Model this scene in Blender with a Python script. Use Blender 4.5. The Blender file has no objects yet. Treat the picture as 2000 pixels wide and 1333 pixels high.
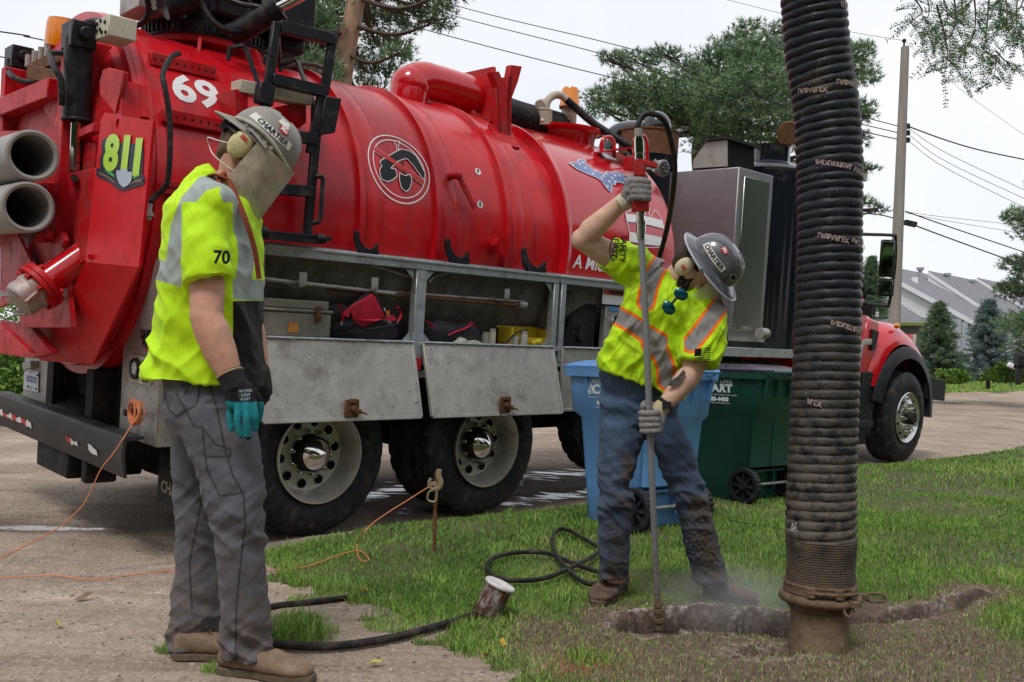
import bpy, bmesh, math, random
import numpy as np
from mathutils import Vector, Matrix, noise
from mathutils.geometry import tessellate_polygon
random.seed(7)
rng = np.random.default_rng(7)
PI = math.pi
sc = bpy.context.scene
col = sc.collection
rad = math.radians

# ---------------------------------------------------------------- camera, world, sun, exposure
FPX, CAMH = 1870.0, 1.034
camd = bpy.data.cameras.new('camera')
camd.sensor_width = 36.0
camd.lens = FPX / 2000 * 36
camd.clip_start = 0.05
camd.clip_end = 3000
cam = bpy.data.objects.new('camera', camd)
col.objects.link(cam)
RC = Matrix.Rotation(PI / 2 + rad(1.45), 4, 'X') @ Matrix.Rotation(rad(1.74), 4, 'Z')
cam.matrix_world = Matrix.Translation((0, 0, CAMH)) @ RC
sc.camera = cam

SUN_EL, SUN_AZ = 58, 200
w = bpy.data.worlds.new('World')
sc.world = w
w.use_nodes = True
wn = w.node_tree
for n in list(wn.nodes):
    wn.nodes.remove(n)
wo = wn.nodes.new('ShaderNodeOutputWorld')
wb = wn.nodes.new('ShaderNodeBackground')
wb.inputs['Strength'].default_value = 0.1
sky = wn.nodes.new('ShaderNodeTexSky')
sky.sky_type = 'NISHITA'
sky.sun_disc = False
sky.sun_elevation = rad(SUN_EL)
sky.sun_rotation = rad(SUN_AZ)
tc = wn.nodes.new('ShaderNodeTexCoord')
nz = wn.nodes.new('ShaderNodeTexNoise')
nz.inputs['Scale'].default_value = 2.2
nz.inputs['Detail'].default_value = 4
wn.links.new(tc.outputs['Generated'], nz.inputs['Vector'])
cr = wn.nodes.new('ShaderNodeValToRGB')
cr.color_ramp.elements[0].position = 0.3
cr.color_ramp.elements[0].color = (6.5, 6.8, 7.5, 1)
cr.color_ramp.elements[1].position = 0.7
cr.color_ramp.elements[1].color = (8.3, 8.3, 8.45, 1)
wn.links.new(nz.outputs['Fac'], cr.inputs['Fac'])
mx = wn.nodes.new('ShaderNodeMixRGB')
mx.inputs['Fac'].default_value = 0.95
wn.links.new(sky.outputs['Color'], mx.inputs['Color1'])
wn.links.new(cr.outputs['Color'], mx.inputs['Color2'])
wn.links.new(mx.outputs['Color'], wb.inputs['Color'])
wn.links.new(wb.outputs['Background'], wo.inputs['Surface'])

sd = bpy.data.lights.new('sun', 'SUN')
sd.energy = 1.5
sd.angle = rad(16)
sd.color = (1.0, 0.97, 0.93)
so = bpy.data.objects.new('sun', sd)
col.objects.link(so)
_el, _az = rad(SUN_EL), rad(SUN_AZ)
so.rotation_euler = Vector((math.sin(_az) * math.cos(_el), math.cos(_az) * math.cos(_el), math.sin(_el))).to_track_quat('Z', 'Y').to_euler()
vs = sc.view_settings
vs.view_transform = 'Standard'
vs.look = 'None'
vs.exposure = 0.38
vs.gamma = 1.0
vs.use_curve_mapping = False

# ---------------------------------------------------------------- measured places
CP = Vector((0, 0, CAMH))
R3 = RC.to_3x3()
def ray(x, y): return R3 @ Vector(((x - 1000) / FPX, -(y - 666.5) / FPX, -1))
def A(x, y, d): return CP + ray(x, y) * d
def G(x, y, z=0.0):
    d = ray(x, y)
    return CP + d * ((z - CAMH) / d.z)
YAW = rad(43.16)
TM = Matrix.Translation(Vector((math.sin(YAW), -math.cos(YAW), 0)) * -5.392 + Vector((0, 0, -.15))) @ Matrix.Rotation(YAW, 4, 'Z') @ Matrix.Rotation(rad(-.634), 4, 'Y') @ Matrix.Rotation(rad(3.49), 4, 'X')
TI = TM.inverted()
def T(x, y, ly=0.0):
    o = TI @ CP
    d = TI.to_3x3() @ ray(x, y)
    return o + d * ((ly - o.y) / d.y)
def TX(x, y, lx):
    o = TI @ CP
    d = TI.to_3x3() @ ray(x, y)
    return o + d * ((lx - o.x) / d.x)
CU, SU = math.cos(YAW), math.sin(YAW)
def UV(x, y): return CU * x + SU * y, SU * x - CU * y + 5.392   # along the road, towards the lawn
def XY(u, v):
    v -= 5.392
    return CU * u + SU * v, SU * u - CU * v

# ---------------------------------------------------------------- materials
def newmat(name):
    m = bpy.data.materials.new(name)
    m.use_nodes = True
    nt = m.node_tree
    b = nt.nodes['Principled BSDF']
    return m, nt, b
def N(nt, t, **k):
    n = nt.nodes.new(t)
    for a, v in k.items():
        if hasattr(n, a): setattr(n, a, v)
        else: n.inputs[a].default_value = v
    return n
def L(nt, a, b): nt.links.new(a, b)
def c4(c): return (c[0], c[1], c[2], 1)
def srgb(r, g, b):
    f = lambda v: (v / 255 / 12.92) if v <= 10 else ((v / 255 + .055) / 1.055) ** 2.4
    return (f(r), f(g), f(b))
MATS = {}
def mat(name, c, rough=.5, metal=0., dirt=None, damt=.0, dscale=6., bump=0., bscale=60., coat=0., var=.0, spec=.5, stretch=(1, 1, 1), spots=None, low=None, trans=0., alpha=1., rvar=0.):
    """colour + noise variation + dirt patches + fine relief"""
    if name in MATS: return MATS[name]
    m, nt, b = newmat(name)
    b.inputs['Roughness'].default_value = rough
    b.inputs['Metallic'].default_value = metal
    b.inputs['Coat Weight'].default_value = coat
    b.inputs['Coat Roughness'].default_value = .08
    b.inputs['Specular IOR Level'].default_value = spec if spec != .5 else (.5 if (metal > .3 or rough < .36 or coat) else .22)
    if trans: b.inputs['Transmission Weight'].default_value = trans
    if alpha < 1: b.inputs['Alpha'].default_value = alpha
    tcn = N(nt, 'ShaderNodeTexCoord')
    mp = N(nt, 'ShaderNodeMapping')
    mp.inputs['Scale'].default_value = stretch
    L(nt, tcn.outputs['Object'], mp.inputs['Vector'])
    src = None
    base = N(nt, 'ShaderNodeRGB')
    base.outputs[0].default_value = c4(c)
    src = base.outputs[0]
    if var:
        n1 = N(nt, 'ShaderNodeTexNoise', Scale=dscale * 1.7, Detail=5.0, Roughness=.65)
        L(nt, mp.outputs[0], n1.inputs['Vector'])
        mr = N(nt, 'ShaderNodeMapRange')
        mr.inputs['From Min'].default_value = .3; mr.inputs['From Max'].default_value = .7
        mr.inputs['To Min'].default_value = 1 - var; mr.inputs['To Max'].default_value = 1 + var
        L(nt, n1.outputs['Fac'], mr.inputs['Value'])
        hs = N(nt, 'ShaderNodeHueSaturation')
        L(nt, mr.outputs[0], hs.inputs['Value'])
        L(nt, src, hs.inputs['Color'])
        src = hs.outputs[0]
    if dirt is not None and damt > 0:
        n2 = N(nt, 'ShaderNodeTexNoise', Scale=dscale, Detail=8.0, Roughness=.7)
        L(nt, mp.outputs[0], n2.inputs['Vector'])
        r = N(nt, 'ShaderNodeMapRange')
        r.inputs['From Min'].default_value = .62 - damt * .3; r.inputs['From Max'].default_value = .78 - damt * .15
        r.inputs['To Max'].default_value = min(1, .45 + damt * .5)
        L(nt, n2.outputs['Fac'], r.inputs['Value'])
        f = r.outputs[0]
        if low:  # more dirt towards the bottom of the thing (local z from low[0] to low[1])
            sx = N(nt, 'ShaderNodeSeparateXYZ'); L(nt, tcn.outputs['Object'], sx.inputs[0])
            r2 = N(nt, 'ShaderNodeMapRange')
            r2.inputs['From Min'].default_value = low[1]; r2.inputs['From Max'].default_value = low[0]
            r2.inputs['To Max'].default_value = low[2]
            L(nt, sx.outputs[2], r2.inputs['Value'])
            n3 = N(nt, 'ShaderNodeTexNoise', Scale=dscale * 2.5, Detail=6.0, Roughness=.7)
            L(nt, mp.outputs[0], n3.inputs['Vector'])
            m3 = N(nt, 'ShaderNodeMath', operation='MULTIPLY'); L(nt, r2.outputs[0], m3.inputs[0])
            r4 = N(nt, 'ShaderNodeMapRange'); r4.inputs['From Min'].default_value = .38; r4.inputs['From Max'].default_value = .56
            L(nt, n3.outputs['Fac'], r4.inputs['Value']); L(nt, r4.outputs[0], m3.inputs[1])
            m4 = N(nt, 'ShaderNodeMath', operation='MAXIMUM'); L(nt, f, m4.inputs[0]); L(nt, m3.outputs[0], m4.inputs[1])
            f = m4.outputs[0]
        mxx = N(nt, 'ShaderNodeMixRGB')
        mxx.inputs['Color2'].default_value = c4(dirt)
        L(nt, src, mxx.inputs['Color1']); L(nt, f, mxx.inputs['Fac'])
        src = mxx.outputs[0]
        rr = N(nt, 'ShaderNodeMapRange'); rr.inputs['To Min'].default_value = rough; rr.inputs['To Max'].default_value = .85
        L(nt, f, rr.inputs['Value']); L(nt, rr.outputs[0], b.inputs['Roughness'])
    elif rvar:
        n5 = N(nt, 'ShaderNodeTexNoise', Scale=dscale, Detail=6.0, Roughness=.7)
        L(nt, mp.outputs[0], n5.inputs['Vector'])
        rr = N(nt, 'ShaderNodeMapRange'); rr.inputs['To Min'].default_value = rough - rvar; rr.inputs['To Max'].default_value = rough + rvar
        L(nt, n5.outputs['Fac'], rr.inputs['Value']); L(nt, rr.outputs[0], b.inputs['Roughness'])
    if spots:  # small specks: (colour, scale, threshold)
        vn = N(nt, 'ShaderNodeTexNoise', Scale=spots[1], Detail=3.0, Roughness=.6)
        L(nt, tcn.outputs['Object'], vn.inputs['Vector'])
        r = N(nt, 'ShaderNodeMapRange'); r.inputs['From Min'].default_value = spots[2]; r.inputs['From Max'].default_value = spots[2] + .04
        L(nt, vn.outputs['Fac'], r.inputs['Value'])
        mxs = N(nt, 'ShaderNodeMixRGB'); mxs.inputs['Color2'].default_value = c4(spots[0])
        L(nt, src, mxs.inputs['Color1']); L(nt, r.outputs[0], mxs.inputs['Fac'])
        src = mxs.outputs[0]
    L(nt, src, b.inputs['Base Color'])
    if bump:
        nb = N(nt, 'ShaderNodeTexNoise', Scale=bscale, Detail=6.0, Roughness=.65)
        L(nt, mp.outputs[0], nb.inputs['Vector'])
        bp = N(nt, 'ShaderNodeBump', Strength=bump, Distance=.01)
        L(nt, nb.outputs['Fac'], bp.inputs['Height'])
        L(nt, bp.outputs[0], b.inputs['Normal'])
    MATS[name] = m
    return m

MUD = (.13, .085, .055)
DUST = (.30, .26, .21)
RED = mat('red_paint', (.50, .004, .011), .30, dirt=(.16, .04, .035), damt=.34, dscale=3.5, coat=.12, spec=.4, var=.16, stretch=(2.2, 1, .7), spots=((.22, .16, .13), 75, .73))
REDD = mat('worn_red_paint', (.46, .006, .012), .45, spec=.2, dirt=(.16, .06, .05), damt=.45, dscale=7, var=.2, bump=.1, bscale=25, spots=((.25, .18, .14), 60, .68))
REDG = mat('gloss_red_paint', (.48, .004, .010), .18, coat=.45, var=.05, dscale=2.)
BLK = mat('black_paint', (.012, .013, .017), .38, dirt=(.09, .075, .065), damt=.35, dscale=9, bump=.08, bscale=40)
BLKG = mat('glossy_black_paint', (.008, .010, .016), .16, coat=.5, dirt=(.05, .045, .045), damt=.15, dscale=5)
BLKM = mat('black_plastic', (.016, .017, .021), .5, bump=.06, var=.15, dirt=(.09, .08, .07), damt=.3, dscale=11)
DARK = mat('chassis_black', (.010, .010, .011), .75, dirt=(.06, .05, .042), damt=.6, dscale=6, bump=.2)
STEEL = mat('stainless_steel', (.27, .26, .27), .42, metal=.7, dirt=(.25, .22, .19), damt=.25, dscale=4, var=.10, stretch=(1, 1, 3), bump=.04, bscale=30, spots=((.12, .10, .085), 45, .70))
STEELD = mat('dirty_aluminium_sheet', (.36, .345, .32), .50, metal=.45, dirt=(.10, .075, .055), damt=.35, dscale=5, var=.16, bump=.08, bscale=25, spots=((.035, .03, .027), 38, .66))
STEELF = mat('galvanised_rail', (.42, .45, .47), .42, metal=.6, dirt=(.13, .11, .09), damt=.45, dscale=12, var=.12, bump=.05)
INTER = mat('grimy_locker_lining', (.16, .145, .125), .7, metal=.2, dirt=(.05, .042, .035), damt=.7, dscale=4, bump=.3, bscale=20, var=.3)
MIRR = mat('polished_steel', (.50, .53, .49), .2, metal=1., var=.06, dscale=2, bump=.02, bscale=4)
CHROME = mat('chrome', (.75, .74, .72), .10, metal=1., dirt=(.25, .21, .17), damt=.2, dscale=14)
RIM = mat('aluminium_wheel', (.58, .55, .50), .42, metal=.65, dirt=(.22, .18, .14), damt=.45, dscale=8, var=.1)
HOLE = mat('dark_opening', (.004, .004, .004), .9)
RUB = mat('tyre_rubber', (.016, .017, .021), .6, dirt=(.12, .10, .085), damt=.42, dscale=9, bump=.2, bscale=70, var=.2)
TRD = mat('tyre_tread_rubber', (.03, .027, .025), .85, dirt=(.15, .12, .10), damt=.6, dscale=14, bump=.5, bscale=60, var=.25)
RHOSE = mat('black_rubber_hose', (.012, .012, .014), .45, dirt=(.12, .10, .085), damt=.3, dscale=30, bump=.15, bscale=80)
PVC = mat('grey_tube', (.30, .29, .275), .5, dirt=(.22, .2, .17), damt=.3, dscale=6, var=.06, metal=.15)
RUST = mat('rusty_iron', (.16, .075, .035), .85, metal=.2, dirt=(.09, .06, .045), damt=.6, dscale=9, bump=.4, bscale=30, var=.3)
BEIGE = mat('beige_pipe', (.40, .36, .29), .5, dirt=(.2, .17, .13), damt=.3, dscale=12)
IVORY = mat('ivory_metal', (.52, .48, .38), .5, dirt=(.2, .16, .12), damt=.4, dscale=14, bump=.1)
AMBER = mat('amber_lens', (.95, .30, .0), .15, trans=.35, coat=.5)
WHITE = mat('white_vinyl', (.74, .74, .75), .4, dirt=(.35, .3, .27), damt=.15, dscale=20)
BLACKV = mat('black_vinyl', (.012, .012, .016), .45)
ORANGE = mat('orange_cord', (.62, .20, .09), .6, dirt=(.4, .2, .12), damt=.3, dscale=30)
GLASS = mat('window_glass', (.03, .05, .05), .03, spec=.9, coat=.5)

# ---------------------------------------------------------------- mesh building
def spline(pts, n=8, closed=False):
    P = [Vector(p) for p in pts]
    if len(P) < 3: return P
    out = []
    m = len(P)
    rngi = range(m if closed else m - 1)
    for i in rngi:
        p0 = P[(i - 1) % m] if (closed or i > 0) else P[0] * 2 - P[1]
        p1 = P[i]; p2 = P[(i + 1) % m]
        p3 = P[(i + 2) % m] if (closed or i + 2 < m) else P[-1] * 2 - P[-2]
        for k in range(n):
            t = k / n
            out.append(.5 * ((2 * p1) + (p2 - p0) * t + (2 * p0 - 5 * p1 + 4 * p2 - p3) * t * t + (3 * p1 - p0 - 3 * p2 + p3) * t ** 3))
    if not closed: out.append(P[-1])
    return out
def basis(d):
    d = Vector(d).normalized()
    a = Vector((0, 0, 1)) if abs(d.z) < .9 else Vector((1, 0, 0))
    u = a.cross(d).normalized()
    return u, d.cross(u), d
class MB:
    def __init__(s): s.v = []; s.f = []; s.mi = []; s.m = 0
    def add(s, vs, fs):
        o = len(s.v)
        s.v += [tuple(v) for v in vs]
        s.f += [tuple(i + o for i in f) for f in fs]
        s.mi += [s.m] * len(fs)
        return s
    def box(s, c, d, M=None):
        vs = []
        for x in (-.5, .5):
            for y in (-.5, .5):
                for z in (-.5, .5):
                    p = Vector((x * d[0], y * d[1], z * d[2]))
                    if M is not None: p = M @ p
                    vs.append(p + Vector(c))
        return s.add(vs, [(0, 1, 3, 2), (4, 6, 7, 5), (0, 4, 5, 1), (2, 3, 7, 6), (0, 2, 6, 4), (1, 5, 7, 3)])
    def bb(s, x0, x1, y0, y1, z0, z1):
        return s.box(((x0 + x1) / 2, (y0 + y1) / 2, (z0 + z1) / 2), (abs(x1 - x0), abs(y1 - y0), abs(z1 - z0)))
    def bar(s, p, q, wd, h, up=(0, 0, 1)):
        p, q = Vector(p), Vector(q)
        d = (q - p).normalized(); up = Vector(up)
        sx = d.cross(up)
        if sx.length < 1e-4: sx = d.cross(Vector((0, 1, 0)))
        sx.normalize(); uz = sx.cross(d)
        vs = [e + sx * a * wd / 2 + uz * b * h / 2 for e in (p, q) for a, b in ((-1, -1), (1, -1), (1, 1), (-1, 1))]
        return s.add(vs, [(0, 3, 2, 1), (4, 5, 6, 7), (0, 1, 5, 4), (1, 2, 6, 5), (2, 3, 7, 6), (3, 0, 4, 7)])
    def rings(s, R, cap=True, closed=False):
        n = len(R[0]); vs = [p for r in R for p in r]; fs = []
        m = len(R)
        for i in range(m if closed else m - 1):
            a = i * n; b = ((i + 1) % m) * n
            for k in range(n): fs.append((a + k, a + (k + 1) % n, b + (k + 1) % n, b + k))
        if cap and not closed:
            fs.append(tuple(range(n - 1, -1, -1))); fs.append(tuple((m - 1) * n + k for k in range(n)))
        return s.add(vs, fs)
    def cyl(s, p, q, r0, r1=None, n=20, cap=True):
        r1 = r0 if r1 is None else r1
        p, q = Vector(p), Vector(q)
        u, v, d = basis(q - p)
        R = [[c + (u * math.cos(t) + v * math.sin(t)) * r for t in [2 * PI * k / n for k in range(n)]] for c, r in ((p, r0), (q, r1))]
        return s.rings(R, cap)
    def lathe(s, o, d, prof, n=32, closed=False, cap=False, a0=0., a1=None):
        """prof: (along, radius)"""
        o = Vector(o); u, v, d = basis(d)
        R = [[o + d * a + (u * math.cos(t) + v * math.sin(t)) * r for t in [2 * PI * k / n for k in range(n)]] for a, r in prof]
        return s.rings(R, cap, closed)
    def tube(s, pts, r, n=10, cap=True, flat=1.0, up=None):
        P = [Vector(p) for p in pts]
        m = len(P)
        rr = r if hasattr(r, '__len__') else [r] * m
        R = []; pu = None
        for i in range(m):
            d = (P[min(i + 1, m - 1)] - P[max(i - 1, 0)])
            d = d.normalized() if d.length > 1e-9 else Vector((0, 0, 1))
            if pu is None: u = basis(d)[0] if up is None else (Vector(up) - d * d.dot(Vector(up))).normalized()
            else:
                u = pu - d * pu.dot(d)
                u = u.normalized() if u.length > 1e-6 else basis(d)[0]
            pu = u; v = d.cross(u)
            R.append([P[i] + (u * math.cos(t) + v * math.sin(t) * flat) * rr[i] for t in [2 * PI * k / n for k in range(n)]])
        return s.rings(R, cap)
    def prism(s, poly, depth_vec):
        P = [Vector(p) for p in poly]; dv = Vector(depth_vec); n = len(P)
        tri = tessellate_polygon([P])
        vs = P + [p + dv for p in P]
        fs = [tuple(t) for t in tri] + [tuple(n + i for i in reversed(t)) for t in tri]
        fs += [(i, i + n, (i + 1) % n + n, (i + 1) % n) for i in range(n)]
        return s.add(vs, fs)
    def quad(s, *p): return s.add(p, [tuple(range(len(p)))])
    def ball(s, c, r, n=16, m=10, sc_=(1, 1, 1), M=None):
        c = Vector(c); R = []
        for i in range(m + 1):
            a = PI * i / m
            row = []
            for k in range(n):
                t = 2 * PI * k / n
                p = Vector((math.sin(a) * math.cos(t) * sc_[0], math.sin(a) * math.sin(t) * sc_[1], math.cos(a) * sc_[2])) * r
                if M is not None: p = M @ p
                row.append(c + p)
            R.append(row)
        return s.rings(R, False)
    def torus(s, c, d, R_, r, n=28, m=8, a0=0, a1=2 * PI):
        u, v, d = basis(d); c = Vector(c)
        full = abs(a1 - a0 - 2 * PI) < 1e-6
        R = []
        for k in range(n if full else n + 1):
            t = a0 + (a1 - a0) * k / n
            e = u * math.cos(t) + v * math.sin(t)
            R.append([c + e * (R_ + r * math.cos(b)) + d * (r * math.sin(b)) for b in [2 * PI * j / m for j in range(m)]])
        return s.rings(R, not full, full)
    def mesh(s, name, mats, smooth=35):
        me = bpy.data.meshes.new(name)
        me.from_pydata(s.v, [], s.f)
        for m_ in (mats if isinstance(mats, (list, tuple)) else [mats]): me.materials.append(m_)
        if any(s.mi): me.polygons.foreach_set('material_index', s.mi)
        bm = bmesh.new(); bm.from_mesh(me)
        bmesh.ops.recalc_face_normals(bm, faces=bm.faces)
        bm.to_mesh(me); bm.free()
        if smooth:
            me.polygons.foreach_set('use_smooth', [True] * len(me.polygons))
            me.set_sharp_from_angle(angle=rad(smooth))
        me.update()
        return me
    def build(s, name, mats, parent=None, smooth=35, bevel=0., seg=1):
        o = bpy.data.objects.new(name, s.mesh(name, mats, smooth))
        col.objects.link(o)
        if parent is not None: o.parent = parent
        if bevel:
            md = o.modifiers.new('bevel', 'BEVEL'); md.width = bevel; md.segments = seg; md.limit_method = 'ANGLE'; md.angle_limit = rad(40)
        return o
def tag(o, label=None, cat=None, group=None, kind=None):
    if label: o['label'] = label
    if cat: o['category'] = cat
    if group: o['group'] = group
    if kind: o['kind'] = kind
    return o
def empty(name, loc=(0, 0, 0), M=None, label=None, cat=None, group=None):
    o = bpy.data.objects.new(name, None)
    o.empty_display_size = .2
    col.objects.link(o)
    if M is not None: o.matrix_world = M
    else: o.location = loc
    return tag(o, label, cat, group)
def kid(name, src, parent):
    o = bpy.data.objects.new(name, src.data); col.objects.link(o); o.parent = parent
    return o
def rootmesh(mb, name, m, origin, label, cat, group=None, **k):
    """a thing that is one mesh, its origin at its base"""
    origin = Vector(origin)
    mb.v = [tuple(Vector(v) - origin) for v in mb.v]
    o = mb.build(name, m, None, **k)
    o.location = origin
    return tag(o, label, cat, group)
def text_tris(s, size=1., bold=.0, align='CENTER', shear=0., sub=0.):
    """letters as flat triangles: list of verts (2D) and faces"""
    cu = bpy.data.curves.new('t', 'FONT')
    cu.body = s; cu.size = size; cu.align_x = align; cu.align_y = 'CENTER'; cu.offset = bold; cu.shear = shear
    cu.resolution_u = 3
    o = bpy.data.objects.new('t', cu); col.objects.link(o)
    dg = bpy.context.evaluated_depsgraph_get()
    me = bpy.data.meshes.new_from_object(o.evaluated_get(dg))
    bpy.data.objects.remove(o); bpy.data.curves.remove(cu)
    bm = bmesh.new(); bm.from_mesh(me)
    bmesh.ops.remove_doubles(bm, verts=bm.verts, dist=1e-5)
    bmesh.ops.triangulate(bm, faces=bm.faces)
    if sub:
        for _ in range(2):
            e = [e for e in bm.edges if e.calc_length() > sub]
            if e: bmesh.ops.subdivide_edges(bm, edges=e, cuts=1); bmesh.ops.triangulate(bm, faces=bm.faces)
    v = [(p.co.x, p.co.y) for p in bm.verts]; bm.verts.index_update()
    f = [tuple(q.index for q in p.verts) for p in bm.faces]
    bm.free(); bpy.data.meshes.remove(me)
    return v, f
def decal_poly(poly, sub=.05):
    bm = bmesh.new()
    vs = [bm.verts.new((p[0], p[1], 0)) for p in poly]
    f = bm.faces.new(vs)
    bmesh.ops.triangulate(bm, faces=[f])
    for _ in range(4):
        e = [e for e in bm.edges if e.calc_length() > sub]
        if e: bmesh.ops.subdivide_edges(bm, edges=e, cuts=1); bmesh.ops.triangulate(bm, faces=bm.faces)
    bm.verts.index_update()
    v = [(p.co.x, p.co.y) for p in bm.verts]; f = [tuple(q.index for q in p.verts) for p in bm.faces]
    bm.free()
    return v, f
def ringpoly(r0, r1, n=48):
    v = []; f = []
    for k in range(n):
        t = 2 * PI * k / n
        v += [(r0 * math.cos(t), r0 * math.sin(t)), (r1 * math.cos(t), r1 * math.sin(t))]
    for k in range(n):
        a = 2 * k; b = 2 * ((k + 1) % n)
        f.append((a, a + 1, b + 1, b))
    return v, f
def place(mb, vf, fn, dx=0, dy=0, s=1.):
    v, f = vf
    return mb.add([fn(p[0] * s + dx, p[1] * s + dy) for p in v], f)
def planefn(o, ex, ey):
    o, ex, ey = Vector(o), Vector(ex).normalized(), Vector(ey).normalized()
    return lambda a, b: o + ex * a + ey * b
def fbm(p, s=1., o=4): return noise.fractal(Vector(p) * s, 1.0, 2.0, o)
# ================================================================ GROUND
def sst(e0, e1, x):
    t = np.clip((x - e0) / (e1 - e0), 0, 1); return t * t * (3 - 2 * t)
_gx = rng.standard_normal((6, 64, 64))
def vnoise(x, y, s, k=0):
    """smooth value noise on numpy arrays"""
    g = _gx[k]; X = np.asarray(x) * s + 100.3; Y = np.asarray(y) * s + 57.7
    xi = np.floor(X).astype(int); yi = np.floor(Y).astype(int); fx = X - xi; fy = Y - yi
    fx = fx * fx * (3 - 2 * fx); fy = fy * fy * (3 - 2 * fy)
    a = g[xi % 64, yi % 64]; b = g[(xi + 1) % 64, yi % 64]; c = g[xi % 64, (yi + 1) % 64]; d = g[(xi + 1) % 64, (yi + 1) % 64]
    return (a * (1 - fx) + b * fx) * (1 - fy) + (c * (1 - fx) + d * fx) * fy
def pdist(x, y, poly):
    """distance to a polyline (numpy)"""
    D = np.full(np.shape(x), 1e9)
    for (x0, y0), (x1, y1) in zip(poly[:-1], poly[1:]):
        dx, dy = x1 - x0, y1 - y0; l2 = dx * dx + dy * dy
        t = np.clip(((x - x0) * dx + (y - y0) * dy) / l2, 0, 1)
        D = np.minimum(D, np.hypot(x - x0 - t * dx, y - y0 - t * dy))
    return D
def inside(x, y, poly):
    c = np.zeros(np.shape(x), bool); n = len(poly)
    for i in range(n):
        x0, y0 = poly[i]; x1, y1 = poly[(i + 1) % n]
        if y0 == y1: continue
        k = ((y0 > y) != (y1 > y)) & (x < (x1 - x0) * (y - y0) / (y1 - y0) + x0)
        c ^= k
    return c
HOLEP = [(.58, 3.985), (.78, 4.05), (1.0, 4.05), (1.2, 3.99)]
TRENCH = [(1.2, 4.0), (1.5, 4.08), (1.9, 4.32), (2.35, 4.68)]
SLOT = [(.93, 3.58), (1.12, 3.66)]
def holeD(x, y):
    n = vnoise(x, y, 9, 0) * .018 + vnoise(x, y, 23, 1) * .010
    return pdist(x, y, HOLEP) - .098 + n
def height(x, y):
    x = np.asarray(x, float); y = np.asarray(y, float)
    u = CU * x + SU * y; v = SU * x - CU * y + 5.392
    slope = .011 * np.clip(u, -10, 60)
    lawn = .011 * np.clip(u - 5, 0, 60) * .7
    roadz = -.15 + slope + .035 * np.clip(-v, 0, 3.0) - .008 * np.clip(-v - 4, 0, 8)
    k = sst(.75, .0, v + vnoise(x, y, .7, 2) * .12)
    z = lawn * (1 - k) + roadz * k
    far = sst(-10.2, -13.5, v)
    z = z * (1 - far) + (.10 + .0215 * np.clip(u, 0, 48)) * far
    z = z + sst(-14, -30, v) * .15
    # ruts on the road, lumps on the lawn
    z = z + k * (1 - far) * (vnoise(u * .35, v, 3.0, 3) * .006 + vnoise(x, y, 9, 4) * .003)
    z = z + (1 - k) * (vnoise(x, y, 1.3, 5) * .008 + vnoise(x, y, 6, 1) * .003)
    # rut of the tyres
    rut = np.exp(-((v + .15) / .28) ** 2) + np.exp(-((v + 2.2) / .28) ** 2)
    z = z - k * rut * .02
    # excavation
    near = (np.abs(x - 1.3) < 2.0) & (np.abs(y - 4.1) < 1.3)
    d = holeD(x, y)
    hz = -.33 * sst(.02, -.03, d) + .018 * np.exp(-((np.clip(d, 0, 9) - .03) / .05) ** 2) * sst(4.02, 4.12, y) - .028 * sst(.35, .0, d) * sst(4.05, 3.9, y)
    dt = pdist(x, y, TRENCH) + vnoise(x, y, 8, 2) * .02
    hz = hz - .12 * sst(.055, .015, dt) * (.5 + .5 * sst(-.6, .2, vnoise(x, y, 3.5, 0))) * sst(2.5, 2.2, x)
    ds = pdist(x, y, SLOT) + vnoise(x, y, 9, 3) * .015
    hz = hz - .11 * sst(.07, .02, ds)
    rub = sst(.6, .1, np.minimum(d, dt - .05))
    hz = hz + rub * (vnoise(x, y, 14, 4) * .008 + vnoise(x, y, 30, 5) * .005)
    return z + np.where(near, hz, 0.)
def h1(x, y): return float(height(np.array([x]), np.array([y]))[0])
EDGE = [G(*p) for p in ((560, 1062), (545, 1100), (570, 1135), (640, 1150), (700, 1163), (745, 1190), (815, 1205), (870, 1225), (880, 1262), (960, 1290), (1000, 1330), (1030, 1400))]
LAWN = [(p.x, p.y) for p in EDGE] + [(.4, 1.0), (40, 1.0)]
for u_ in (60, 30, 20, 15, 12, 9, 7, 5.5, 4.2, 3.4): LAWN.append(XY(u_, .33 if u_ < 9 else .1))
PATCH = [(G(575, 1212), .14, .06), (G(600, 1240), .13, .10), (G(770, 1222), .14, .055), (G(322, 1278), .04, .02), (G(600, 1168), .1, .03), (G(420, 1315), .05, .03)]
def lawnmask(x, y):
    """1 on grass, 0 on gravel"""
    wob = vnoise(x, y, 4, 2) * .06 + vnoise(x, y, 13, 3) * .035
    m = np.zeros(np.shape(x))
    ins = inside(x + wob, y + wob * .6, LAWN)
    m = np.where(ins, 1., 0.)
    for c, rx, ry in PATCH:
        q = ((x - c.x) / rx) ** 2 + ((y - c.y) / (ry * 2.2)) ** 2 + vnoise(x, y, 25, 1) * .25
        m = np.maximum(m, sst(1.3, .8, q) * .46)
    u = CU * x + SU * y; v = SU * x - CU * y + 5.392
    m = np.maximum(m, sst(-10.6, -11.4, v + vnoise(x, y, .8, 1) * .25))
    return m
def mudmask(x, y):
    d = np.minimum(np.minimum(holeD(x, y), pdist(x, y, TRENCH) - .02), pdist(x, y, SLOT) - .05)
    m = sst(.24, .03, d + vnoise(x, y, 7, 3) * .05)
    # the trampled, muddy strip in front of the hole and to the right
    q = (np.clip(np.abs(x - 1.15) - .55, 0, 9) / .7) ** 2 + ((y - 3.55) / .55) ** 2
    m = np.maximum(m, sst(1.5, .35, q + vnoise(x, y, 5, 4) * .6) * .68)
    return m
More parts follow.
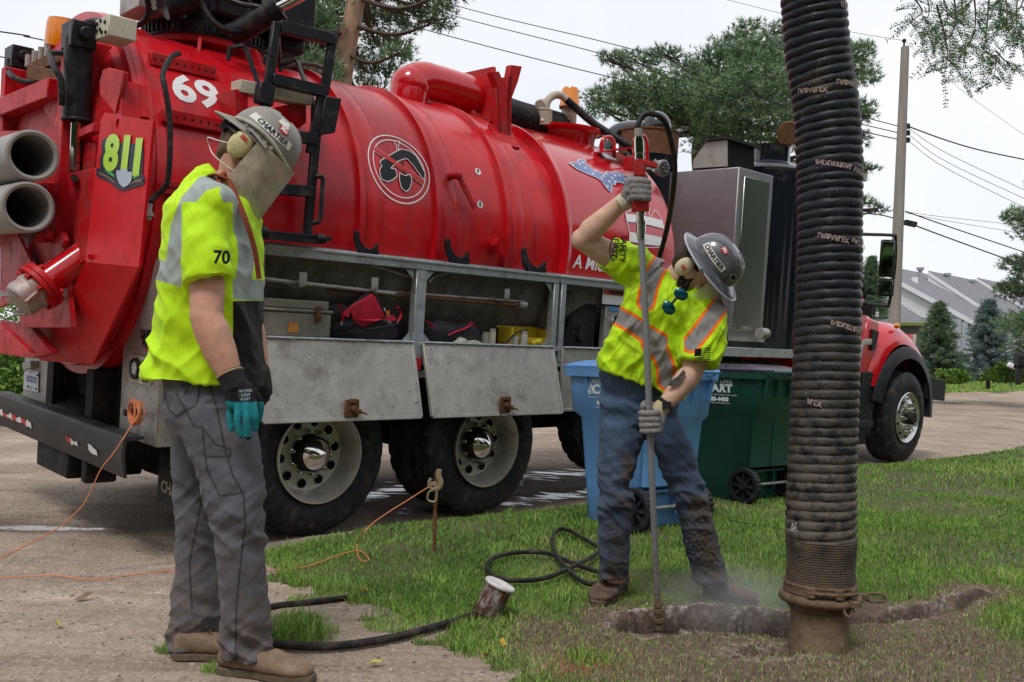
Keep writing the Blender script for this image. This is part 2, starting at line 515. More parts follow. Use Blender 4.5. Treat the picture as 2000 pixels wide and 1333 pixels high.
def axis(lo, hi, a, b, fine, g=1.12):
    c = list(np.arange(a, b + fine / 2, fine)); s = fine; x = c[-1]
    while x < hi: s = min(s * g, 40); x += s; c.append(x)
    s = fine; x = c[0]; l = []
    while x > lo: s = min(s * g, 40); x -= s; l.append(x)
    return np.array(l[::-1] + c)
gx = axis(-900, 1200, -1.9, 2.7, .022, 1.06); gy = axis(-60, 1500, 2.9, 5.0, .022, 1.045)
XX, YY = np.meshgrid(gx, gy)
ZZ = height(XX, YY)
nx, ny = len(gx), len(gy)
verts = np.stack([XX, YY, ZZ], -1).reshape(-1, 3)
idx = np.arange(nx * ny).reshape(ny, nx)
quads = np.stack([idx[:-1, :-1], idx[:-1, 1:], idx[1:, 1:], idx[1:, :-1]], -1).reshape(-1, 4)
def npmesh(name, v, f, m, smooth=True, attrs=None):
    me = bpy.data.meshes.new(name)
    nv, nf, k = len(v), len(f), f.shape[1]
    me.vertices.add(nv); me.vertices.foreach_set('co', np.asarray(v, np.float32).ravel())
    me.loops.add(nf * k); me.loops.foreach_set('vertex_index', np.asarray(f, np.int32).ravel())
    me.polygons.add(nf); me.polygons.foreach_set('loop_start', np.arange(0, nf * k, k, dtype=np.int32))
    me.update(calc_edges=True)
    if smooth: me.polygons.foreach_set('use_smooth', np.ones(nf, bool))
    for a, d in (attrs or {}).items():
        at = me.attributes.new(a, 'FLOAT', 'POINT'); at.data.foreach_set('value', np.asarray(d, np.float32).ravel())
    me.materials.append(m)
    return me
def npobj(name, me, parent=None):
    o = bpy.data.objects.new(name, me); col.objects.link(o); o.parent = parent; return o
u_, v_ = CU * XX + SU * YY, SU * XX - CU * YY + 5.392
wet = np.maximum(np.exp(-((v_ + .35) / .25) ** 2) * sst(3.9, 4.3, u_) * sst(9, 7, u_), np.exp(-((v_ + 1.2) / .6) ** 2) * .9 * sst(3.0, 4., u_) * sst(9, 7, u_))
wl = .95 * sst(.20, .0, np.abs(YY - 6.15 - (XX + 3.0) * .10) - .03 + .04 * (XX + 2.2) + vnoise(XX, YY, 6, 1) * .02) * sst(-1.9, -2.6, XX)
wet = np.maximum(wet, wl)
wet = np.maximum(wet, sst(-5.0, -5.6, XX) * np.exp(-((v_ + 9.6) / .5) ** 2) * .8)

gm, nt, b_ = newmat('ground_soil')
tcn = N(nt, 'ShaderNodeTexCoord')
def atn(n): a = N(nt, 'ShaderNodeAttribute'); a.attribute_name = n; return a.outputs['Fac']
def ramp(src, stops):
    r = N(nt, 'ShaderNodeValToRGB')
    while len(r.color_ramp.elements) < len(stops): r.color_ramp.elements.new(.5)
    for e, (p, c) in zip(r.color_ramp.elements, stops): e.position = p; e.color = c4(c)
    L(nt, src, r.inputs['Fac']); return r.outputs[0]
def nois(s, d=6., r=.7): n = N(nt, 'ShaderNodeTexNoise', Scale=s, Detail=d, Roughness=r); L(nt, tcn.outputs['Object'], n.inputs['Vector']); return n.outputs['Fac']
def mixc(f, a, b, bt='MIX'):
    m = N(nt, 'ShaderNodeMixRGB'); m.blend_type = bt
    for s, i in ((f, 0), (a, 1), (b, 2)):
        if isinstance(s, (int, float)): m.inputs[i].default_value = s
        elif isinstance(s, tuple): m.inputs[i].default_value = c4(s)
        else: L(nt, s, m.inputs[i])
    return m.outputs[0]
vor = N(nt, 'ShaderNodeTexVoronoi', Scale=48.0); L(nt, tcn.outputs['Object'], vor.inputs['Vector'])
vor2 = N(nt, 'ShaderNodeTexVoronoi', Scale=120.0); L(nt, tcn.outputs['Object'], vor2.inputs['Vector'])
stone = ramp(vor.outputs['Color'], [(.0, (.12, .10, .08)), (.5, (.31, .245, .19)), (1., (.54, .47, .40))])
stone2 = ramp(vor2.outputs['Color'], [(.0, (.15, .12, .095)), (.5, (.31, .245, .185)), (1., (.50, .42, .345))])
sand = ramp(nois(2.2), [(.3, (.27, .205, .155)), (.7, (.44, .355, .275))])
gsel = ramp(nois(7., 8.), [(.42, (0, 0, 0)), (.58, (1, 1, 1))])
grav = mixc(.42, mixc(gsel, sand, stone), stone2)
mac = ramp(nois(.9), [(.35, (.68, .65, .62)), (.65, (1.12, 1.11, 1.1))])
grav = mixc(1., grav, mac, 'MULTIPLY')
mr0 = N(nt, 'ShaderNodeMapping'); mr0.inputs['Rotation'].default_value = (0, 0, -YAW); mr0.inputs['Scale'].default_value = (.25, 2.4, 1); L(nt, tcn.outputs['Object'], mr0.inputs['Vector'])
nr0 = N(nt, 'ShaderNodeTexNoise', Scale=1.5, Detail=8.0, Roughness=.75); L(nt, mr0.outputs[0], nr0.inputs['Vector'])
grav = mixc(.9, grav, ramp(nr0.outputs['Fac'], [(.38, (.74, .71, .68)), (.5, (1., 1., 1.)), (.62, (1.15, 1.14, 1.13))]), 'MULTIPLY')
dk = ramp(nois(150., 2.), [(.62, (1, 1, 1)), (.68, (.35, .32, .3))])
grav = mixc(.8, grav, dk, 'MULTIPLY')
soil = ramp(nois(16.), [(.3, (.055, .058, .022)), (.7, (.10, .105, .04))])
mudc = ramp(nois(22., 8., .75), [(.3, (.060, .040, .028)), (.55, (.12, .083, .06)), (.66, (.22, .165, .13))])
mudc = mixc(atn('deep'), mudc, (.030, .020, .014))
c_ = mixc(ramp(atn('lawn'), [(.35, (0, 0, 0)), (.65, (1, 1, 1))]), grav, soil)
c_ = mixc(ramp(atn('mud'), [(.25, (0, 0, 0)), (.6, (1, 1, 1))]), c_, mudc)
# pale salt-like splash on the rim of the pit
sp = N(nt, 'ShaderNodeMath', operation='MULTIPLY'); L(nt, atn('rim'), sp.inputs[0]); L(nt, ramp(nois(38., 5., .75), [(.49, (0, 0, 0)), (.55, (.9, .9, .9))]), sp.inputs[1])
c_ = mixc(sp.outputs[0], c_, (.52, .47, .45))
# red survey paint
rp = N(nt, 'ShaderNodeMath', operation='MULTIPLY'); L(nt, atn('redp'), rp.inputs[0]); L(nt, ramp(nois(30., 3.), [(.45, (0, 0, 0)), (.55, (1, 1, 1))]), rp.inputs[1])
c_ = mixc(rp.outputs[0], c_, (.35, .03, .04))
c_ = mixc(atn('wet'), c_, mixc(1., c_, (.36, .33, .32), 'MULTIPLY'))
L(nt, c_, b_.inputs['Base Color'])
mu_ = N(nt, 'ShaderNodeMapping'); mu_.inputs['Rotation'].default_value = (0, 0, -YAW); mu_.inputs['Scale'].default_value = (1.2, 6, 1); L(nt, tcn.outputs['Object'], mu_.inputs['Vector'])
nu_ = N(nt, 'ShaderNodeTexNoise', Scale=1.6, Detail=5.0, Roughness=.6); L(nt, mu_.outputs[0], nu_.inputs['Vector'])
ad_ = N(nt, 'ShaderNodeMath', operation='MULTIPLY_ADD'); L(nt, nu_.outputs['Fac'], ad_.inputs[0]); ad_.inputs[1].default_value = 1.6; L(nt, atn('wet'), ad_.inputs[2])
pud = ramp(ad_.outputs[0], [(.0, (0, 0, 0)), (1., (0, 0, 0))])
mr_ = N(nt, 'ShaderNodeMapRange'); mr_.inputs['From Min'].default_value = 1.62; mr_.inputs['From Max'].default_value = 1.78; L(nt, ad_.outputs[0], mr_.inputs['Value']); pud = mr_.outputs[0]
wr = N(nt, 'ShaderNodeMapRange'); wr.inputs['To Min'].default_value = .92; wr.inputs['To Max'].default_value = .06; L(nt, pud, wr.inputs['Value']); L(nt, wr.outputs[0], b_.inputs['Roughness'])
hb = mixc(.5, vor.outputs['Distance'], nois(60., 8.)); hb = mixc(.4, hb, nois(9., 6.))
bp = N(nt, 'ShaderNodeBump', Strength=.9, Distance=.02); L(nt, hb, bp.inputs['Height'])
ws = N(nt, 'ShaderNodeMapRange'); ws.inputs['To Min'].default_value = .8; ws.inputs['To Max'].default_value = .06; L(nt, pud, ws.inputs['Value']); L(nt, ws.outputs[0], bp.inputs['Strength'])
L(nt, bp.outputs[0], b_.inputs['Normal'])
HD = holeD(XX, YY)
rim = np.exp(-((HD - .052) / .020) ** 2) * sst(4.02, 4.1, YY) * 1.0 + np.exp(-((HD - .05) / .02) ** 2) * .35 + np.exp(-((pdist(XX, YY, TRENCH) - .075) / .02) ** 2) * .5 * (vnoise(XX, YY, 5, 2) > 0) + np.exp(-((pdist(XX, YY, SLOT) - .10) / .03) ** 2) * .6
rp_ = G(1130, 1300)
redp = np.exp(-(((XX - rp_.x) * .8 - (YY - rp_.y) * .3) / .10) ** 2 - ((YY - rp_.y) / .12) ** 2)
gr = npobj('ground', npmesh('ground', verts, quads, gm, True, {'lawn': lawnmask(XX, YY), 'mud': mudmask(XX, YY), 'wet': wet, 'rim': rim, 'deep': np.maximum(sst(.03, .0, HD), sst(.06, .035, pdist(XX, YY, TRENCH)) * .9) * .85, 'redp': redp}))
tag(gr, kind='structure')
# ================================================================ THE TRUCK
truck = empty('vacuum_truck', M=TM, label='large red vacuum excavation truck with ribbed tank and open side lockers on the road', cat='truck')
TY0, TZ0, TR0 = 1.22, 2.08, 1.13
def P(mb, name, m, parent=None, label=None, **k):
    o = mb.build(name, m, truck if parent is None else parent, **k)
    if label: o['label'] = label
    return o
def TT(x, y, r=TR0):
    o = TI @ CP; d = TI.to_3x3() @ ray(x, y)
    a = d.y ** 2 + d.z ** 2; b = 2 * ((o.y - TY0) * d.y + (o.z - TZ0) * d.z); c = (o.y - TY0) ** 2 + (o.z - TZ0) ** 2 - r * r
    q = b * b - 4 * a * c
    t = (-b - math.sqrt(max(q, 0))) / (2 * a)
    return o + d * t
def tpt(x, s_, r): # s_ = arc length above tank mid height
    ph = s_ / TR0
    return Vector((x, TY0 - r * math.cos(ph), TZ0 + r * math.sin(ph)))
def txs(px, py):
    p = TT(px, py); return p.x, math.atan2(p.z - TZ0, TY0 - p.y) * TR0
def tankfn(px, py, r, rot=0.):
    x0, s0 = txs(px, py); cr_, sr_ = math.cos(rot), math.sin(rot)
    return lambda a, b: tpt(x0 + a * cr_ - b * sr_, s0 + a * sr_ + b * cr_, r)
def pxdecal(mb, pts, org, sc_, r, sub=.05):
    q = [txs(org[0] + a * sc_, org[1] + b * sc_) for a, b in pts]
    v, f = decal_poly(q, sub)
    mb.add([tpt(a, b, r) for a, b in v], f)

# --- vacuum tank with its rolled rings
tk = MB()
def ringprof(x, h=.035, w_=.03): return [(x - w_, TR0), (x - w_ * .7, TR0 + h), (x + w_ * .7, TR0 + h), (x + w_, TR0)]
prof = [(2.24, 1.0), (2.24, TR0)]
for x in (3.62, 4.27, 4.95): prof += ringprof(x)
prof += [(5.24, TR0), (5.26, TR0 - .02), (5.26, 1.07), (5.30, 1.045)]
tk.lathe((0, TY0, TZ0), (1, 0, 0), prof, 128)
tank = P(tk, 'tank', RED)
for x in (3.62, 4.27, 4.95):
    b = MB().lathe((0, TY0, TZ0), (1, 0, 0), [(x + .05, TR0 + .001), (x + .055, TR0 + .003), (x + .19, TR0 + .003), (x + .195, TR0 + .001)], 128)
    P(b, 'stiffening_band', RED)
b = MB().lathe((0, TY0, TZ0), (1, 0, 0), [(5.24, 1.04), (5.64, 1.06)], 96); P(b, 'tank_shroud', RED)
b = MB().lathe((0, 1.24, 2.15), (1, 0, 0), [(2.14, .6), (2.14, 1.08), (2.14, 1.12), (2.17, 1.125), (2.17, 1.10)], 96); 
b.lathe((0, 1.24, 2.14), (1, 0, 0), [(2.17, 1.10), (2.17, 1.135), (2.205, 1.14), (2.235, 1.135), (2.24, 1.09)], 96)
P(b, 'rear_flange', RED)
for x in (3.588, 4.238, 4.918, 3.812, 4.462, 5.142, 2.30):
    P(MB().torus((x, TY0, TZ0), (1, 0, 0), TR0 + .001, .0035, 96, 5), 'weld_bead', REDD)
P(MB().tube([tpt(2.3 + .05 * i, -.42 + .003 * math.sin(i), TR0 + .001) for i in range(59)], .003, 5), 'weld_bead', REDD)
# water tank
wt = MB().lathe((0, TY0, TZ0), (1, 0, 0), [(5.62, .9), (5.62, TR0 + .012), (5.635, TR0 + .016), (5.65, TR0 + .01), (5.7, TR0 + .004), (7.02, TR0), (7.06, TR0 - .01), (7.10, TR0 - .05), (7.16, .9), (7.2, .0)], 128)
P(wt, 'water_tank', REDG)
# manway with breather
mw = MB().lathe((6.62, 1.22, 3.1), (0, 0, 1), [(-.1, .32), (.12, .32), (.17, .33), (.19, .40), (.20, .41), (.215, .41), (.22, .38), (.225, .0)], 40)
man = P(mw, 'manway', REDG)
b = MB(); b.cyl(T(1063, 245, 1.1), T(1063, 218, 1.1), .075, .075, 24)
c0 = T(1063, 222, 1.1); b.torus(c0 + Vector((0, 0, .03)), (0, 0, 1), .06, .012)
b.tube(spline([T(1067, 222, 1.1), T(1067, 205, 1.1), T(1073, 193, 1.1), T(1085, 186, 1.1), T(1098, 188, 1.08), T(1108, 196, 1.05)], 6), .036, 14)
b.cyl(T(1054, 205, 1.1), T(1060, 202, 1.25), .045, .045, 18)
P(b, 'breather_pipe', BEIGE)
b = MB(); b.ball(T(1059, 236, 1.02), .022); P(b, 'breather_ball', IVORY)
pts = spline([T(1106, 195, 1.05), T(1125, 212, 1.0), T(1155, 238, .9), T(1190, 262, .8), T(1225, 285, .7), T(1246, 305, .6)], 22)
rr = [.033 + .006 * (i % 2) for i in range(len(pts))]
P(MB().tube(pts, rr, 12), 'corrugated_breather_hose', RHOSE)
# beacon on the tank
b = MB(); q = T(1110, 243, 1.15)
b.cyl(q, q + Vector((0, 0, .15)), .075, .075, 24); b.torus(q + Vector((0, 0, .15)), (0, 0, 1), .07, .012)
bc = P(b, 'beacon_base', BEIGE)
b = MB(); b.lathe(q + Vector((0, 0, .16)), (0, 0, 1), [(0, .10), (.02, .10), (.03, .095), (.16, .082), (.185, .07), (.19, .0)], 28, cap=True); P(b, 'beacon_lens', AMBER, bc)
b = MB(); b.lathe(q + Vector((0, 0, .145)), (0, 0, 1), [(0, .06), (0, .098), (.018, .1), (.022, .08)], 28); P(b, 'beacon_collar', RUST, bc)
# red elbow duct on top
b = MB()
b.tube(spline([(4.80, 1.25, 3.12), (4.80, 1.25, 3.25), (4.83, 1.25, 3.37), (4.93, 1.25, 3.43), (5.1, 1.25, 3.44), (5.52, 1.25, 3.43)], 8), .165, 28)
b.ball((4.82, 1.25, 3.37), .172, 24, 16)
b.lathe((4.80, 1.25, 3.16), (0, 0, 1), [(0, .17), (.0, .20), (.03, .20), (.03, .17)], 28)
P(b, 'suction_elbow', REDG)
b = MB(); b.prism([(5.52, 1.0, 3.52), (5.52, 1.02, 3.66), (5.52, 1.48, 3.66), (5.52, 1.5, 3.5), (5.52, 1.5, 3.18), (5.52, 1.0, 3.18)], (.035, 0, 0))
b.prism([(5.57, .98, 3.42), (5.57, 1.02, 3.58), (5.57, 1.48, 3.58), (5.57, 1.5, 3.14), (5.57, .98, 3.14)], (.035, 0, 0))
b.prism([T(925, 215, .98), T(957, 238, .98), T(957, 245, .98), T(938, 243, .98), T(925, 238, .98)], (0, .04, 0))
P(b, 'elbow_clamp', REDD, bevel=.004)
pts = [Vector((5.6 + .018 * i, 1.22, 3.37 - .012 * math.sin(i * .08) - .0008 * i)) for i in range(60)]
P(MB().tube(pts, [.135 + .010 * ((i // 1) % 2) for i in range(60)], 28), 'corrugated_suction_duct', RHOSE)
# forked post
fb = TT(984, 268); fz = Vector((0, 0, 1))
fd = (T(990, 160, fb.y) - fb)
b = MB()
b.box(fb + Vector((0, 0, .0)), (.24, .03, .22), Matrix.Rotation(rad(-38), 3, 'X'))
b.prism([T(970, 172, fb.y), T(996, 172, fb.y), T(996, 268, fb.y), T(976, 268, fb.y)], (0, .015, 0)); b.prism([T(990, 150, fb.y), T(1000, 150, fb.y), T(998, 268, fb.y), T(990, 268, fb.y)], (0, .07, 0)); b.prism([T(968, 172, fb.y), T(974, 172, fb.y), T(980, 268, fb.y), T(975, 268, fb.y)], (0, .07, 0))
b.prism([T(961, 140, fb.y), T(975, 140, fb.y), T(986, 165, fb.y), T(981, 175, fb.y), T(972, 172, fb.y)], (0, .07, 0))
b.prism([T(998, 127, fb.y), T(1020, 130, fb.y), T(1012, 160, fb.y), T(997, 200, fb.y), T(990, 170, fb.y)], (0, .06, 0))
P(b, 'hose_rest_post', REDD, bevel=.003)
# manometer pointer
q = TT(878, 345); b = MB()
b.cyl(q + Vector((0, .02, 0)), q + Vector((0, -.10, 0)), .028, .024, 14); b.ball(q + Vector((0, -.10, 0)), .032, 12, 8)
e = TT(915, 408) + Vector((0, -.07, 0))
b.bar(q + Vector((0, -.10, 0)), e, .035, .014, (0, 1, 0)); P(b, 'level_pointer', REDD)
q = TT(962, 480); b = MB()
for i in range(4): b.cyl(q + Vector((0, .06 - .045 * i, 0)), q + Vector((0, .03 - .045 * i, 0)), .058 + .006 * (i % 2), .064, 20)
b.cyl(q + Vector((0, -.06, 0)), q + Vector((0, -.12, 0)), .072, .072, 6); b.cyl(q + Vector((0, .1, 0)), q + Vector((0, -.1, 0)), .05, .05, 16)
P(b, 'drain_coupling', REDG)
# F / E gauges marks
for ch, px, py in (('F', 933, 336), ('E', 937, 400)):
    b = MB(); place(b, decal_poly([(.028 * math.cos(t * PI / 12), .028 * math.sin(t * PI / 12)) for t in range(24)]), tankfn(px, py, TR0 + .004))
    mk = P(b, 'level_mark', WHITE, smooth=0)
    b = MB(); place(b, text_tris(ch, .045, .002), tankfn(px, py, TR0 + .006)); P(b, 'letter', BLACKV, mk, smooth=0)
# no-digging emblem
CXN, CYN = 779.5, 328.5
f2 = tankfn(CXN, CYN, TR0 + .007); f3 = tankfn(CXN, CYN, TR0 + .010)
x0n, s0n = txs(CXN, CYN)
def npx(l, org=(400, 0), k=.375):
    o = []
    for a, bq in l:
        x, s = txs(org[0] + a * k, org[1] + bq * k); o.append((x - x0n, s - s0n))
    return o
rE = (txs(837, 330)[0] - txs(721, 326)[0]) / 2
REDV = mat('red_vinyl', (.55, .03, .03), .4)
b = MB(); place(b, ringpoly(rE, rE - .010, 64), f2); place(b, ringpoly(rE - .040, rE - .048, 64), f2)
em = P(b, 'no_digging_emblem', WHITE, smooth=0)
b = MB()
blk = [[(905, 850), (920, 835), (990, 795), (1020, 782), (1060, 790), (1095, 815), (1120, 860), (1143, 905), (1143, 942), (1125, 925), (1085, 870), (1055, 835), (1040, 830), (1000, 845), (965, 880), (990, 885), (998, 920), (975, 940), (945, 950), (915, 935), (905, 890), (918, 868)],
       [(1010, 905), (1040, 918), (1068, 912), (1074, 950), (1062, 985), (1045, 1001), (1022, 985), (1010, 945)],
       [(1022, 840), (1030, 842), (1042, 918), (1034, 918)]]
for pl in blk: place(b, decal_poly(npx(pl)), f2)
P(b, 'digger_arm_and_spade', BLACKV, em, smooth=0)
b = MB()
def outline(mb, pl, wd, fn):
    n = len(pl)
    for i in range(n):
        a = Vector(pl[i]); c = Vector(pl[(i + 1) % n]); d = (c - a)
        if d.length < 1e-6: continue
        nn = Vector((-d.y, d.x)).normalized() * wd
        mb.add([fn(*(a - nn)), fn(*(c - nn)), fn(*(c + nn)), fn(*(a + nn))], [(0, 1, 2, 3)])
for pl in blk[:2]: outline(b, npx(pl), .0028, f3)
outline(b, npx([(980, 738), (1012, 742), (1003, 765), (1008, 785), (996, 785), (994, 765)]), .003, f3)
bandA, bandB = npx([(880, 780), (1135, 955)])
d = (Vector(bandB) - Vector(bandA)).normalized(); nn = Vector((-d.y, d.x))
for s in (-1, 1):
    a = Vector(bandA) + nn * .02 * s; c = Vector(bandB) + nn * .02 * s
    outline(b, [tuple(a), tuple(c)], .003, f3)
P(b, 'white_outlines', WHITE, em, smooth=0)
b = MB(); a = Vector(bandA); c = Vector(bandB)
b.add([f3(*(a - nn * .018)), f3(*(a * .67 + c * .33 - nn * .018)), f3(*(a * .33 + c * .67 - nn * .018)), f3(*(c - nn * .018)), f3(*(c + nn * .018)), f3(*(a * .33 + c * .67 + nn * .018)), f3(*(a * .67 + c * .33 + nn * .018)), f3(*(a + nn * .018))], [(0, 1, 6, 7), (1, 2, 5, 6), (2, 3, 4, 5)])
P(b, 'red_slash', REDV, em, smooth=0)
# number 69
b = MB(); place(b, text_tris('69', .30, .010, sub=.04), tankfn(382, 181, TR0 + .004, rad(-3)), s=1.0); b.v = b.v
P(b, 'fleet_number', WHITE, smooth=0)
# state map with stars, striped mitten, lettering on the water tank
UP = [(160, 750), (200, 740), (240, 745), (262, 715), (300, 706), (335, 722), (330, 750), (360, 775), (400, 810), (450, 828), (480, 850), (530, 855), (560, 835), (600, 848), (650, 832), (700, 850), (740, 880), (790, 905), (830, 930), (850, 960), (800, 950), (770, 990), (735, 960), (650, 940), (640, 975), (610, 965), (598, 1052), (545, 1005), (500, 935), (450, 900), (330, 850), (240, 810)]
b = MB(); pxdecal(b, UP, (1080, 180), .1875, TR0 + .008)
mp_ = P(b, 'state_map_decal', mat('blue_vinyl', (.16, .22, .42), .35, var=.3, dscale=2), smooth=0)
b = MB(); uq = [txs(1080 + a * .1875, 180 + c * .1875) for a, c in UP]; outline(b, uq, .003, lambda a, c: tpt(a, c, TR0 + .010))
for px, py in ((200, 770), (270, 760), (300, 740), (330, 800), (410, 860), (430, 830), (500, 905), (520, 880), (545, 860), (580, 940), (610, 905), (640, 880), (690, 880), (640, 940), (750, 920), (790, 930), (560, 990)):
    x, s = txs(1080 + px * .1875, 180 + py * .1875)
    st = [((.022 if i % 2 == 0 else .009) * math.sin(i * PI / 5), (.022 if i % 2 == 0 else .009) * math.cos(i * PI / 5)) for i in range(10)]
    v = [tpt(x, s, TR0 + .0105)] + [tpt(x + a, s + c, TR0 + .0105) for a, c in st]
    b.add(v, [(0, 1 + i, 1 + (i + 1) % 10) for i in range(10)])
P(b, 'stars_and_border', WHITE, mp_, smooth=0)
b = MB()
pxdecal(b, [(220, 1060), (340, 1070), (440, 1090), (545, 1118), (558, 1190), (440, 1160), (330, 1140), (240, 1128)], (1170, 180), .225, TR0 + .008)
pxdecal(b, [(256, 1218), (340, 1228), (450, 1245), (572, 1275), (572, 1340), (430, 1330), (256, 1300)], (1170, 180), .225, TR0 + .008)
mt = [txs(1170 + a * .225, 180 + c * .225) for a, c in [(225, 1050), (228, 1100), (250, 1170), (258, 1240), (255, 1320), (400, 1350), (560, 1350), (575, 1270), (560, 1190), (530, 1090), (500, 1045), (475, 1032), (455, 1060), (440, 1095), (425, 1060), (435, 1020), (400, 1000), (300, 1010)]]
outline(b, mt, .003, lambda a, c: tpt(a, c, TR0 + .010))
P(b, 'striped_state_decal', WHITE, smooth=0)
b = MB(); place(b, text_tris('A Michigan Company', .15, .003, 'LEFT', shear=.12, sub=.05), tankfn(1119, 511, TR0 + .008, rad(-1)))
P(b, 'tank_lettering', WHITE, smooth=0)
# work light, red handle loops, bracket on the water tank
b = MB(); q = T(1292, 328, .2)
b.lathe(q + Vector((.0, .06, 0)), (-.1, -1, -.1), [(0, .02), (.03, .07), (.09, .078), (.10, .072), (.10, .0)], 24)
b.bar(q, T(1262, 326, .3), .04, .05); wl = P(b, 'work_light', mat('grey_lamp_body', (.25, .26, .28), .45))
b = MB(); b.lathe(q + Vector((.0, .06, 0)), (-.1, -1, -.1), [(.101, .0), (.104, .06), (.099, .068)], 24)
for k in range(6):
    t = k * PI / 3; b.ball(q + Vector((.018 + .033 * math.cos(t) - .01, -.045, .033 * math.sin(t) - .01)), .012, 8, 6)
P(b, 'lamp_face', mat('lamp_face', (.10, .095, .09), .15), wl)
b = MB(); b.bar(T(1225, 320, .3), T(1245, 322, .3), .09, .12); b.bar(T(1225, 330, .35), T(1240, 330, .35), .05, .02)
P(b, 'lamp_bracket', REDD, bevel=.004)
b = MB()
for xa, xb, yt, yb in ((1175, 1200, 268, 296), (1238, 1264, 266, 310)):
    b.tube(spline([T(xa, yb, .55), T(xa + 2, yt + 6, .55), T((xa + xb) / 2, yt, .55), T(xb - 2, yt + 8, .55), T(xb, yb + 12, .55)], 6), .018, 10)
b.bar(T(1168, 298, .55), T(1222, 290, .55), .2, .015)
P(b, 'grab_loops', REDG)

# --- rear door, flange gear
b = MB().lathe((0, 1.24, 2.15), (-1, 0, 0), [(-2.14, 1.06), (-2.10, 1.04), (-2.02, .88), (-1.94, .6), (-1.92, .3), (-1.92, 0)], 72)
P(b, 'rear_door', REDD)
b = MB()
b.bb(1.86, 2.12, .55, .63, 1.75, 2.95); b.bb(1.86, 2.12, 1.75, 1.83, 1.75, 2.95); b.bb(1.84, 1.92, .70, 2.2, 1.93, 2.12);  b.bb(1.84, 1.93, .78, 2.05, 2.62, 2.74)

P(b, 'door_ribs', REDD, bevel=.006)
# folded splash shield with 811
up = [TX(199, 219, 1.82), TX(299, 237, 1.82), TX(271, 522, 1.82), TX(167, 512, 1.82)]
lo = [TX(75, 705, 2.06), TX(181, 711, 2.06)]
b = MB(); c_ = [(up[0] + up[1]) / 2]; th = Vector((.014, 0, 0))
hc = TX(230, 243, 1.82); hr = .028
tl, tr_, br, bl = up
cr1 = tl + (tr_ - tl) * .06 + Vector((0, 0, .0)); cr2 = tl + (bl - tl) * .05
hole = [hc + Vector((0, math.cos(t), math.sin(t))) * hr for t in [2 * PI * k / 16 for k in range(16)]]
tri = tessellate_polygon([[cr2, cr1, tr_, br, bl], hole])
pv = [cr2, cr1, tr_, br, bl] + hole
b.add(pv + [p + th for p in pv], [tuple(t) for t in tri] + [tuple(i + len(pv) for i in t) for t in tri] + [(i, (i + 1) % 5, (i + 1) % 5 + len(pv), i + len(pv)) for i in range(5)] + [(5 + i, 5 + (i + 1) % 16, 5 + (i + 1) % 16 + len(pv), 5 + i + len(pv)) for i in range(16)])
b.add([bl, br, lo[1], lo[0], bl + th, br + th, lo[1] + th, lo[0] + th], [(0, 1, 2, 3), (4, 5, 6, 7), (0, 3, 7, 4), (1, 2, 6, 5), (2, 3, 7, 6)])
b.cyl(TX(176, 502, 1.817), TX(176, 502, 1.807), .014, .014, 12)
shield = P(b, 'splash_shield', mat('shield_red', (.56, .004, .010), .45, spec=.12, var=.12, dirt=(.22, .05, .04), damt=.3, dscale=5, spots=((.4, .25, .2), 60, .74)))
def poly811(pts, x, m, name, par):
    q = [TX(a * .180, 200 + c * .180, x) for a, c in pts]
    tri = tessellate_polygon([q]); mb = MB().add(q, [tuple(t) for t in tri]); return P(mb, name, m, par, smooth=0)
NAVY = mat('navy_vinyl', (.012, .016, .04), .4); LIME = mat('lime_vinyl', (.42, .70, .02), .35); GREEN = mat('green_vinyl', (.02, .35, .08), .35); BRN = mat('brown_vinyl', (.16, .10, .06), .4); SLV = mat('silver_vinyl', (.38, .45, .55), .3)
dc = poly811([(1110, 410), (1150, 385), (1210, 383), (1270, 400), (1305, 440), (1350, 425), (1410, 430), (1430, 455), (1470, 445), (1540, 455), (1558, 500), (1545, 780), (1572, 830), (1562, 890), (1440, 930), (1340, 962), (1260, 930), (1190, 870), (1120, 835), (1045, 800), (1050, 715), (1090, 720), (1080, 620), (1110, 540), (1095, 470)], 1.816, NAVY, 'emergency_number_decal', shield)
for ch, cx, cy, sx in (('8', 1205, 568, 1.75), ('1', 1358, 583, 1.9), ('1', 1488, 620, 1.9)):
    o_ = TX(cx * .18, 200 + cy * .18, 1.813)
    ex = Vector((0, -1, -.10)).normalized(); ey = (TX(cx * .18 + 3, 200 + (cy - 150) * .18, 1.813) - o_).normalized()
    mb = MB(); v, f = text_tris(ch, .235, .012); mb.add([o_ + ex * p[0] * sx * .92 + ey * p[1] * 1.0 for p in v], f)
    P(mb, 'decal_digit', LIME, shield, smooth=0)
poly811([(1130, 740), (1200, 745), (1240, 790), (1245, 820), (1200, 790)], 1.813, GREEN, 'decal_leaf', shield)
poly811([(1460, 795), (1530, 788), (1480, 815), (1435, 838)], 1.813, GREEN, 'decal_leaf', shield)
poly811([(1072, 755), (1110, 765), (1190, 810), (1255, 870), (1275, 900), (1215, 862), (1140, 810), (1075, 785)], 1.813, BRN, 'decal_ground', shield)
poly811([(1410, 885), (1470, 838), (1545, 828), (1540, 868), (1465, 872), (1400, 905)], 1.813, BRN, 'decal_ground', shield)
poly811([(1262, 740), (1325, 738), (1330, 720), (1385, 728), (1385, 752), (1435, 758), (1425, 850), (1385, 905), (1335, 925), (1290, 880), (1265, 810)], 1.810, SLV, 'decal_spade', shield)
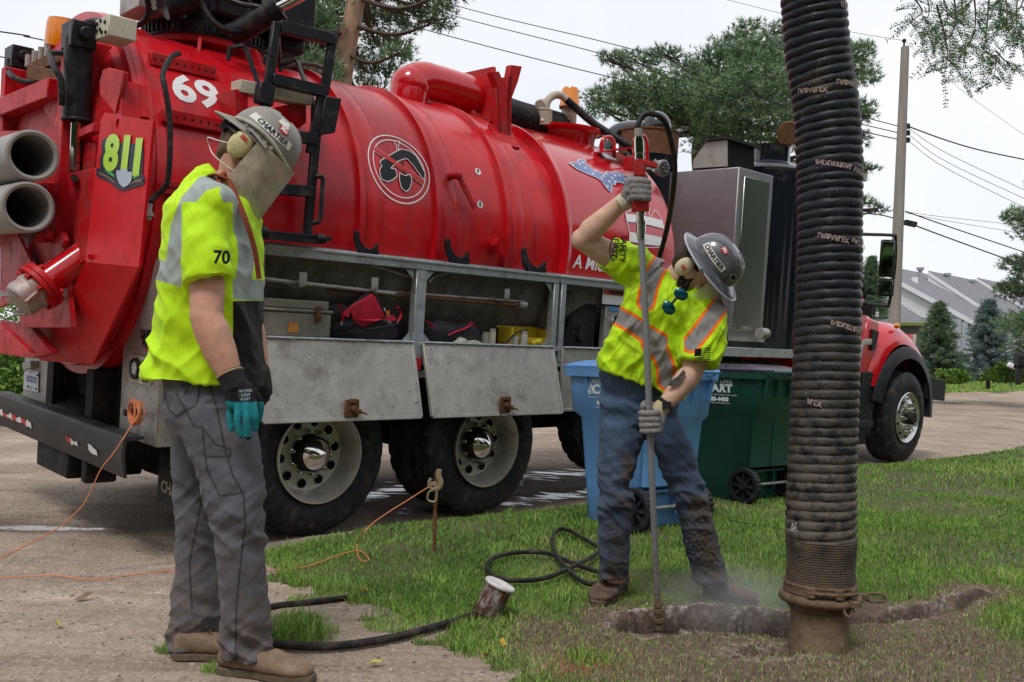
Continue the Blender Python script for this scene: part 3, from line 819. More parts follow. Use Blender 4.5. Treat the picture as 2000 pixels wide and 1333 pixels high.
# big grey tubes carried across the back
for i, (px, py) in enumerate(((64, 304), (55, 405))):
    e = T(px, py, .3); b = MB()
    b.lathe(e, (0, 1, 0), [(2.1, .110), (0, .110), (-.006, .125), (0, .138), (.5, .138), (2.1, .138)], 48)
    tb = P(b, 'storage_tube', PVC, label=('upper' if i == 0 else 'lower') + ' open ended grey tube across the rear')
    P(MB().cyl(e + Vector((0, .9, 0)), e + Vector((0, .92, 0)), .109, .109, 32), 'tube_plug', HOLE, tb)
# tube cradle plates
b = MB()
b.prism([TX(0, 256, 1.85), TX(38, 256, 1.85), TX(40, 273, 1.85), TX(0, 285, 1.85)], (.02, 0, 0))
b.prism([TX(0, 440, 1.8), TX(30, 452, 1.8), TX(75, 540, 1.8), TX(80, 560, 1.8), TX(0, 600, 1.8)], (.02, 0, 0))
P(b, 'tube_cradle', REDD)
b = MB()
b.prism([TX(118, 272, 1.93), TX(137, 270, 1.93), TX(143, 300, 1.93), TX(150, 470, 1.93), TX(140, 485, 1.93), TX(108, 482, 1.93), TX(100, 460, 1.93)], (.03, 0, 0))
b.prism([TX(137, 272, 1.97), TX(186, 280, 1.97), TX(184, 330, 1.97), TX(150, 335, 1.97)], (.03, 0, 0))
b.prism([TX(130, 350, 1.90), TX(136, 338, 1.90), TX(186, 328, 1.90), TX(178, 500, 1.90), TX(150, 520, 1.90)], (.02, 0, 0))
P(b, 'latch_plate', REDD, bevel=.003)
b = MB()
for px, py in ((122, 291), (119, 310), (118, 330), (116, 366), (113, 382), (112, 400), (110, 418), (156, 284), (155, 300), (154, 318)): b.cyl(TX(px, py, 1.93), TX(px, py, 1.925), .008, .008, 8)
b.cyl(TX(145, 348, 1.9), TX(145, 348, 1.86), .022, .022, 6)
P(b, 'plate_bolts', DARK)
b = MB()
b.prism([TX(62, 470, 1.86), TX(100, 455, 1.86), TX(125, 480, 1.86), TX(140, 640, 1.86), TX(40, 640, 1.86), TX(30, 560, 1.86)], (.03, 0, 0))
b.cyl(TX(80, 465, 1.84), TX(80, 465, 1.80), .03, .03, 10); b.cyl(TX(97, 460, 1.84), TX(97, 460, 1.80), .025, .025, 10); b.bar(TX(122, 462, 1.84), TX(128, 478, 1.84), .03, .06); b.bar(TX(60, 475, 1.84), TX(60, 520, 1.84), .02, .03)
P(b, 'lower_latch_assembly', REDD, bevel=.003)
# discharge pipe with valve cap
p0, p1 = TX(182, 488, 2.0), TX(78, 560, 1.72)
b = MB(); b.cyl(p0, p1, .085, .085, 28); dp = P(b, 'discharge_pipe', REDG)
dv = (p1 - p0).normalized(); u_, v_, _ = basis(dv)
b = MB(); b.cyl(p1 - dv * .035, p1 - dv * .005, .138, .138, 28); b.cyl(p1 + dv * .0, p1 + dv * .025, .138, .138, 28)
for k in range(8):
    t = k * PI / 4 + .2; c_ = p1 + (u_ * math.cos(t) + v_ * math.sin(t)) * .115; b.cyl(c_ - dv * .06, c_ + dv * .05, .015, .015, 6)
P(b, 'bolted_flange', REDD, dp)
b = MB(); b.lathe(p1 + dv * .02, dv, [(0, .105), (.03, .11), (.05, .10), (.09, .105), (.12, .09), (.14, .04), (.14, .0)], 26)
for s in (-1, 1): b.bar(p1 + dv * .06 + u_ * .10 * s, p1 + dv * .15 + u_ * .14 * s, .02, .03)
P(b, 'valve_cap', mat('scuffed_valve_metal', (.36, .34, .31), .5, metal=.5, dirt=(.45, .03, .03), damt=.45, dscale=14, bump=.2), dp)
for px, py in ((42, 612), (12, 575)):
    q = TX(px, py, 1.66); b = MB()
    b.tube([q + Vector((0, -.05 + .0045 * i, .012 * math.sin(i * 1.7))) + Vector((.012 * math.cos(i * 1.7), 0, 0)) for i in range(40)], .005, 5)
    b.bar(q + Vector((0, -.1, 0)), q + Vector((0, .12, -.01)), .02, .012); P(b, 'cap_spring', STEELD, dp)
# hydraulic lift cylinders
for px, yy, top, bot, rb, rodb, lab in ((154, .52, 78, 235, .078, 335, 'nearer black hydraulic lift cylinder'), (37, 1.95, 120, 262, .085, 330, 'farther black hydraulic lift cylinder')):
    a = T(px, top, yy); c_ = T(px - 5, bot, yy); r_ = T(px - 9, rodb, yy)
    b = MB(); b.cyl(a, c_, rb, rb, 28); b.torus(c_, (c_ - a), rb - .006, .012)
    cy = P(b, 'lift_cylinder', BLK, label=lab)
    P(MB().cyl(c_, r_, .032, .032, 16), 'cylinder_rod', CHROME, cy)
    b = MB(); b.bb(a.x - .07, a.x + .07, a.y - .09, a.y + .09, a.z - .06, a.z + .09); b.cyl(a + Vector((0, -.13, .02)), a + Vector((0, .1, .02)), .035, .035, 12)
    P(b, 'clevis', BLK, cy, bevel=.006)
b = MB(); b.bb(1.98, 2.14, .24, .45, 2.93, 3.05)
mb_ = P(b, 'valve_block', mat('cream_block', (.55, .52, .42), .5, dirt=(.2, .16, .12), damt=.3, dscale=20), bevel=.006)
b = MB()
for y, z in ((.41, 3.02), (.36, 3.03), (.41, 2.98), (.29, 3.01), (.33, 2.96), (.27, 2.95), (.36, 2.98)): b.cyl((1.985, y, z), (1.972, y, z), .011, .011, 8)
P(b, 'port_plugs', DARK, mb_)
# red top structure of the rear, shelf with strobe
b = MB()
b.prism([T(240, 45, .75), T(288, 62, .75), T(318, 118, .75), T(275, 110, .75)], (0, .03, 0))
b.bb(2.06, 2.14, .62, 1.9, 2.80, 2.92); b.bb(2.06, 2.14, .66, .78, 2.55, 2.79)
P(b, 'rear_top_frame', REDD, bevel=.006)
b = MB()
b.prism([TX(200, 137, 1.9), TX(212, 132, 1.9), TX(240, 140, 1.9), TX(238, 165, 1.9), TX(225, 222, 1.9), TX(195, 185, 1.9), TX(194, 160, 1.9)], (.03, 0, 0))
b.prism([TX(88, 180, 1.9), TX(100, 176, 1.9), TX(130, 200, 1.9), TX(125, 255, 1.9), TX(110, 250, 1.9), TX(85, 215, 1.9)], (.03, 0, 0))
b.bar(TX(245, 168, 1.96), TX(252, 260, 1.96), .10, .10); b.bar(TX(270, 170, 2.03), TX(278, 235, 2.03), .06, .06)
b.bar(TX(100, 290, 1.95), TX(190, 250, 1.95), .05, .05)
P(b, 'hinge_plates', REDD, bevel=.004)
b = MB(); b.prism([TX(45, 130, 1.95), TX(98, 103, 1.95), TX(135, 110, 1.95), TX(70, 140, 1.95)], (.22, 0, 0)); b.bar(TX(60, 140, 1.95), TX(130, 158, 1.95), .05, .09); b.bar(TX(160, 60, 2.0), TX(165, 100, 2.0), .06, .1)
P(b, 'valve_shelf', RUST, bevel=.004)
for px, py in ((55, 131), (68, 124), (80, 117), (92, 111)):
    q = TX(px, py, 2.0); P(MB().cyl(q, q + Vector((0, 0, .08)), .022, .022, 8), 'control_spool', STEELD)
q = TX(120, 97, 2.1); b = MB(); b.lathe(q, (0, 0, 1), [(0, .105), (.03, .105), (.15, .098), (.19, .09), (.195, .0)], 28, cap=True); P(b, 'rear_strobe', AMBER)
for pts, r_ in (([T(97, 105, .7), T(105, 130, .5), T(118, 155, .45), T(121, 190, .45), T(120, 205, .47)], .018), ([T(97, 103, .7), T(125, 104, .6), T(148, 104, .55)], .016), ([T(15, 137, 1.8), T(25, 150, 1.6), T(50, 160, 1.5), T(80, 155, 1.3), T(100, 140, 1.1)], .018), ([T(12, 158, 1.8), T(13, 180, 1.8), T(10, 215, 1.8), T(5, 240, 1.8)], .015), ([T(150, 60, .9), T(165, 48, .9), T(190, 42, .8), T(200, 50, .6)], .022), ([T(350, 105, .2), T(335, 112, .15), T(318, 145, .05), T(322, 170, .0), T(332, 240, -.03), T(328, 350, -.06), T(305, 382, -.05), T(293, 395, -.06)], .016)):
    P(MB().tube(spline(pts, 8), r_, 10), 'hydraulic_hose', RHOSE)
q = T(291, 398, -.06); b = MB(); b.cyl(q, q + Vector((0, 0, -.09)), .02, .016, 6); b.cyl(q + Vector((0, 0, -.05)), q + Vector((0, 0, -.07)), .03, .03, 10); P(b, 'hose_fitting', STEELD)
# perforated straps on the tank side
for (a1, a2) in (((288, 116), (418, 152)), ((312, 226), (452, 256)), ((312, 366), (372, 382))):
    pa, pb = TT(*a1), TT(*a2); mid = tuple((pa + pb) / 2); pb = Vector((pb.x, pa.y, pa.z))
    b = MB(); b.bar(pa + Vector((0, -.03, 0)), pb + Vector((0, -.03, 0)), .05, .075); st = P(b, 'perforated_strap', REDD, bevel=.003)
    b = MB(); nn = 9
    for k in range(nn):
        p = pa.lerp(pb, (k + .5) / nn) + Vector((0, -.057, 0)); b.cyl(p, p + Vector((0, .004, 0)), .007, .007, 8)
    P(b, 'strap_hole', HOLE, st)
b = MB(); b.bar(T(460, 170, .1), T(600, 196, .1), .12, .075); P(b, 'beige_crossbar', IVORY, bevel=.003)
b = MB(); b.prism([T(458, 175, .05), T(484, 175, .05), T(484, 235, .05), T(464, 250, .05)], (0, .35, 0)); b.prism([T(560, 205, .1), T(598, 205, .1), T(598, 240, .1), T(585, 250, .1)], (0, .35, 0)); P(b, 'bar_bracket', REDD)

# --- boom turntable and boom
BX, BY = 3.0, 1.22
b = MB(); b.lathe((BX, BY, 3.14), (0, 0, 1), [(0, .34), (.05, .34), (.06, .40), (.10, .40), (.10, .36)], 48)
for k in range(8):
    t = k * PI / 4 + .3; d_ = Vector((math.cos(t), math.sin(t), 0)); b.prism([Vector((BX, BY, 3.2)) + d_ * .34, Vector((BX, BY, 3.2)) + d_ * .5, Vector((BX, BY, 3.0)) + d_ * .62, Vector((BX, BY, 3.0)) + d_ * .34], d_.cross(Vector((0, 0, 1))) * .02)
P(b, 'turntable_base', REDD)
b = MB(); b.lathe((BX, BY, 3.24), (0, 0, 1), [(0, .3), (0, .41), (.03, .42), (.09, .42), (.10, .38), (.16, .38), (.16, .0)], 60)
for k in range(60):
    t = k * PI / 30; b.box((BX + .425 * math.cos(t), BY + .425 * math.sin(t), 3.29), (.016, .016, .06), Matrix.Rotation(t, 3, 'Z'))
P(b, 'slewing_ring', BLK)
b = MB(); b.bb(BX - .42, BX + .42, BY - .36, BY + .36, 3.42, 3.95); b.bb(BX - .15, BX + .6, BY - .46, BY - .30, 3.38, 4.3); b.bb(BX + .3, BX + .62, BY - .3, BY + .3, 3.30, 3.6)
b.bb(BX - .15, BX + .35, BY + .30, BY + .46, 3.4, 4.4)
P(b, 'boom_turret', BLKM, bevel=.02)
b = MB(); b.bb(2.42, 2.78, .95, 1.3, 3.34, 3.9); P(b, 'boom_cabinet', STEELD, bevel=.01)
b = MB(); b.cyl(T(455, 70, .6), T(535, 22, .35), .075, .075, 24); b.cyl(T(528, 26, .37), T(545, 14, .33), .09, .09, 24)
bcx = P(b, 'boom_cylinder', BLK); P(MB().cyl(T(540, 18, .34), T(640, -35, .1), .035, .035, 14), 'cylinder_rod', CHROME, bcx)
b = MB(); b.cyl(T(318, 12, .85), T(385, -8, .8), .09, .09, 20); b.cyl((BX - .2, .72, 3.62), (BX + .2, .72, 3.62), .09, .09, 20); P(b, 'turret_motor', BLK)
b = MB(); b.prism([T(285, 0, .8), T(312, 0, .8), T(312, 22, .8), T(300, 30, .8), T(290, 28, .8)], (0, .02, 0)); P(b, 'turret_plate', BLK)
for px, py in ((300, 5), (301, 15)): P(MB().cyl(T(px, py, .8), T(px, py, .74), .018, .018, 6), 'turret_bolt', STEELD)
for pts in ([T(265, 52, .9), T(283, 40, .8), T(290, 15, .75), T(285, -10, .7)], [T(380, -5, .6), T(395, 10, .6), T(415, 40, .55), T(445, 60, .5), T(480, 58, .5), T(505, 30, .5)], [T(478, -5, .5), T(490, 15, .5), T(480, 35, .5), T(465, 55, .5)], [T(430, -8, .6), T(470, 8, .5), T(505, 14, .4), T(530, 22, .38)]):
    P(MB().tube(spline(pts, 8), .018, 8), 'boom_hose', RHOSE)
b = MB(); tip = TI @ Vector((.75, 3.75, 5.2)); b.bar((BX, BY, 4.15), tip, .26, .34); P(b, 'boom_arm', BLK, bevel=.01)

# --- ladder, grab rails, platform
b = MB()
YL = -.02
for p, q in (((541, 44), (519, 205)), ((651, 68), (633, 185)), ((628, 187), (605, 300)), ((519, 200), (500, 300)), ((618, 262), (600, 458))): b.bar(T(*p, YL), T(*q, YL), .055, .035, (0, 1, 0))
b.bar(T(500, 300, YL), T(492, 455, YL), .055, .035, (0, 1, 0))
P(b, 'ladder_frame', BLK, bevel=.004)
for p, q in (((545, 52), (651, 78)), ((530, 155), (634, 180)), ((505, 260), (618, 272)), ((500, 366), (608, 375))):
    P(MB().bar(T(*p, YL), T(*q, YL), .06, .07, (0, 0, 1)), 'ladder_rung', BLK, bevel=.004)
b = MB(); b.bar(T(519, 165, YL - .02), T(514, 205, YL - .02), .07, .10); b.prism([T(636, 188, YL - .03), T(668, 192, YL - .03), T(655, 260, YL - .03), T(623, 265, YL - .03)], (0, .08, 0)); P(b, 'ladder_hinge_box', BLK, bevel=.005)
for pts in ([T(446, 118, .3), T(448, 95, .3), T(475, 90, .28), T(480, 95, .27), T(512, 185, .1), T(511, 200, .1)], [T(547, 140, .4), T(551, 128, .4), T(575, 117, .35), T(580, 120, .34), T(612, 200, .08), T(611, 262, .02)], [T(618, 345, -.05), T(629, 345, -.08), T(631, 350, -.08), T(626, 425, -.08), T(622, 434, -.08), T(612, 436, -.05)], [T(541, 50, .05), T(546, 130, .5)], [T(517, 102, .0), T(535, 105, .3)]):
    P(MB().tube(pts, .016, 8), 'grab_rail', BLK)
b = MB(); b.bar(T(500, 455, -.1), T(630, 468, -.1), .22, .03); b.bar(T(502, 458, -.2), T(628, 470, -.2), .02, .05)
b.cyl(T(505, 452, -.22), T(520, 454, -.22), .035, .035, 12); b.cyl(T(618, 466, -.22), T(634, 468, -.22), .03, .03, 12); P(b, 'folding_step', BLK, bevel=.003)
# steering-wheel-like valve hand wheel behind the ladder
q = T(595, 146, .95); b = MB(); b.torus(q, (-.35, -.5, .8), .19, .018, 36, 10)
u_, v_, _ = basis((-.35, -.5, .8))
for k in range(3):
    t = k * 2 * PI / 3 + .5; b.bar(q, q + (u_ * math.cos(t) + v_ * math.sin(t)) * .19, .03, .015)
b.ball(q, .04); P(b, 'hand_wheel', mat('hand_wheel_grey', (.20, .19, .18), .5))

# --- rear body: two tail boxes, bumper, lights, plate
ZB = .63
def tailbox(y0, y1, near):
    a, b_ = (y0, y1) if near else (y1, y0)
    s = MB()
    zt = 1.86
    poly = [(2.28, a, ZB), (2.28, b_, ZB), (2.28, b_, 1.32), (2.28, a + (b_ - a) * .48, 1.56), (2.28, a + (b_ - a) * .0, zt)]
    s.prism(poly, (.62, 0, 0))
    return s
tb1 = P(tailbox(0.0, .56, True), 'tail_box', STEELD, label='near side grey tail box with a round hose bracket', bevel=.006)
tb2 = P(tailbox(1.93, 2.46, False), 'tail_box', STEELD, label='far side grey tail box carrying the licence plate', bevel=.006)
b = MB()
q = [TX(*p, 2.275) for p in ((257, 692), (297, 702), (296, 754), (254, 746))]
b.prism(q, (-.006, 0, 0)); lp = P(b, 'light_panel', IVORY, bevel=.002)
for px, m_, nm in ((267, mat('clear_lens', (.5, .5, .5), .15), 'reversing_light'), (287, mat('red_lens', (.30, .01, .01), .15), 'tail_light')):
    c_ = TX(px, 720 + (px - 267) * .25, 2.268); b = MB(); b.lathe(c_, (-1, 0, 0), [(-.01, .0), (-.01, .062), (.02, .064), (.022, .05), (.014, .046)], 28); li = P(b, nm, BLKM, lp)
    b = MB(); b.lathe(c_, (-1, 0, 0), [(.010, .047), (.018, .03), (.02, 0)], 24)
    for k in range(12): b.ball(c_ + Vector((-.017, .030 * math.cos(k * PI / 6), .030 * math.sin(k * PI / 6))), .006, 6, 4)
    P(b, 'lens', m_, li)
c_ = TX(91, 700, 2.27)
b = MB(); b.bar(TX(51, 715, 2.25), TX(67, 712, 2.25), .05, .05); P(b, 'plate_lamp', STEELD)
b = MB(); b.prism([TX(*p, 2.272) for p in ((49, 727), (76, 726), (75, 767), (46, 760))], (-.004, 0, 0))
pl = P(b, 'licence_plate', mat('plate_white', (.62, .65, .70), .45, dirt=(.3, .28, .26), damt=.3, dscale=20))
b = MB(); o_ = TX(61.5, 742, 2.266); place(b, text_tris('BC02737', .088, .002), planefn(o_, (0, -1, 0), (0, 0, 1)), s=.72); 
o2 = TX(61.5, 758, 2.266); place(b, text_tris('16', .03, .001), planefn(o2, (0, -1, 0), (0, 0, 1)))
P(b, 'plate_number', mat('plate_blue', (.02, .05, .25), .4), pl, smooth=0)
b = MB()
for px, py in ((55, 755), (70, 760), (73, 733)): b.cyl(TX(px, py, 2.268), TX(px, py, 2.262), .008, .008, 8)
P(b, 'plate_screw', RUST, pl)
b = MB(); place(b, text_tris('SAFETY', .085, .003), planefn(TX(290, 655, 2.276), (0, -1, 0), (0, 0, 1)), s=.85); place(b, text_tris('FIRST', .085, .003), planefn(TX(289, 672, 2.276), (0, -1, 0), (0, 0, 1)), s=.85)
P(b, 'safety_first_decal', BLACKV, tb1, smooth=0)
b = MB(); qq = [TX(*p, 2.276) for p in ((276, 676), (283, 682), (300, 680), (300, 683), (283, 685))]; b.add(qq, [(0, 1, 2, 3, 4)]); P(b, 'red_swoosh', REDV, tb1, smooth=0)
# bumper: channel with a lip
b = MB()
sec = [(2.20, .70), (2.10, .70), (2.085, .685), (2.075, .60), (2.10, .47), (2.115, .47), (2.095, .60), (2.105, .675), (2.20, .685)]
b.rings([[Vector((x, y, z)) for x, z in sec] for y in (-.02, 1.2, 1.22, 2.48)], True)
bmp = P(b, 'rear_bumper', mat('bumper_black', (.022, .023, .026), .5, dirt=(.09, .075, .06), damt=.5, dscale=7, bump=.15, spots=((.3, .28, .26), 30, .72), stretch=(1, 1, .5)))
def tape(y0, y1, n0, seed):
    r_ = random.Random(seed); n_ = max(2, int((y1 - y0) / .035)); v = []; 
    for i in range(n_ + 1):
        y = y0 + (y1 - y0) * i / n_
        lo_ = .545 + r_.uniform(-.004, .012) ; hi = .60 - r_.uniform(0, .025)
        v += [Vector((2.0715 + (.60 - lo_) * .15, y, lo_)), Vector((2.072, y, hi))]
    W_, R_ = MB(), MB()
    for i in range(n_):
        tgt = R_ if (i // 3 + n0) % 2 else W_
        tgt.add([v[2 * i], v[2 * i + 1], v[2 * i + 3], v[2 * i + 2]], [(0, 1, 2, 3)])
    for t_, m_, nm in ((W_, WHITE, 'white_tape_remnant'), (R_, REDV, 'red_tape_remnant')):
        if t_.v: P(t_, nm, m_, bmp, smooth=0)
tape(1.55, 2.42, 0, 3); tape(.66, .86, 0, 5); tape(.34, .48, 0, 8)
b = MB(); b.bb(2.12, 2.6, .95, 1.55, .30, .47); b.bb(2.11, 2.3, .60, .68, .33, .47); P(b, 'tow_hitch_mount', DARK, bevel=.01)
# black chute plate between boxes
b = MB(); b.prism([TX(132, 732, 2.5), TX(220, 755, 2.5), TX(175, 826, 2.16), TX(88, 796, 2.16)], (.02, 0, .0)); P(b, 'spill_plate', BLKM, bevel=.003)
b = MB(); b.prism([TX(62, 690, 1.75), TX(0, 632, 1.75), TX(0, 690, 1.75)], (.03, 0, 0)); b.prism([TX(0, 625, 1.9), TX(60, 640, 1.9), TX(100, 690, 1.9), TX(60, 700, 1.9), TX(0, 690, 1.9)], (.05, 0, 0)); P(b, 'lower_door_skirt', REDD)
# chassis
b = MB(); b.bb(2.2, 12.4, .80, .92, .70, 1.0); b.bb(2.2, 12.4, 1.55, 1.67, .70, 1.0); b.bb(2.35, 2.5, .5, 1.95, .5, 1.3)
b.bb(2.9, 9.0, .6, 1.85, 1.0, 1.25)
for x in (3.365, 4.81): b.cyl((x, .1, .525), (x, 2.35, .525), .09, .09, 12); b.ball((x, 1.22, .56), .2, 14, 10); b.cyl((x, .3, .525), (x, .55, .525), .2, .2, 20); b.cyl((x, 1.9, .525), (x, 2.15, .525), .2, .2, 20)
b.bb(3.5, 4.7, .45, .6, .75, .88)
b.cyl((11.78, .2, .55), (11.78, 2.25, .55), .07, .07, 12)
P(b, 'chassis', DARK)
b = MB(); b.bb(5.3, 6.2, .55, 1.9, .55, .95); b.cyl((6.1, .35, .72), (7.3, .35, .72), .25, .25, 24); P(b, 'air_tanks', DARK)
b = MB(); b.bb(2.42, 2.90, .02, .54, 1.2, 1.5); P(b, 'inner_box', DARK)
b = MB(); b.bb(2.55, 2.57, .02, .58, .20, .80); mf = P(b, 'mud_flap', BLKM)
b = MB(); place(b, text_tris('CHARTIER', .10, .003, 'LEFT'), planefn((2.546, .52, .30), (0, -1, 0), (0, 0, 1))); P(b, 'mud_flap_lettering', IVORY, mf, smooth=0)
# cord hook on the tail box
q = TX(262, 806, 2.24); b = MB(); b.bar(q + Vector((.04, .09, .0)), q + Vector((.03, -.02, 0)), .05, .03); b.bar(q + Vector((.04, 0, 0)), q + Vector((-.06, 0, 0)), .035, .035); P(b, 'cord_hook', BLKM)
# side marker frame near the worker
b = MB(); b.bb(2.42, 2.9, -.012, .0, .72, 1.15); P(b, 'side_access_door', STEELF, bevel=.003)
b = MB(); b.bb(2.52, 2.7, -.016, -.013, .78, .92); P(b, 'torn_reflector', WHITE)

# --- side lockers
ZR, ZS = 1.85, 1.285
X0, X1 = 2.78, 8.9
b = MB(); b.bb(X0, 5.44, -.035, .05, ZR - .065, ZR); b.bb(X0, 5.44, -.05, -.02, ZR - .018, ZR + .003); P(b, 'top_rail', STEELF, bevel=.004)
b = MB(); b.bb(5.45, 7.3, -.035, .05, ZR - .065, ZR); b.bb(5.45, 7.3, -.05, -.02, ZR - .018, ZR + .003); P(b, 'top_rail', STEELF, bevel=.004)
b = MB(); b.bb(X0, 7.3, -.02, .62, ZR + .001, ZR + .012); P(b, 'locker_roof', STEELD)
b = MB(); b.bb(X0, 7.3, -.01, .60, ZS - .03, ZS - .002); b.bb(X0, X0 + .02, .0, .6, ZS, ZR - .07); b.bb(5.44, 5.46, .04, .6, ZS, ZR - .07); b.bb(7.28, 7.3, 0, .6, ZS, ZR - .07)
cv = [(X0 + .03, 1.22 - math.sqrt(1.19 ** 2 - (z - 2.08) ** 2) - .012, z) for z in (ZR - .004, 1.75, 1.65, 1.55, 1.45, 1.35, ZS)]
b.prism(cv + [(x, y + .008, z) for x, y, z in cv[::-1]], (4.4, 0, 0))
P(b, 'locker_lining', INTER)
for x in (2.80, 4.03, 5.385, 5.47, 7.22):
    b = MB(); b.bb(x, x + (.09 if x == 4.03 else .055), -.034, .03, ZS - .12, ZR - .068); P(b, 'locker_post', STEELF, bevel=.004)
b = MB()
for x, s in ((4.02, -1), (4.13, 1), (5.375, -1)):
    for z, sz in ((ZS + .0, 1), (ZR - .07, -1)): b.prism([(x, -.01, z), (x + s * .07, -.01, z), (x, -.01, z + sz * .07)], (0, .006, 0))
P(b, 'corner_gussets', STEELF)
b = MB(); b.bb(X0, 7.3, -.036, .03, ZS - .035, ZS); b.bb(X0, 7.3, -.03, .04, ZS - .16, ZS - .10); b.bb(X0, 7.3, -.03, .04, ZS - .25, ZS - .2); P(b, 'shelf_edge', STEELF, bevel=.003)
b = MB(); b.bb(4.04, 4.11, -.037, -.031, ZS - .196, ZS - .11); P(b, 'red_reflector', REDV)
for (xa, xb, tilt, lab) in ((2.84, 4.02, .15, 'rear locker door hanging open'), (4.12, 5.40, .15, 'middle locker door hanging open'), (5.52, 7.2, .02, 'front locker door hanging down')):
    zt, zb_ = ZS - .005, .785; b = MB()
    n_ = 1
    c1, c2 = Vector((xa, -.045, zt)), Vector((xb, -.045, zt)); c3, c4_ = Vector((xb, -.045 - tilt, zb_)), Vector((xa, -.045 - tilt, zb_))
    nrm = (c2 - c1).cross(c4_ - c1).normalized() * .018
    b.prism([c1, c2, c3, c4_], nrm)
    for p, q in ((c1, c2), (c2, c3), (c3, c4_), (c4_, c1)): b.bar(p + nrm * .5, q + nrm * .5, .024, .024, nrm)
    d_ = P(b, 'locker_door', STEELD, label=lab, bevel=.002)
    b = MB(); b.cyl(c1 + Vector((0, -.005, .004)), c2 + Vector((0, -.005, .004)), .009, .009, 8)
    for k in range(3): b.cyl(c1.lerp(c2, .2 + .3 * k) + Vector((0, -.014, .0)), c1.lerp(c2, .2 + .3 * k) + Vector((0, -.02, -.0)), .009, .009, 6)
    P(b, 'piano_hinge', STEELF, d_)
    m_ = c4_.lerp(c3, .52) + (c1 - c4_) * .14 - nrm.normalized() * 0
    fr = m_ + Vector((0, -.02, 0)); b = MB()
    b.box(fr, (.10, .02, .11)); b.box(fr + Vector((.0, -.015, .05)), (.05, .03, .025)); b.box(fr + Vector((.03, -.02, -.02)), (.05, .03, .03)); b.bar(fr + Vector((0, -.02, 0)), fr + Vector((.09, -.04, -.035)), .018, .012); b.cyl(fr + Vector((0, -.01, 0)), fr + Vector((0, -.04, 0)), .02, .02, 8)
    P(b, 'door_latch', RUST, d_, bevel=.002)
# rods across the lockers with J brackets
P(MB().cyl(T(500, 543, .03), T(770, 574, .03), .014, .014, 10), 'digging_rod', STEELD)
P(MB().cyl(T(640, 566, .06), T(1015, 597, .06), .013, .013, 10), 'digging_rod', RUST)
P(MB().cyl(T(700, 566, .10), T(1025, 590, .10), .012, .012, 10), 'digging_rod', STEELD)
b = MB(); b.cyl(T(1012, 595, .06), T(1026, 596, .06), .03, .03, 12); P(b, 'rod_coupling', STEELD)
for px, py in ((585, 551), (983, 580), (725, 560)):
    q = T(px, py, .02); b = MB(); b.tube(spline([q + Vector((-.05, .14, .06)), q + Vector((-.03, .08, -.02)), q + Vector((0, -.02, -.03)), q + Vector((0, -.04, .0)), q + Vector((0, -.04, .06))], 4), .03, 6, flat=.2); P(b, 'rod_bracket', STEELD)
for pts in ([T(700, 515, .08), T(750, 525, .05), T(790, 538, .04), T(815, 540, .03)], [T(838, 552, .03), T(850, 540, .05), T(880, 533, .07)]): P(MB().tube(spline(pts, 6), .010, 6), 'cable', PVC)
# control compartment
b = MB(); b.prism([(5.62, .1, ZS), (6.04, .1, ZS), (6.04, .1, ZR - .2), (5.9, .1, ZR - .2), (5.75, .1, ZS + .25)], (0, .05, 0)); b.cyl((5.83, .09, ZS + .09), (5.83, .04, ZS + .09), .04, .04, 10); b.box((5.85, .08, ZS + .12), (.07, .05, .12)); P(b, 'pump_housing', DARK, bevel=.006)
b = MB(); b.bb(6.09, 6.75, .04, .10, ZS + .0, ZS + .36); cp_ = P(b, 'control_panel', STEELD, bevel=.006)
b = MB(); b.lathe((6.22, .04, ZS + .22), (0, -1, 0), [(0, .065), (.02, .065), (.022, .055), (.012, .05), (.012, 0)], 28); ga = P(b, 'pressure_gauge', CHROME, cp_)
b = MB(); b.cyl((6.17, .039, ZS + .10), (6.17, .03, ZS + .10), .018, .018, 10); b.cyl((6.27, .039, ZS + .10), (6.27, .02, ZS + .10), .014, .014, 10); P(b, 'switches', BLKM, cp_)
b = MB(); b.bb(6.14, 6.3, .036, .039, ZS + .315, ZS + .35); P(b, 'blue_sticker', mat('sticker_blue', (.08, .3, .6), .4), cp_)
b = MB(); b.box((5.63, .060, ZS + .42), (.14, .004, .09), Matrix.Rotation(rad(-15), 3, 'X')); P(b, 'black_sticker', BLACKV)
b = MB(); b.bb(6.02, 6.40, .022, .027, ZS + .37, ZS + .50); wl_ = P(b, 'warning_sticker', WHITE)
b = MB(); b.bb(6.03, 6.39, .016, .020, ZS + .45, ZS + .49); P(b, 'warning_header', mat('warn_orange', (.6, .12, .03), .4), wl_)
b = MB(); place(b, text_tris('WARNING', .05, .002), planefn((6.21, .014, ZS + .47), (1, 0, 0), (0, 0, 1))); P(b, 'warning_text', BLACKV, wl_, smooth=0)
# hooks along the rail
hk = [(437, 0), (431, 30), (440, 75), (455, 104), (530, 112), (536, 92), (528, 82), (537, 57), (526, 62), (512, 80), (490, 84), (470, 70), (455, 45), (447, 0)]
for dx, dy in ((0, 0), (395, 36), (728, 78)):
    b = MB(); b.prism([T(500 + (a + dx) * .45, 450 + (c + dy) * .45, -.045) for a, c in hk], (0, .03, 0)); P(b, 'hose_hook', BLK, bevel=.002)
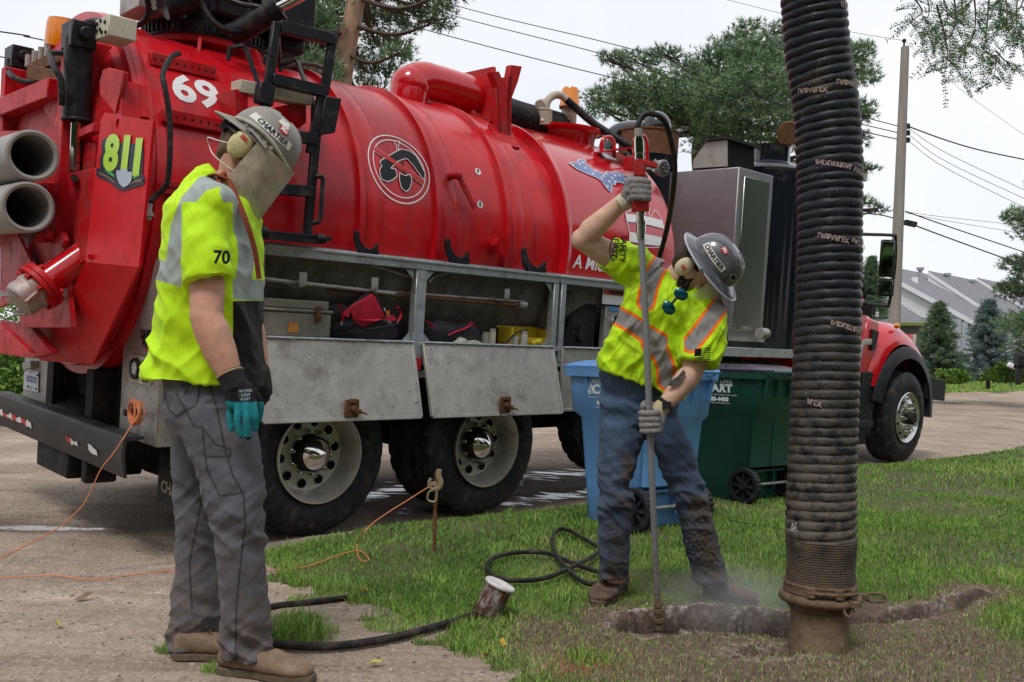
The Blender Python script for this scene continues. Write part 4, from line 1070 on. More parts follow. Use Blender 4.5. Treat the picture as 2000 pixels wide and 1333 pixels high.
# stainless equipment enclosure
b = MB(); EX0, EX1 = 7.05, 8.02
def slab(pts, m, name, par=None, th=(0, .02, 0), **k): return P(MB().prism(pts, th), name, m, par, **k)
tl, tr_, r2 = T(1335, 328, .62), T(1445, 325, .1), T(1508, 346, .1)
zt = 3.10; b.bb(7.98, 8.60, .1, 1.25, 1.40, zt)
enc = P(b, 'equipment_enclosure', STEEL, bevel=.008)
b = MB(); b.bb(8.07, 8.52, .088, .1, 1.50, zt - .08); P(b, 'enclosure_door', MIRR, enc, bevel=.004)
b = MB(); b.bb(8.0, 8.58, .06, .15, 1.36, 1.44); P(b, 'enclosure_sill', STEELD, enc)
hm = mat('hood_metal', (.34, .32, .28), .5, metal=.4, dirt=(.15, .11, .08), damt=.3, dscale=6); hq = [TX(x, y, 8.10) for x, y in ((1353, 329), (1354, 313), (1378, 279), (1419, 273), (1419, 325))]
b = MB(); b.prism(hq, (.02, 0, 0)); ho = P(b, 'exhaust_hood', hm)
b = MB(); yh = hq[3].y; xr_ = T(1474, 300, yh).x; b.prism([q + Vector((.02, .01, 0)) for q in hq], (xr_ - 8.12, 0, 0)); P(b, 'hood_interior', HOLE, ho)
b = MB(); zh = hq[3].z; b.bb(8.06, xr_ + .06, yh - .03, yh + .28, zh + .004, zh + .018); P(b, 'hood_flap', BLK, ho)
# dark tower, silencers
b = MB(); b.cyl((9.35, .62, 1.25), (9.35, .62, 3.25), .42, .42, 40); b.lathe((9.35, .62, 3.25), (0, 0, 1), [(0, .42), (.03, .425), (.06, .40), (.12, .26), (.14, .2), (.30, .2), (.32, .21), (.34, 0)], 36); P(b, 'cyclone_tower', BLKG)
b = MB(); b.cyl(T(1541, 262, .5), T(1541, 260, .58), .13, .13, 30); P(b, 'rain_cap', RUST)
dq = T(1268, 262, 1.25); b = MB(); b.cyl((dq.x, 1.25, 1.6), (dq.x, 1.25, dq.z - .25), .31, .31, 40); P(b, 'silencer_drum', BLKG)
b = MB(); b.lathe((dq.x, 1.25, dq.z - .25), (0, 0, 1), [(0, .315), (.25, .315), (.25, .325), (.27, .325), (.27, .0)], 40); P(b, 'rusty_collar', RUST)
b = MB(); q = T(1283, 250, 1.2); b.ball(q, .15, 24, 16, (1, 1, 1.15)); b.cyl(q - Vector((0, 0, .4)), q, .15, .15, 24); b.tube(spline([T(1180, 320, 1.5), T(1186, 285, 1.5), T(1200, 262, 1.5), T(1225, 252, 1.5), T(1262, 252, 1.5)], 6), .085, 20); P(b, 'black_ducts', BLKG)
b = MB(); b.bb(7.5, 9.3, -.03, .5, 1.26, 1.31); b.bb(7.5, 9.3, -.04, -.03, 1.25, 1.34); P(b, 'side_deck', STEELF, bevel=.004)
b = MB(); b.bb(7.9, 8.7, .05, .3, 1.32, 1.40); b.bb(7.5, 9.0, .1, .4, .7, 1.2); P(b, 'deck_support', DARK)
q = T(1496, 652, -.02); b = MB(); b.cyl(q, q + Vector((-.12, .0, 0)), .055, .055, 20); P(b, 'end_cap', STEELD)
b = MB(); b.cyl((9.5, .42, .72), (10.75, .42, .72), .33, .33, 40)
b.lathe((10.75, .42, .72), (1, 0, 0), [(0, .33), (.05, .31), (.09, .2), (.1, 0)], 40); ft = P(b, 'fuel_tank', CHROME)
for x in (9.8, 10.5): P(MB().lathe((x, .42, .72), (1, 0, 0), [(0, .33), (0, .338), (.06, .338), (.06, .33)], 40), 'tank_strap', DARK, ft)
b = MB(); b.bb(9.6, 10.95, .0, .28, .50, .54); b.bb(9.6, 10.95, -.01, .01, .46, .54); b.bb(10.5, 10.9, .05, .35, .25, .46); P(b, 'cab_step', BLKM, bevel=.006)

# --- cab, hood, fender
CR = mat('cab_red', (.52, .005, .012), .2, coat=.6, var=.05, dscale=1.5)
b = MB()
# cab body (y from .12 to 2.3)
pr = [(9.45, 1.05), (10.85, 1.05), (10.92, 1.75), (10.80, 1.98), (10.52, 2.62), (10.30, 2.78), (9.55, 2.80), (9.40, 2.6)]
b.prism([(x, .14, z) for x, z in pr], (0, 2.16, 0))
P(b, 'cab', CR, bevel=.04, seg=3)
b = MB(); wn_ = [(9.75, 1.95), (10.62, 1.95), (10.42, 2.50), (9.75, 2.52)]
b.prism([(x, .128, z) for x, z in wn_], (0, .006, 0)); cw = P(b, 'cab_side_window', GLASS)
b = MB()
for i in range(4): b.bar((wn_[i][0], .125, wn_[i][1]), (wn_[(i + 1) % 4][0], .125, wn_[(i + 1) % 4][1]), .02, .035, (0, 1, 0))
P(b, 'window_seal', BLKM, cw)
b = MB(); b.add([(10.84, .2, 2.0), (10.84, 2.24, 2.0), (10.56, 2.15, 2.6), (10.56, .28, 2.6)], [(0, 1, 2, 3)]); b.v = [(x + .02, y, z + .01) for x, y, z in b.v]; P(b, 'windscreen', GLASS)
b = MB(); b.bar((10.80, .14, 1.98), (10.50, .18, 2.60), .05, .05); P(b, 'windscreen_pillar', BLKM, bevel=.01)
# hood: lofted
b = MB(); R_ = []
for x, hw, zt_, zb2 in ((10.88, .95, 1.97, 1.3), (11.15, .90, 1.93, 1.25), (11.6, .82, 1.86, 1.2), (12.05, .72, 1.76, 1.15), (12.4, .62, 1.62, 1.1), (12.52, .55, 1.45, 1.1)):
    R_.append([Vector((x, 1.22 + hw * sx, z)) for sx, z in ((-1, zb2), (-1, zt_ - .22), (-.93, zt_ - .09), (-.75, zt_ - .02), (-.4, zt_ + .02), (0, zt_ + .03), (.4, zt_ + .02), (.75, zt_ - .02), (.93, zt_ - .09), (1, zt_ - .22), (1, zb2))])
b.rings(R_, True); P(b, 'hood', CR, smooth=50)
# fender: an arch swept over the wheel
def arch(y0, y1, m, name, k0=-8, k1=158, ro=.74, ri=.66, flare=0., par=None, cx=11.78, cz=.60):
    mb = MB(); R2 = []
    for i in range(25):
        t = rad(k0 + (k1 - k0) * i / 24); c_, s_ = math.cos(t), math.sin(t)
        R2.append([Vector((cx + c_ * ri, y0, cz + s_ * ri)), Vector((cx + c_ * (ro), y0 + flare, cz + s_ * ro)), Vector((cx + c_ * (ro + .03), (y0 + y1) / 2, cz + s_ * (ro + .04))), Vector((cx + c_ * ro, y1, cz + s_ * ro)), Vector((cx + c_ * (ri - .01), y1, cz + s_ * (ri - .01)))])
    mb.rings(R2, True); return P(mb, name, m, par, smooth=60)
arch(-.02, .10, BLKM, 'fender_flare', -5, 168, .80, .69, .02)
b = MB(); R_ = []
for i in range(21):
    t = rad(8 + 150 * i / 20); c_, s_ = math.cos(t), math.sin(t); k = 1 + .10 * math.exp(-((t - 1.9) / .6) ** 2)
    R_.append([Vector((11.78 + c_ * r_ * k, y, .62 + s_ * r_ * k)) for r_, y in ((.78, .04), (.84, .05), (.93, .12), (1.02, .26), (1.04, .5), (.95, .52), (.8, .5))])
b.rings(R_, True); P(b, 'fender', CR, smooth=60)
b = MB(); b.prism([(10.93, .12, 1.75), (11.2, .12, 1.72), (11.1, .12, 1.0), (11.0, .12, .55), (10.72, .12, .55), (10.72, .12, 1.35)], (0, .5, 0)); P(b, 'fender_side_panel', CR, bevel=.03, seg=2)
b = MB(); b.prism([(10.95, .08, 1.12), (11.2, .06, 1.05), (11.08, .06, .75), (11.02, .06, .35), (10.75, .08, .35), (10.80, .08, 1.1)], (0, .1, 0)); P(b, 'fender_skirt', BLKM, bevel=.01)
b = MB(); b.prism([(10.98, .09, 1.62), (11.13, .09, 1.60), (11.07, .09, 1.38), (10.98, .09, 1.36)], (0, .04, 0)); P(b, 'hood_latch', BLKM, bevel=.006)
q = T(1752, 637, .1); b = MB(); b.ball(q, .06, 16, 8, (1.1, .5, .6)); P(b, 'marker_light', AMBER)
b = MB(); place(b, text_tris('7400', .11, .002), planefn((11.02, .10, 1.80), (1, 0, 0), (0, 0, 1)), s=.8); P(b, 'model_number', CHROME, smooth=0)
b = MB(); b.tube(spline([(10.55, .115, 1.12), (10.68, .115, 1.14), (10.74, .115, 1.25), (10.76, .115, 1.38), (10.82, .115, 1.46), (11.0, .10, 1.47)], 6), .035, 6, flat=.12, up=(0, 0, 1)); P(b, 'door_stripe', mat('silver_stripe', (.5, .5, .48), .35))
b = MB(); b.prism([(12.35, -.0, .78), (12.95, .0, .74), (12.95, .0, 1.02), (12.35, 0, 1.06)], (0, 2.4, 0)); P(b, 'front_bumper', BLKM, bevel=.01)
b = MB(); b.bb(12.52, 12.62, .3, 2.14, .9, 1.6); P(b, 'grille', CHROME)
b = MB(); b.bb(11.1, 12.4, .35, 2.1, .75, 1.15); P(b, 'engine_block', DARK)
# mirror
ym = -.28
pts = [T(1685, 458, ym), T(1742, 460, ym), T(1749, 466, ym), T(1748, 520, ym), T(1737, 592, ym), T(1730, 597, ym), T(1692, 594, ym)]
P(MB().tube(spline(pts, 5), .018, 8), 'mirror_arm', BLKM)
b = MB(); b.cyl(T(1692, 594, ym), (10.55, .12, 1.93), .016, .016, 8); b.box(T(1690, 604, -.1), (.10, .2, .14)); b.cyl(T(1685, 458, ym), (10.3, .14, 2.7), .016, .016, 8); P(b, 'mirror_mount', BLKM)
for n_, (px, py, w_, h_) in (('mirror', (1733, 505, .13, .42)), ('convex_mirror', (1731, 562, .13, .2))):
    c_ = T(px, py, ym); MZ = Matrix.Rotation(rad(22), 3, 'Z'); b = MB(); b.box(c_, (.06, w_ * 1.25, h_), MZ); mr_ = P(b, n_, BLKM, bevel=.025, seg=3)
    b = MB(); b.box(c_ + MZ @ Vector((-.032, 0, 0)), (.006, w_ * 1.0, h_ - .05), MZ); P(b, 'mirror_glass', mat('mirror_glass', (.55, .56, .58), .03, metal=1.), mr_, bevel=.002)
P(MB().cyl(T(1713, 500, 1.2), T(1706, 570, 1.2), .006, .006, 6), 'antenna', BLKM)

# --- wheels
def tyre(y0, wd, Ro, tread=True, nseg=120):
    prof = [(0.035, .30), (.012, .33), (0., .40), (.006, .46), (.03, Ro - .028), (.045, Ro - .008), (.05, Ro)]
    cols = 7; inner = wd - .10
    tr = [(.05 + inner * (k + 1) / cols, Ro + .004 * math.sin(PI * (k + 1) / cols)) for k in range(cols)]
    back = [(wd - .03, Ro - .028), (wd, .42), (wd - .02, .32), (wd - .06, .29)]
    pr_ = prof + tr + back; R2 = []
    for k in range(nseg):
        t = 2 * PI * k / nseg; row = []
        for j, (yy, r_) in enumerate(pr_):
            if 4 <= j < len(prof) + cols:
                jj = j - 5
                g = (k + (2 if jj % 2 else 0)) % 5 == 0
                if g: r_ -= .014
                if jj in (2, 5): r_ -= .012
                if j == 4 and (k % 4 == 0): r_ -= .008
            row.append(Vector((math.cos(t) * r_, y0 + yy, math.sin(t) * r_)))
        R2.append(row)
    return MB().rings(R2, False, True)
def sidetext(mb, s, r0, size, y, a0, Ro):
    v, f = text_tris(s, size, .001); mb.add([Vector((math.sin(p[0] / r0 + a0) * (r0 + p[1]), y, math.cos(p[0] / r0 + a0) * (r0 + p[1]))) for p in v], f)
def rear_wheel(cx, cz, lab, y0=0.0, far=False):
    M_ = lambda mb: mb
    b = MB(); f = lambda y: y + y0
    sgn = 1
    b.lathe((0, f(0), 0), (0, 1, 0), [(.02, .305), (-.012, .312), (-.014, .300), (.01, .292), (.03, .283), (.09, .272), (.13, .262), (.155, .25), (.16, .235), (.15, .16), (.15, .10)], 56)
    wh = P(b, 'wheel', RIM, label=lab); wh.location = (cx, 0, cz)
    ty = P(tyre(y0, .27, .525), 'tyre', [RUB], wh, smooth=40)
    P(tyre(y0 + .31, .27, .525), 'inner_tyre', [TRD], wh, smooth=40)
    b = MB(); sidetext(b, 'LONG HAUL', .405, .045, f(-.0015), 2.6, .5); sidetext(b, 'LONG HAUL', .405, .045, f(-.0015), -1.2, .5); P(b, 'sidewall_lettering', mat('raised_rubber', (.03, .03, .033), .6), wh, smooth=0)
    for k in range(10):
        t = k * PI / 5 + .15; c_ = Vector((math.cos(t) * .205, f(.1485), math.sin(t) * .205)); b = MB(); b.cyl(c_, c_ + Vector((0, -.003, 0)), .030, .030, 16); P(b, 'hand_hole', HOLE, wh)
        t += PI / 10; c_ = Vector((math.cos(t) * .150, f(.15), math.sin(t) * .150)); b = MB(); b.cyl(c_, c_ + Vector((0, -.05, 0)), .017, .015, 6); b.cyl(c_, c_ + Vector((0, -.075, 0)), .011, .010, 8); P(b, 'lug_nut', CHROME, wh)
    b = MB(); b.cyl((0, f(.15), 0), (0, f(.06), 0), .125, .115, 32); P(b, 'hub', DARK, wh)
    b = MB(); b.lathe((0, f(.06), 0), (0, -1, 0), [(0, .10), (.015, .10), (.02, .095), (.075, .02), (.08, .0)], 40); P(b, 'hub_cap', CHROME, wh)
    return wh
rear_wheel(3.365, .525, 'rearmost rear wheel'); rear_wheel(4.81, .525, 'second rear wheel')
b = MB(); b.v = []; t3 = tyre(.05, .3, .50); w3 = P(MB().lathe((0, .05, 0), (0, 1, 0), [(0, .3), (.06, .28), (.14, .25), (.15, 0)], 40), 'wheel', RIM, label='lifted third wheel behind the blue cart'); w3.location = (6.35, 0, .70)
P(t3, 'tyre', [RUB], w3, smooth=40)
for x in (3.365, 4.81, 6.35):
    f_ = P(MB().lathe((0, 0, 0), (0, 1, 0), [(0, .3), (.1, .25), (.12, 0)], 32), 'far_wheel', DARK); f_.location = (x, 2.2, .56)
    o = P(tyre(-.2, .52, .525, nseg=60), 'far_tyre', [TRD], f_, smooth=40)
FR = .565
b = MB(); b.lathe((0, 0, 0), (0, 1, 0), [(.06, .30), (.0, .318), (-.01, .31), (.012, .290), (.03, .275), (.02, .24), (.0, .20), (-.005, .14), (.0, .10), (.0, 0)], 56)
fw = P(b, 'front_wheel', mat('polished_aluminium', (.62, .61, .59), .25, metal=.9)); fw.location = (11.78, -.04, .555)
P(tyre(0, .36, FR), 'tyre', [RUB], fw, smooth=40)
for k in range(10):
    t = k * PI / 5; c_ = Vector((math.cos(t) * .16, .0, math.sin(t) * .16)); b = MB(); b.cyl(c_, c_ + Vector((0, -.06, 0)), .024, .02, 10); P(b, 'lug_nut', CHROME, fw)
    t += .31; c_ = Vector((math.cos(t) * .235, .013, math.sin(t) * .235)); b = MB(); b.cyl(c_, c_ + Vector((0, -.004, 0)), .018, .018, 12); P(b, 'hand_hole', HOLE, fw)
b = MB(); b.cyl((0, .0, 0), (0, -.09, 0), .085, .07, 20); P(b, 'hub', DARK, fw)
b = MB(); b.lathe((0, 0, 0), (0, 1, 0), [(0, .3), (.1, .25), (.12, 0)], 32); f_ = P(b, 'far_front_wheel', DARK); f_.location = (11.78, 2.15, .56); P(tyre(-.1, .36, FR, nseg=60), 'far_tyre', [TRD], f_, smooth=40)
# ================================================================ LOOSE THINGS
def part(mb, name, m, parent, label=None, **k):
    o = mb.build(name, m, parent, **k)
    if label: o['label'] = label
    return o
def local(t, p):  # world point -> coordinates of a thing
    return t.matrix_world.inverted() @ Vector(p)
def thing(name, loc, label, cat, group=None, rot=0., M=None):
    if M is None: M = Matrix.Translation(loc) @ Matrix.Rotation(rot, 4, 'Z')
    return empty(name, M=M, label=label, cat=cat, group=group)

# --- vacuum hose hanging into the trench
HB = Vector((1.19, 3.66, -.12))
vh = thing('vacuum_hose', HB, 'wide black ribbed vacuum hose hanging down into the muddy trench at right', 'hose')
HM = mat('hose_rubber', (.013, .015, .020), .40, dirt=(.19, .155, .12), damt=.16, dscale=7, low=(.0, 1.5, .95), bump=.25, bscale=60, var=.25, spots=((.28, .23, .18), 90, .68))
MUDM = mat('caked_mud', (.15, .10, .068), .8, dirt=(.07, .048, .034), damt=.5, dscale=12, bump=.7, bscale=45, var=.35)
cl_px = [(1604, 1062, 3.66, 67), (1604, 1000, 3.66, 67.5), (1607, 880, 3.67, 65), (1612, 750, 3.68, 65), (1617.5, 600, 3.70, 63.5), (1620, 405, 3.72, 63.5), (1619, 304, 3.73, 63), (1612, 202, 3.73, 63), (1597, 100, 3.72, 63), (1588, 0, 3.70, 62), (1574, -110, 3.68, 61), (1540, -220, 3.66, 60), (1470, -300, 3.66, 60), (1380, -340, 3.68, 60), (1290, -350, 3.72, 60)]
cpts = [local(vh, A(x, y, d)) for x, y, d, r in cl_px]; crad = [r / FPX * d for x, y, d, r in cl_px]
dense = spline(cpts, 40)
cum = [0]
for a, c in zip(dense[:-1], dense[1:]): cum.append(cum[-1] + (c - a).length)
Lh = cum[-1]; st_ = .0042; nR = int(Lh / st_)
C_ = []; j = 0; RR = []
tpar = np.linspace(0, len(cpts) - 1, len(dense))
for i in range(nR):
    s_ = i * st_
    while j < len(cum) - 2 and cum[j + 1] < s_: j += 1
    f_ = (s_ - cum[j]) / max(1e-9, cum[j + 1] - cum[j]); C_.append(dense[j].lerp(dense[j + 1], f_))
    tp = tpar[j]; k_ = int(tp); RR.append(crad[k_] * (1 - tp + k_) + crad[min(k_ + 1, len(crad) - 1)] * (tp - k_))
nA = 52; R_ = []; pu = Vector((0, -1, 0)); pitch_ = .0345; HF = []
for i in range(nR):
    d = (C_[min(i + 1, nR - 1)] - C_[max(i - 1, 0)]).normalized()
    pu = (pu - d * pu.dot(d)).normalized(); v_ = d.cross(pu); row = []
    HF.append((C_[i], pu, v_, d, RR[i]))
    for k in range(nA):
        t = 2 * PI * k / nA
        ph = (i * st_ / pitch_ + .22 * noise.noise(Vector((0, 0, i * .045))) - t / (2 * PI)) % 1.0
        r_ = RR[i] - .0105 + .0105 * abs(math.sin(PI * ph)) ** .42
        r_ += .0040 * noise.noise(Vector((C_[i].x * 9 + math.cos(t) * 2, math.sin(t) * 2, i * .012)))
        row.append(C_[i] + (pu * math.cos(t) + v_ * math.sin(t)) * r_)
    R_.append(row)
vb = MB(); vb.rings(R_, False); part(vb, 'hose_body', HM, vh, smooth=60)
def hosefn(i0, ang, off, slope=.0, sgn=-1):
    def f(a, b):
        ii = i0 + (b + a * slope) / st_ * (-sgn) * -1
        i = int(min(max(ii, 0), nR - 1)); c, u, v, d, r = HF[i]
        t = ang + a / r; return c + d * ((ii - i) * st_) + (u * math.cos(t) + v * math.sin(t)) * (r + off)
    return f
def hi(py):  # ring index nearest to a pixel height
    best = min(range(0, nR, 4), key=lambda i: abs((lambda q: 666.5 - FPX * q.y / -q.z)(RC.to_3x3().transposed() @ (vh.matrix_world @ C_[i] - CP)) - py)); return best
for s_, py, ang in (('INDUSTRIAL VACUUM', 340, .25), ('URBAFLEX', 475, -.2), ('INDUSTRIAL', 640, .3), ('FLEX', 790, -.6), ('URBAFLEX', 178, .5), ('URBAFLEX', 182, -.7), ('FLEX', 30, .75), ('VACUUM', 480, .75)):
    b = MB(); v, f = text_tris(s_, .027, .001); fn = hosefn(hi(py), ang, .0035, .22)
    b.add([fn(p[0] * .9, p[1]) for p in v], f)
    part(b, 'hose_lettering', mat('pink_white_print', (.48, .36, .33), .6, dirt=(.05, .04, .04), damt=.85, dscale=60), vh, smooth=0)
# cuff, clamps, coupling ring, nozzle
top = C_[0]; b = MB(); zc = top.z
pr_ = []; n_ = 90
for i in range(n_ + 1):
    z = zc + .02 - .17 * i / n_; bul = .004 * math.sin(i / n_ * PI * 1.5 + 2.); pr_.append((z, .128 + bul + .0022 * abs(math.sin(i * PI / 5))))
cx_, cy_ = top.x, top.y
b.lathe((cx_, cy_, 0), (0, 0, 1), pr_, 48); part(b, 'ribbed_cuff', mat('muddy_cuff', (.035, .03, .028), .6, dirt=(.15, .105, .07), damt=.75, dscale=10, bump=.3, bscale=60, low=(.2, .5, 1.)), vh, smooth=60)
zb_ = zc - .15
b = MB(); b.lathe((cx_, cy_, zb_ - .012), (0, 0, 1), [(-.022, .130), (-.022, .136), (.022, .136), (.022, .130)], 40)
for z in (-.014, .014): b.torus((cx_, cy_, zb_ - .012 + z), (0, 0, 1), .134, .005)
for a in (-2.1, -1.4, -.95): b.box((cx_ + .142 * math.cos(a), cy_ + .142 * math.sin(a), zb_ - .012), (.03, .022, .036), Matrix.Rotation(a + PI / 2, 3, 'Z'))
b.tube([(cx_ + .15 * math.cos(a), cy_ + .15 * math.sin(a), zb_ - .012) for a in (-2.2, -1.9, -1.6, -1.3, -1.0, -.8)], .007, 8)
part(b, 'band_clamp', MUDM, vh, bevel=.002)
b = MB(); b.torus((cx_, cy_, zb_ - .052), (0, 0, 1), .135, .019, 48, 12); b.lathe((cx_, cy_, zb_ - .05), (0, 0, 1), [(.02, .128), (-.03, .125), (-.05, .112)], 40)
part(b, 'coupling_ring', MUDM, vh)
b = MB()
for a, l in ((-.05, .085), (-1.05, .03)):
    e = Vector((cx_ + .15 * math.cos(a), cy_ + .15 * math.sin(a), zb_ - .045)); dr = Vector((math.cos(a), math.sin(a), 0)); sd_ = Vector((0, 0, 1))
    if a > -.5: b.tube(spline([e, e + dr * .04 + sd_ * .012, e + dr * l + sd_ * .010, e + dr * (l + .012) - sd_ * .004, e + dr * l - sd_ * .016, e + dr * .04 - sd_ * .016, e], 5), .0055, 8)
    else: b.tube(spline([e + Vector((-.03, 0, .02)), e + Vector((-.03, -.012, -.03)), e + Vector((-.012, -.015, -.045)), e + Vector((.0, -.012, -.02)), e + Vector((-.01, -.005, .015))], 5), .006, 8)
    b.bar(e - dr * .02, e + dr * .03, .03, .02)
part(b, 'cam_lever', MUDM, vh)
b = MB(); b.lathe((cx_, cy_, 0), (0, 0, 1), [(zb_ - .07, .108), (zb_ - .3, .109), (-.15, .110), (-.15, .104), (zb_ - .1, .102)], 44); part(b, 'nozzle_pipe', mat('muddy_pipe', (.20, .145, .09), .75, dirt=(.09, .06, .042), damt=.5, dscale=8, bump=.6, bscale=60, var=.3, spots=((.28, .22, .16), 60, .64)), vh)
b = MB(); q = local(vh, A(1552, 1030, 3.54))
for k in range(5): b.tube(spline([q + Vector((random.uniform(-.015, .015), 0, random.uniform(-.02, .02))) for _ in range(4)], 4), .0025, 5)
part(b, 'torn_wire', STEELF, vh)

# --- carts
def cart(loc, rot, cname, c, lidc, lidm, label, grp):
    t = thing('refuse_cart', loc, label, 'cart', grp, rot)
    CM = mat(cname, c, .42, dirt=tuple(x * .45 + .03 for x in c), damt=.22, dscale=3, var=.10, bump=.05, bscale=30, spots=(tuple(x * .4 for x in c), 50, .73), coat=.1, stretch=(1, 1, .4))
    def rr(z, w_, y0, y1, r=.05, n=5):
        o = []
        for cx, cy, a0 in ((w_ / 2 - r, y1 - r, 0), (-w_ / 2 + r, y1 - r, 90), (-w_ / 2 + r, y0 + r, 180), (w_ / 2 - r, y0 + r, 270)):
            for k in range(n + 1): a = rad(a0 + 90 * k / n); o.append(Vector((cx + r * math.cos(a), cy + r * math.sin(a), z)))
        return o
    b = MB(); b.rings([rr(.01, .46, -.17, .26), rr(.03, .48, -.18, .27), rr(.26, .50, -.19, .29), rr(.29, .51, -.275, .29), rr(.70, .55, -.31, .33), rr(.74, .60, -.34, .385), rr(.985, .63, -.36, .41)], True)
    part(b, 'body', CM, t, smooth=50)
    b = MB(); b.rings([rr(.975, .645, -.37, .42), rr(.975, .68, -.385, .435), rr(1.02, .685, -.39, .44), rr(1.02, .65, -.375, .42)], False); part(b, 'rim', CM, t, smooth=40)
    b = MB()
    for k in range(4): x = -.24 + .16 * k; b.prism([(x, -.36, .98), (x + .015, -.36, .98), (x + .015, -.40, .98), (x, -.40, .98)], (0, .03, -.14))
    for y in (-.2, .0, .2): b.prism([(-.315, y, .98), (-.335, y, .98), (-.308, y, .86)], (0, .012, 0))
    b.rings([rr(.30, .02, -.29, -.27, .005, 1), rr(.66, .02, -.315, -.29, .005, 1)], True)
    part(b, 'stiffening_ribs', CM, t)
    LM = CM if lidm is None else lidm
    b = MB(); b.rings([rr(1.023, .66, -.36, .46), rr(1.045, .67, -.36, .465), rr(1.06, .62, -.34, .42), rr(1.085, .50, -.25, .34, .08), rr(1.09, .3, -.15, .2, .08)], True); ld = part(b, 'lid', LM, t, smooth=50)
    b = MB()
    for y in (-.2, -.05, .1): b.bb(-.3, .3, y, y + .02, 1.05, 1.085 if abs(y) < .12 else 1.07)
    part(b, 'lid_ribs', LM, ld, bevel=.004)
    b = MB(); b.tube([(-.24, -.44, 1.03), (.24, -.44, 1.03)], .016, 10)
    for x in (-.22, 0, .22): b.box((x, -.41, 1.02), (.03, .08, .03))
    part(b, 'handle', CM, t)
    b = MB(); b.cyl((-.30, -.235, .145), (.30, -.235, .145), .012, .012, 10); part(b, 'axle', STEELD, t)
    b = MB(); b.box((.1, -.205, .18), (.02, .06, .16)); b.box((-.12, -.205, .18), (.02, .06, .16)); b.bb(-.24, .24, -.24, -.19, .245, .262); part(b, 'axle_brackets', CM, t)
    for s in (-1, 1):
        xw = s * .285; b = MB(); n = 72; pr_ = [(-.025, .105), (-.028, .13), (-.022, .142), (.022, .142), (.028, .13), (.025, .105)]; R2 = []
        for k in range(n):
            a = 2 * PI * k / n; R2.append([Vector((xw + u, -.235 + math.cos(a) * (r - (.006 if (k % 3 == 0 and r > .135) else 0)), .145 + math.sin(a) * (r - (.006 if (k % 3 == 0 and r > .135) else 0)))) for u, r in pr_])
        b.rings(R2, False, True); wh = part(b, 'wheel', TRD if 0 else BLKM, t, smooth=40)
        b = MB(); b.cyl((xw - s * .01, -.235, .145), (xw + s * .030, -.235, .145), .035, .03, 18)
        for k in range(8):
            a = 2 * PI * k / 8; d = Vector((0, math.cos(a), math.sin(a))); b.bar(Vector((xw + s * .008, -.235, .145)) + d * .03, Vector((xw + s * .008, -.235, .145)) + d * .11, .02, .02, (1, 0, 0))
        b.cyl((xw - s * .012, -.235, .145), (xw - s * .004, -.235, .145), .108, .108, 24); part(b, 'wheel_spokes', BLKM, wh)
    # printed mark on the near side
    def sf(a, bz):  # side surface x at height
        x = -.275 - (bz - .70) * .06 if bz < .72 else -.300 - (bz - .74) * .06
        return x
    b = MB()
    for s_, z, sz, bo, y0 in (('RECYCLING', .945, .042, .001, .02), ('CART', .89, .085, .004, .02), ('CAPITAL AREA RECYCLING AND TRASH', .84, .016, 0, .02), ('483-4400', .805, .042, .003, .02), ('www.lansingrecycles.com', .777, .018, 0, .02)):
        v, f = text_tris(s_, sz, bo); b.add([Vector((sf(0, z + p[1]) - .004, y0 - p[0] * 1.25, z + p[1])) for p in v], f)
    for y_, z_, r_ in ((.17, .885, .028), (.17, .885, .015)): b.torus((sf(0, z_) - .003, y_, z_), (1, 0, 0), r_, .0025, 12, 4)
    for k in range(3):
        a = [(.17, .90 + .02 * k), (.195, .86), (.145, .86)]
        for i in range(3): p, q = a[i], a[(i + 1) % 3]; b.bar((sf(0, p[1]) - .003, p[0], p[1]), (sf(0, q[1]) - .003, q[0], q[1]), .003, .002, (1, 0, 0))
    b.bar((sf(0, .92) - .004, .10, .92), (sf(0, .92) - .004, -.11, .92), .002, .002, (1, 0, 0))
    part(b, 'printed_mark', mat('cart_print', (.62, .68, .70), .5), t, smooth=0)
    return t
cart(Vector((.885, 6.42, .0)), rad(38.5), 'blue_plastic', (.13, .32, .64), None, None, 'sky blue recycling cart with a white mark, standing behind the bending worker', 'wheeled carts on the lawn')
cart(Vector((1.90, 7.80, .01)), rad(40), 'green_plastic', (.006, .060, .045), None, mat('dark_purple_lid', (.035, .03, .045), .35, var=.1), 'dark green recycling cart with a blackish lid, between the worker and the big hose', 'wheeled carts on the lawn')

# --- digging lance
LB = Vector((.643, 3.96, -.03))
ln = thing('digging_lance', LB, 'long grey steel water lance with red trigger grip held upright by the bending worker', 'lance')
lp = lambda x, y, d: local(ln, A(x, y, d))
D0, D1 = 3.97, 3.86
def ld_(y): return D1 + (D0 - D1) * (y - 240) / 940
def lx(y): return lp(*{0: (0, 0)}.get(1, (np.interp(y, [240, 460, 640, 860, 1170, 1220], [1246, 1252, 1262, 1270, 1284, 1288]), y)), ld_(y))
b = MB(); b.tube([lx(y) for y in (455, 520, 640, 760, 860, 960, 1060, 1170)], .0135, 14); part(b, 'lance_tube', mat('lance_steel', (.26, .28, .30), .45, metal=.5, dirt=(.16, .12, .085), damt=.25, dscale=10, low=(0, .9, .9)), ln)
b = MB(); b.tube([lx(1168), lx(1225)], .014, 12)
for y, r in ((1178, .019), (1190, .021), (1196, .018), (1208, .022), (1222, .018)): b.cyl(lx(y), lx(y + 7), r, r, 8)
part(b, 'lance_nozzle', mat('brass_mud', (.20, .15, .09), .6, metal=.4, dirt=MUD, damt=.5, dscale=20), ln)
b = MB()
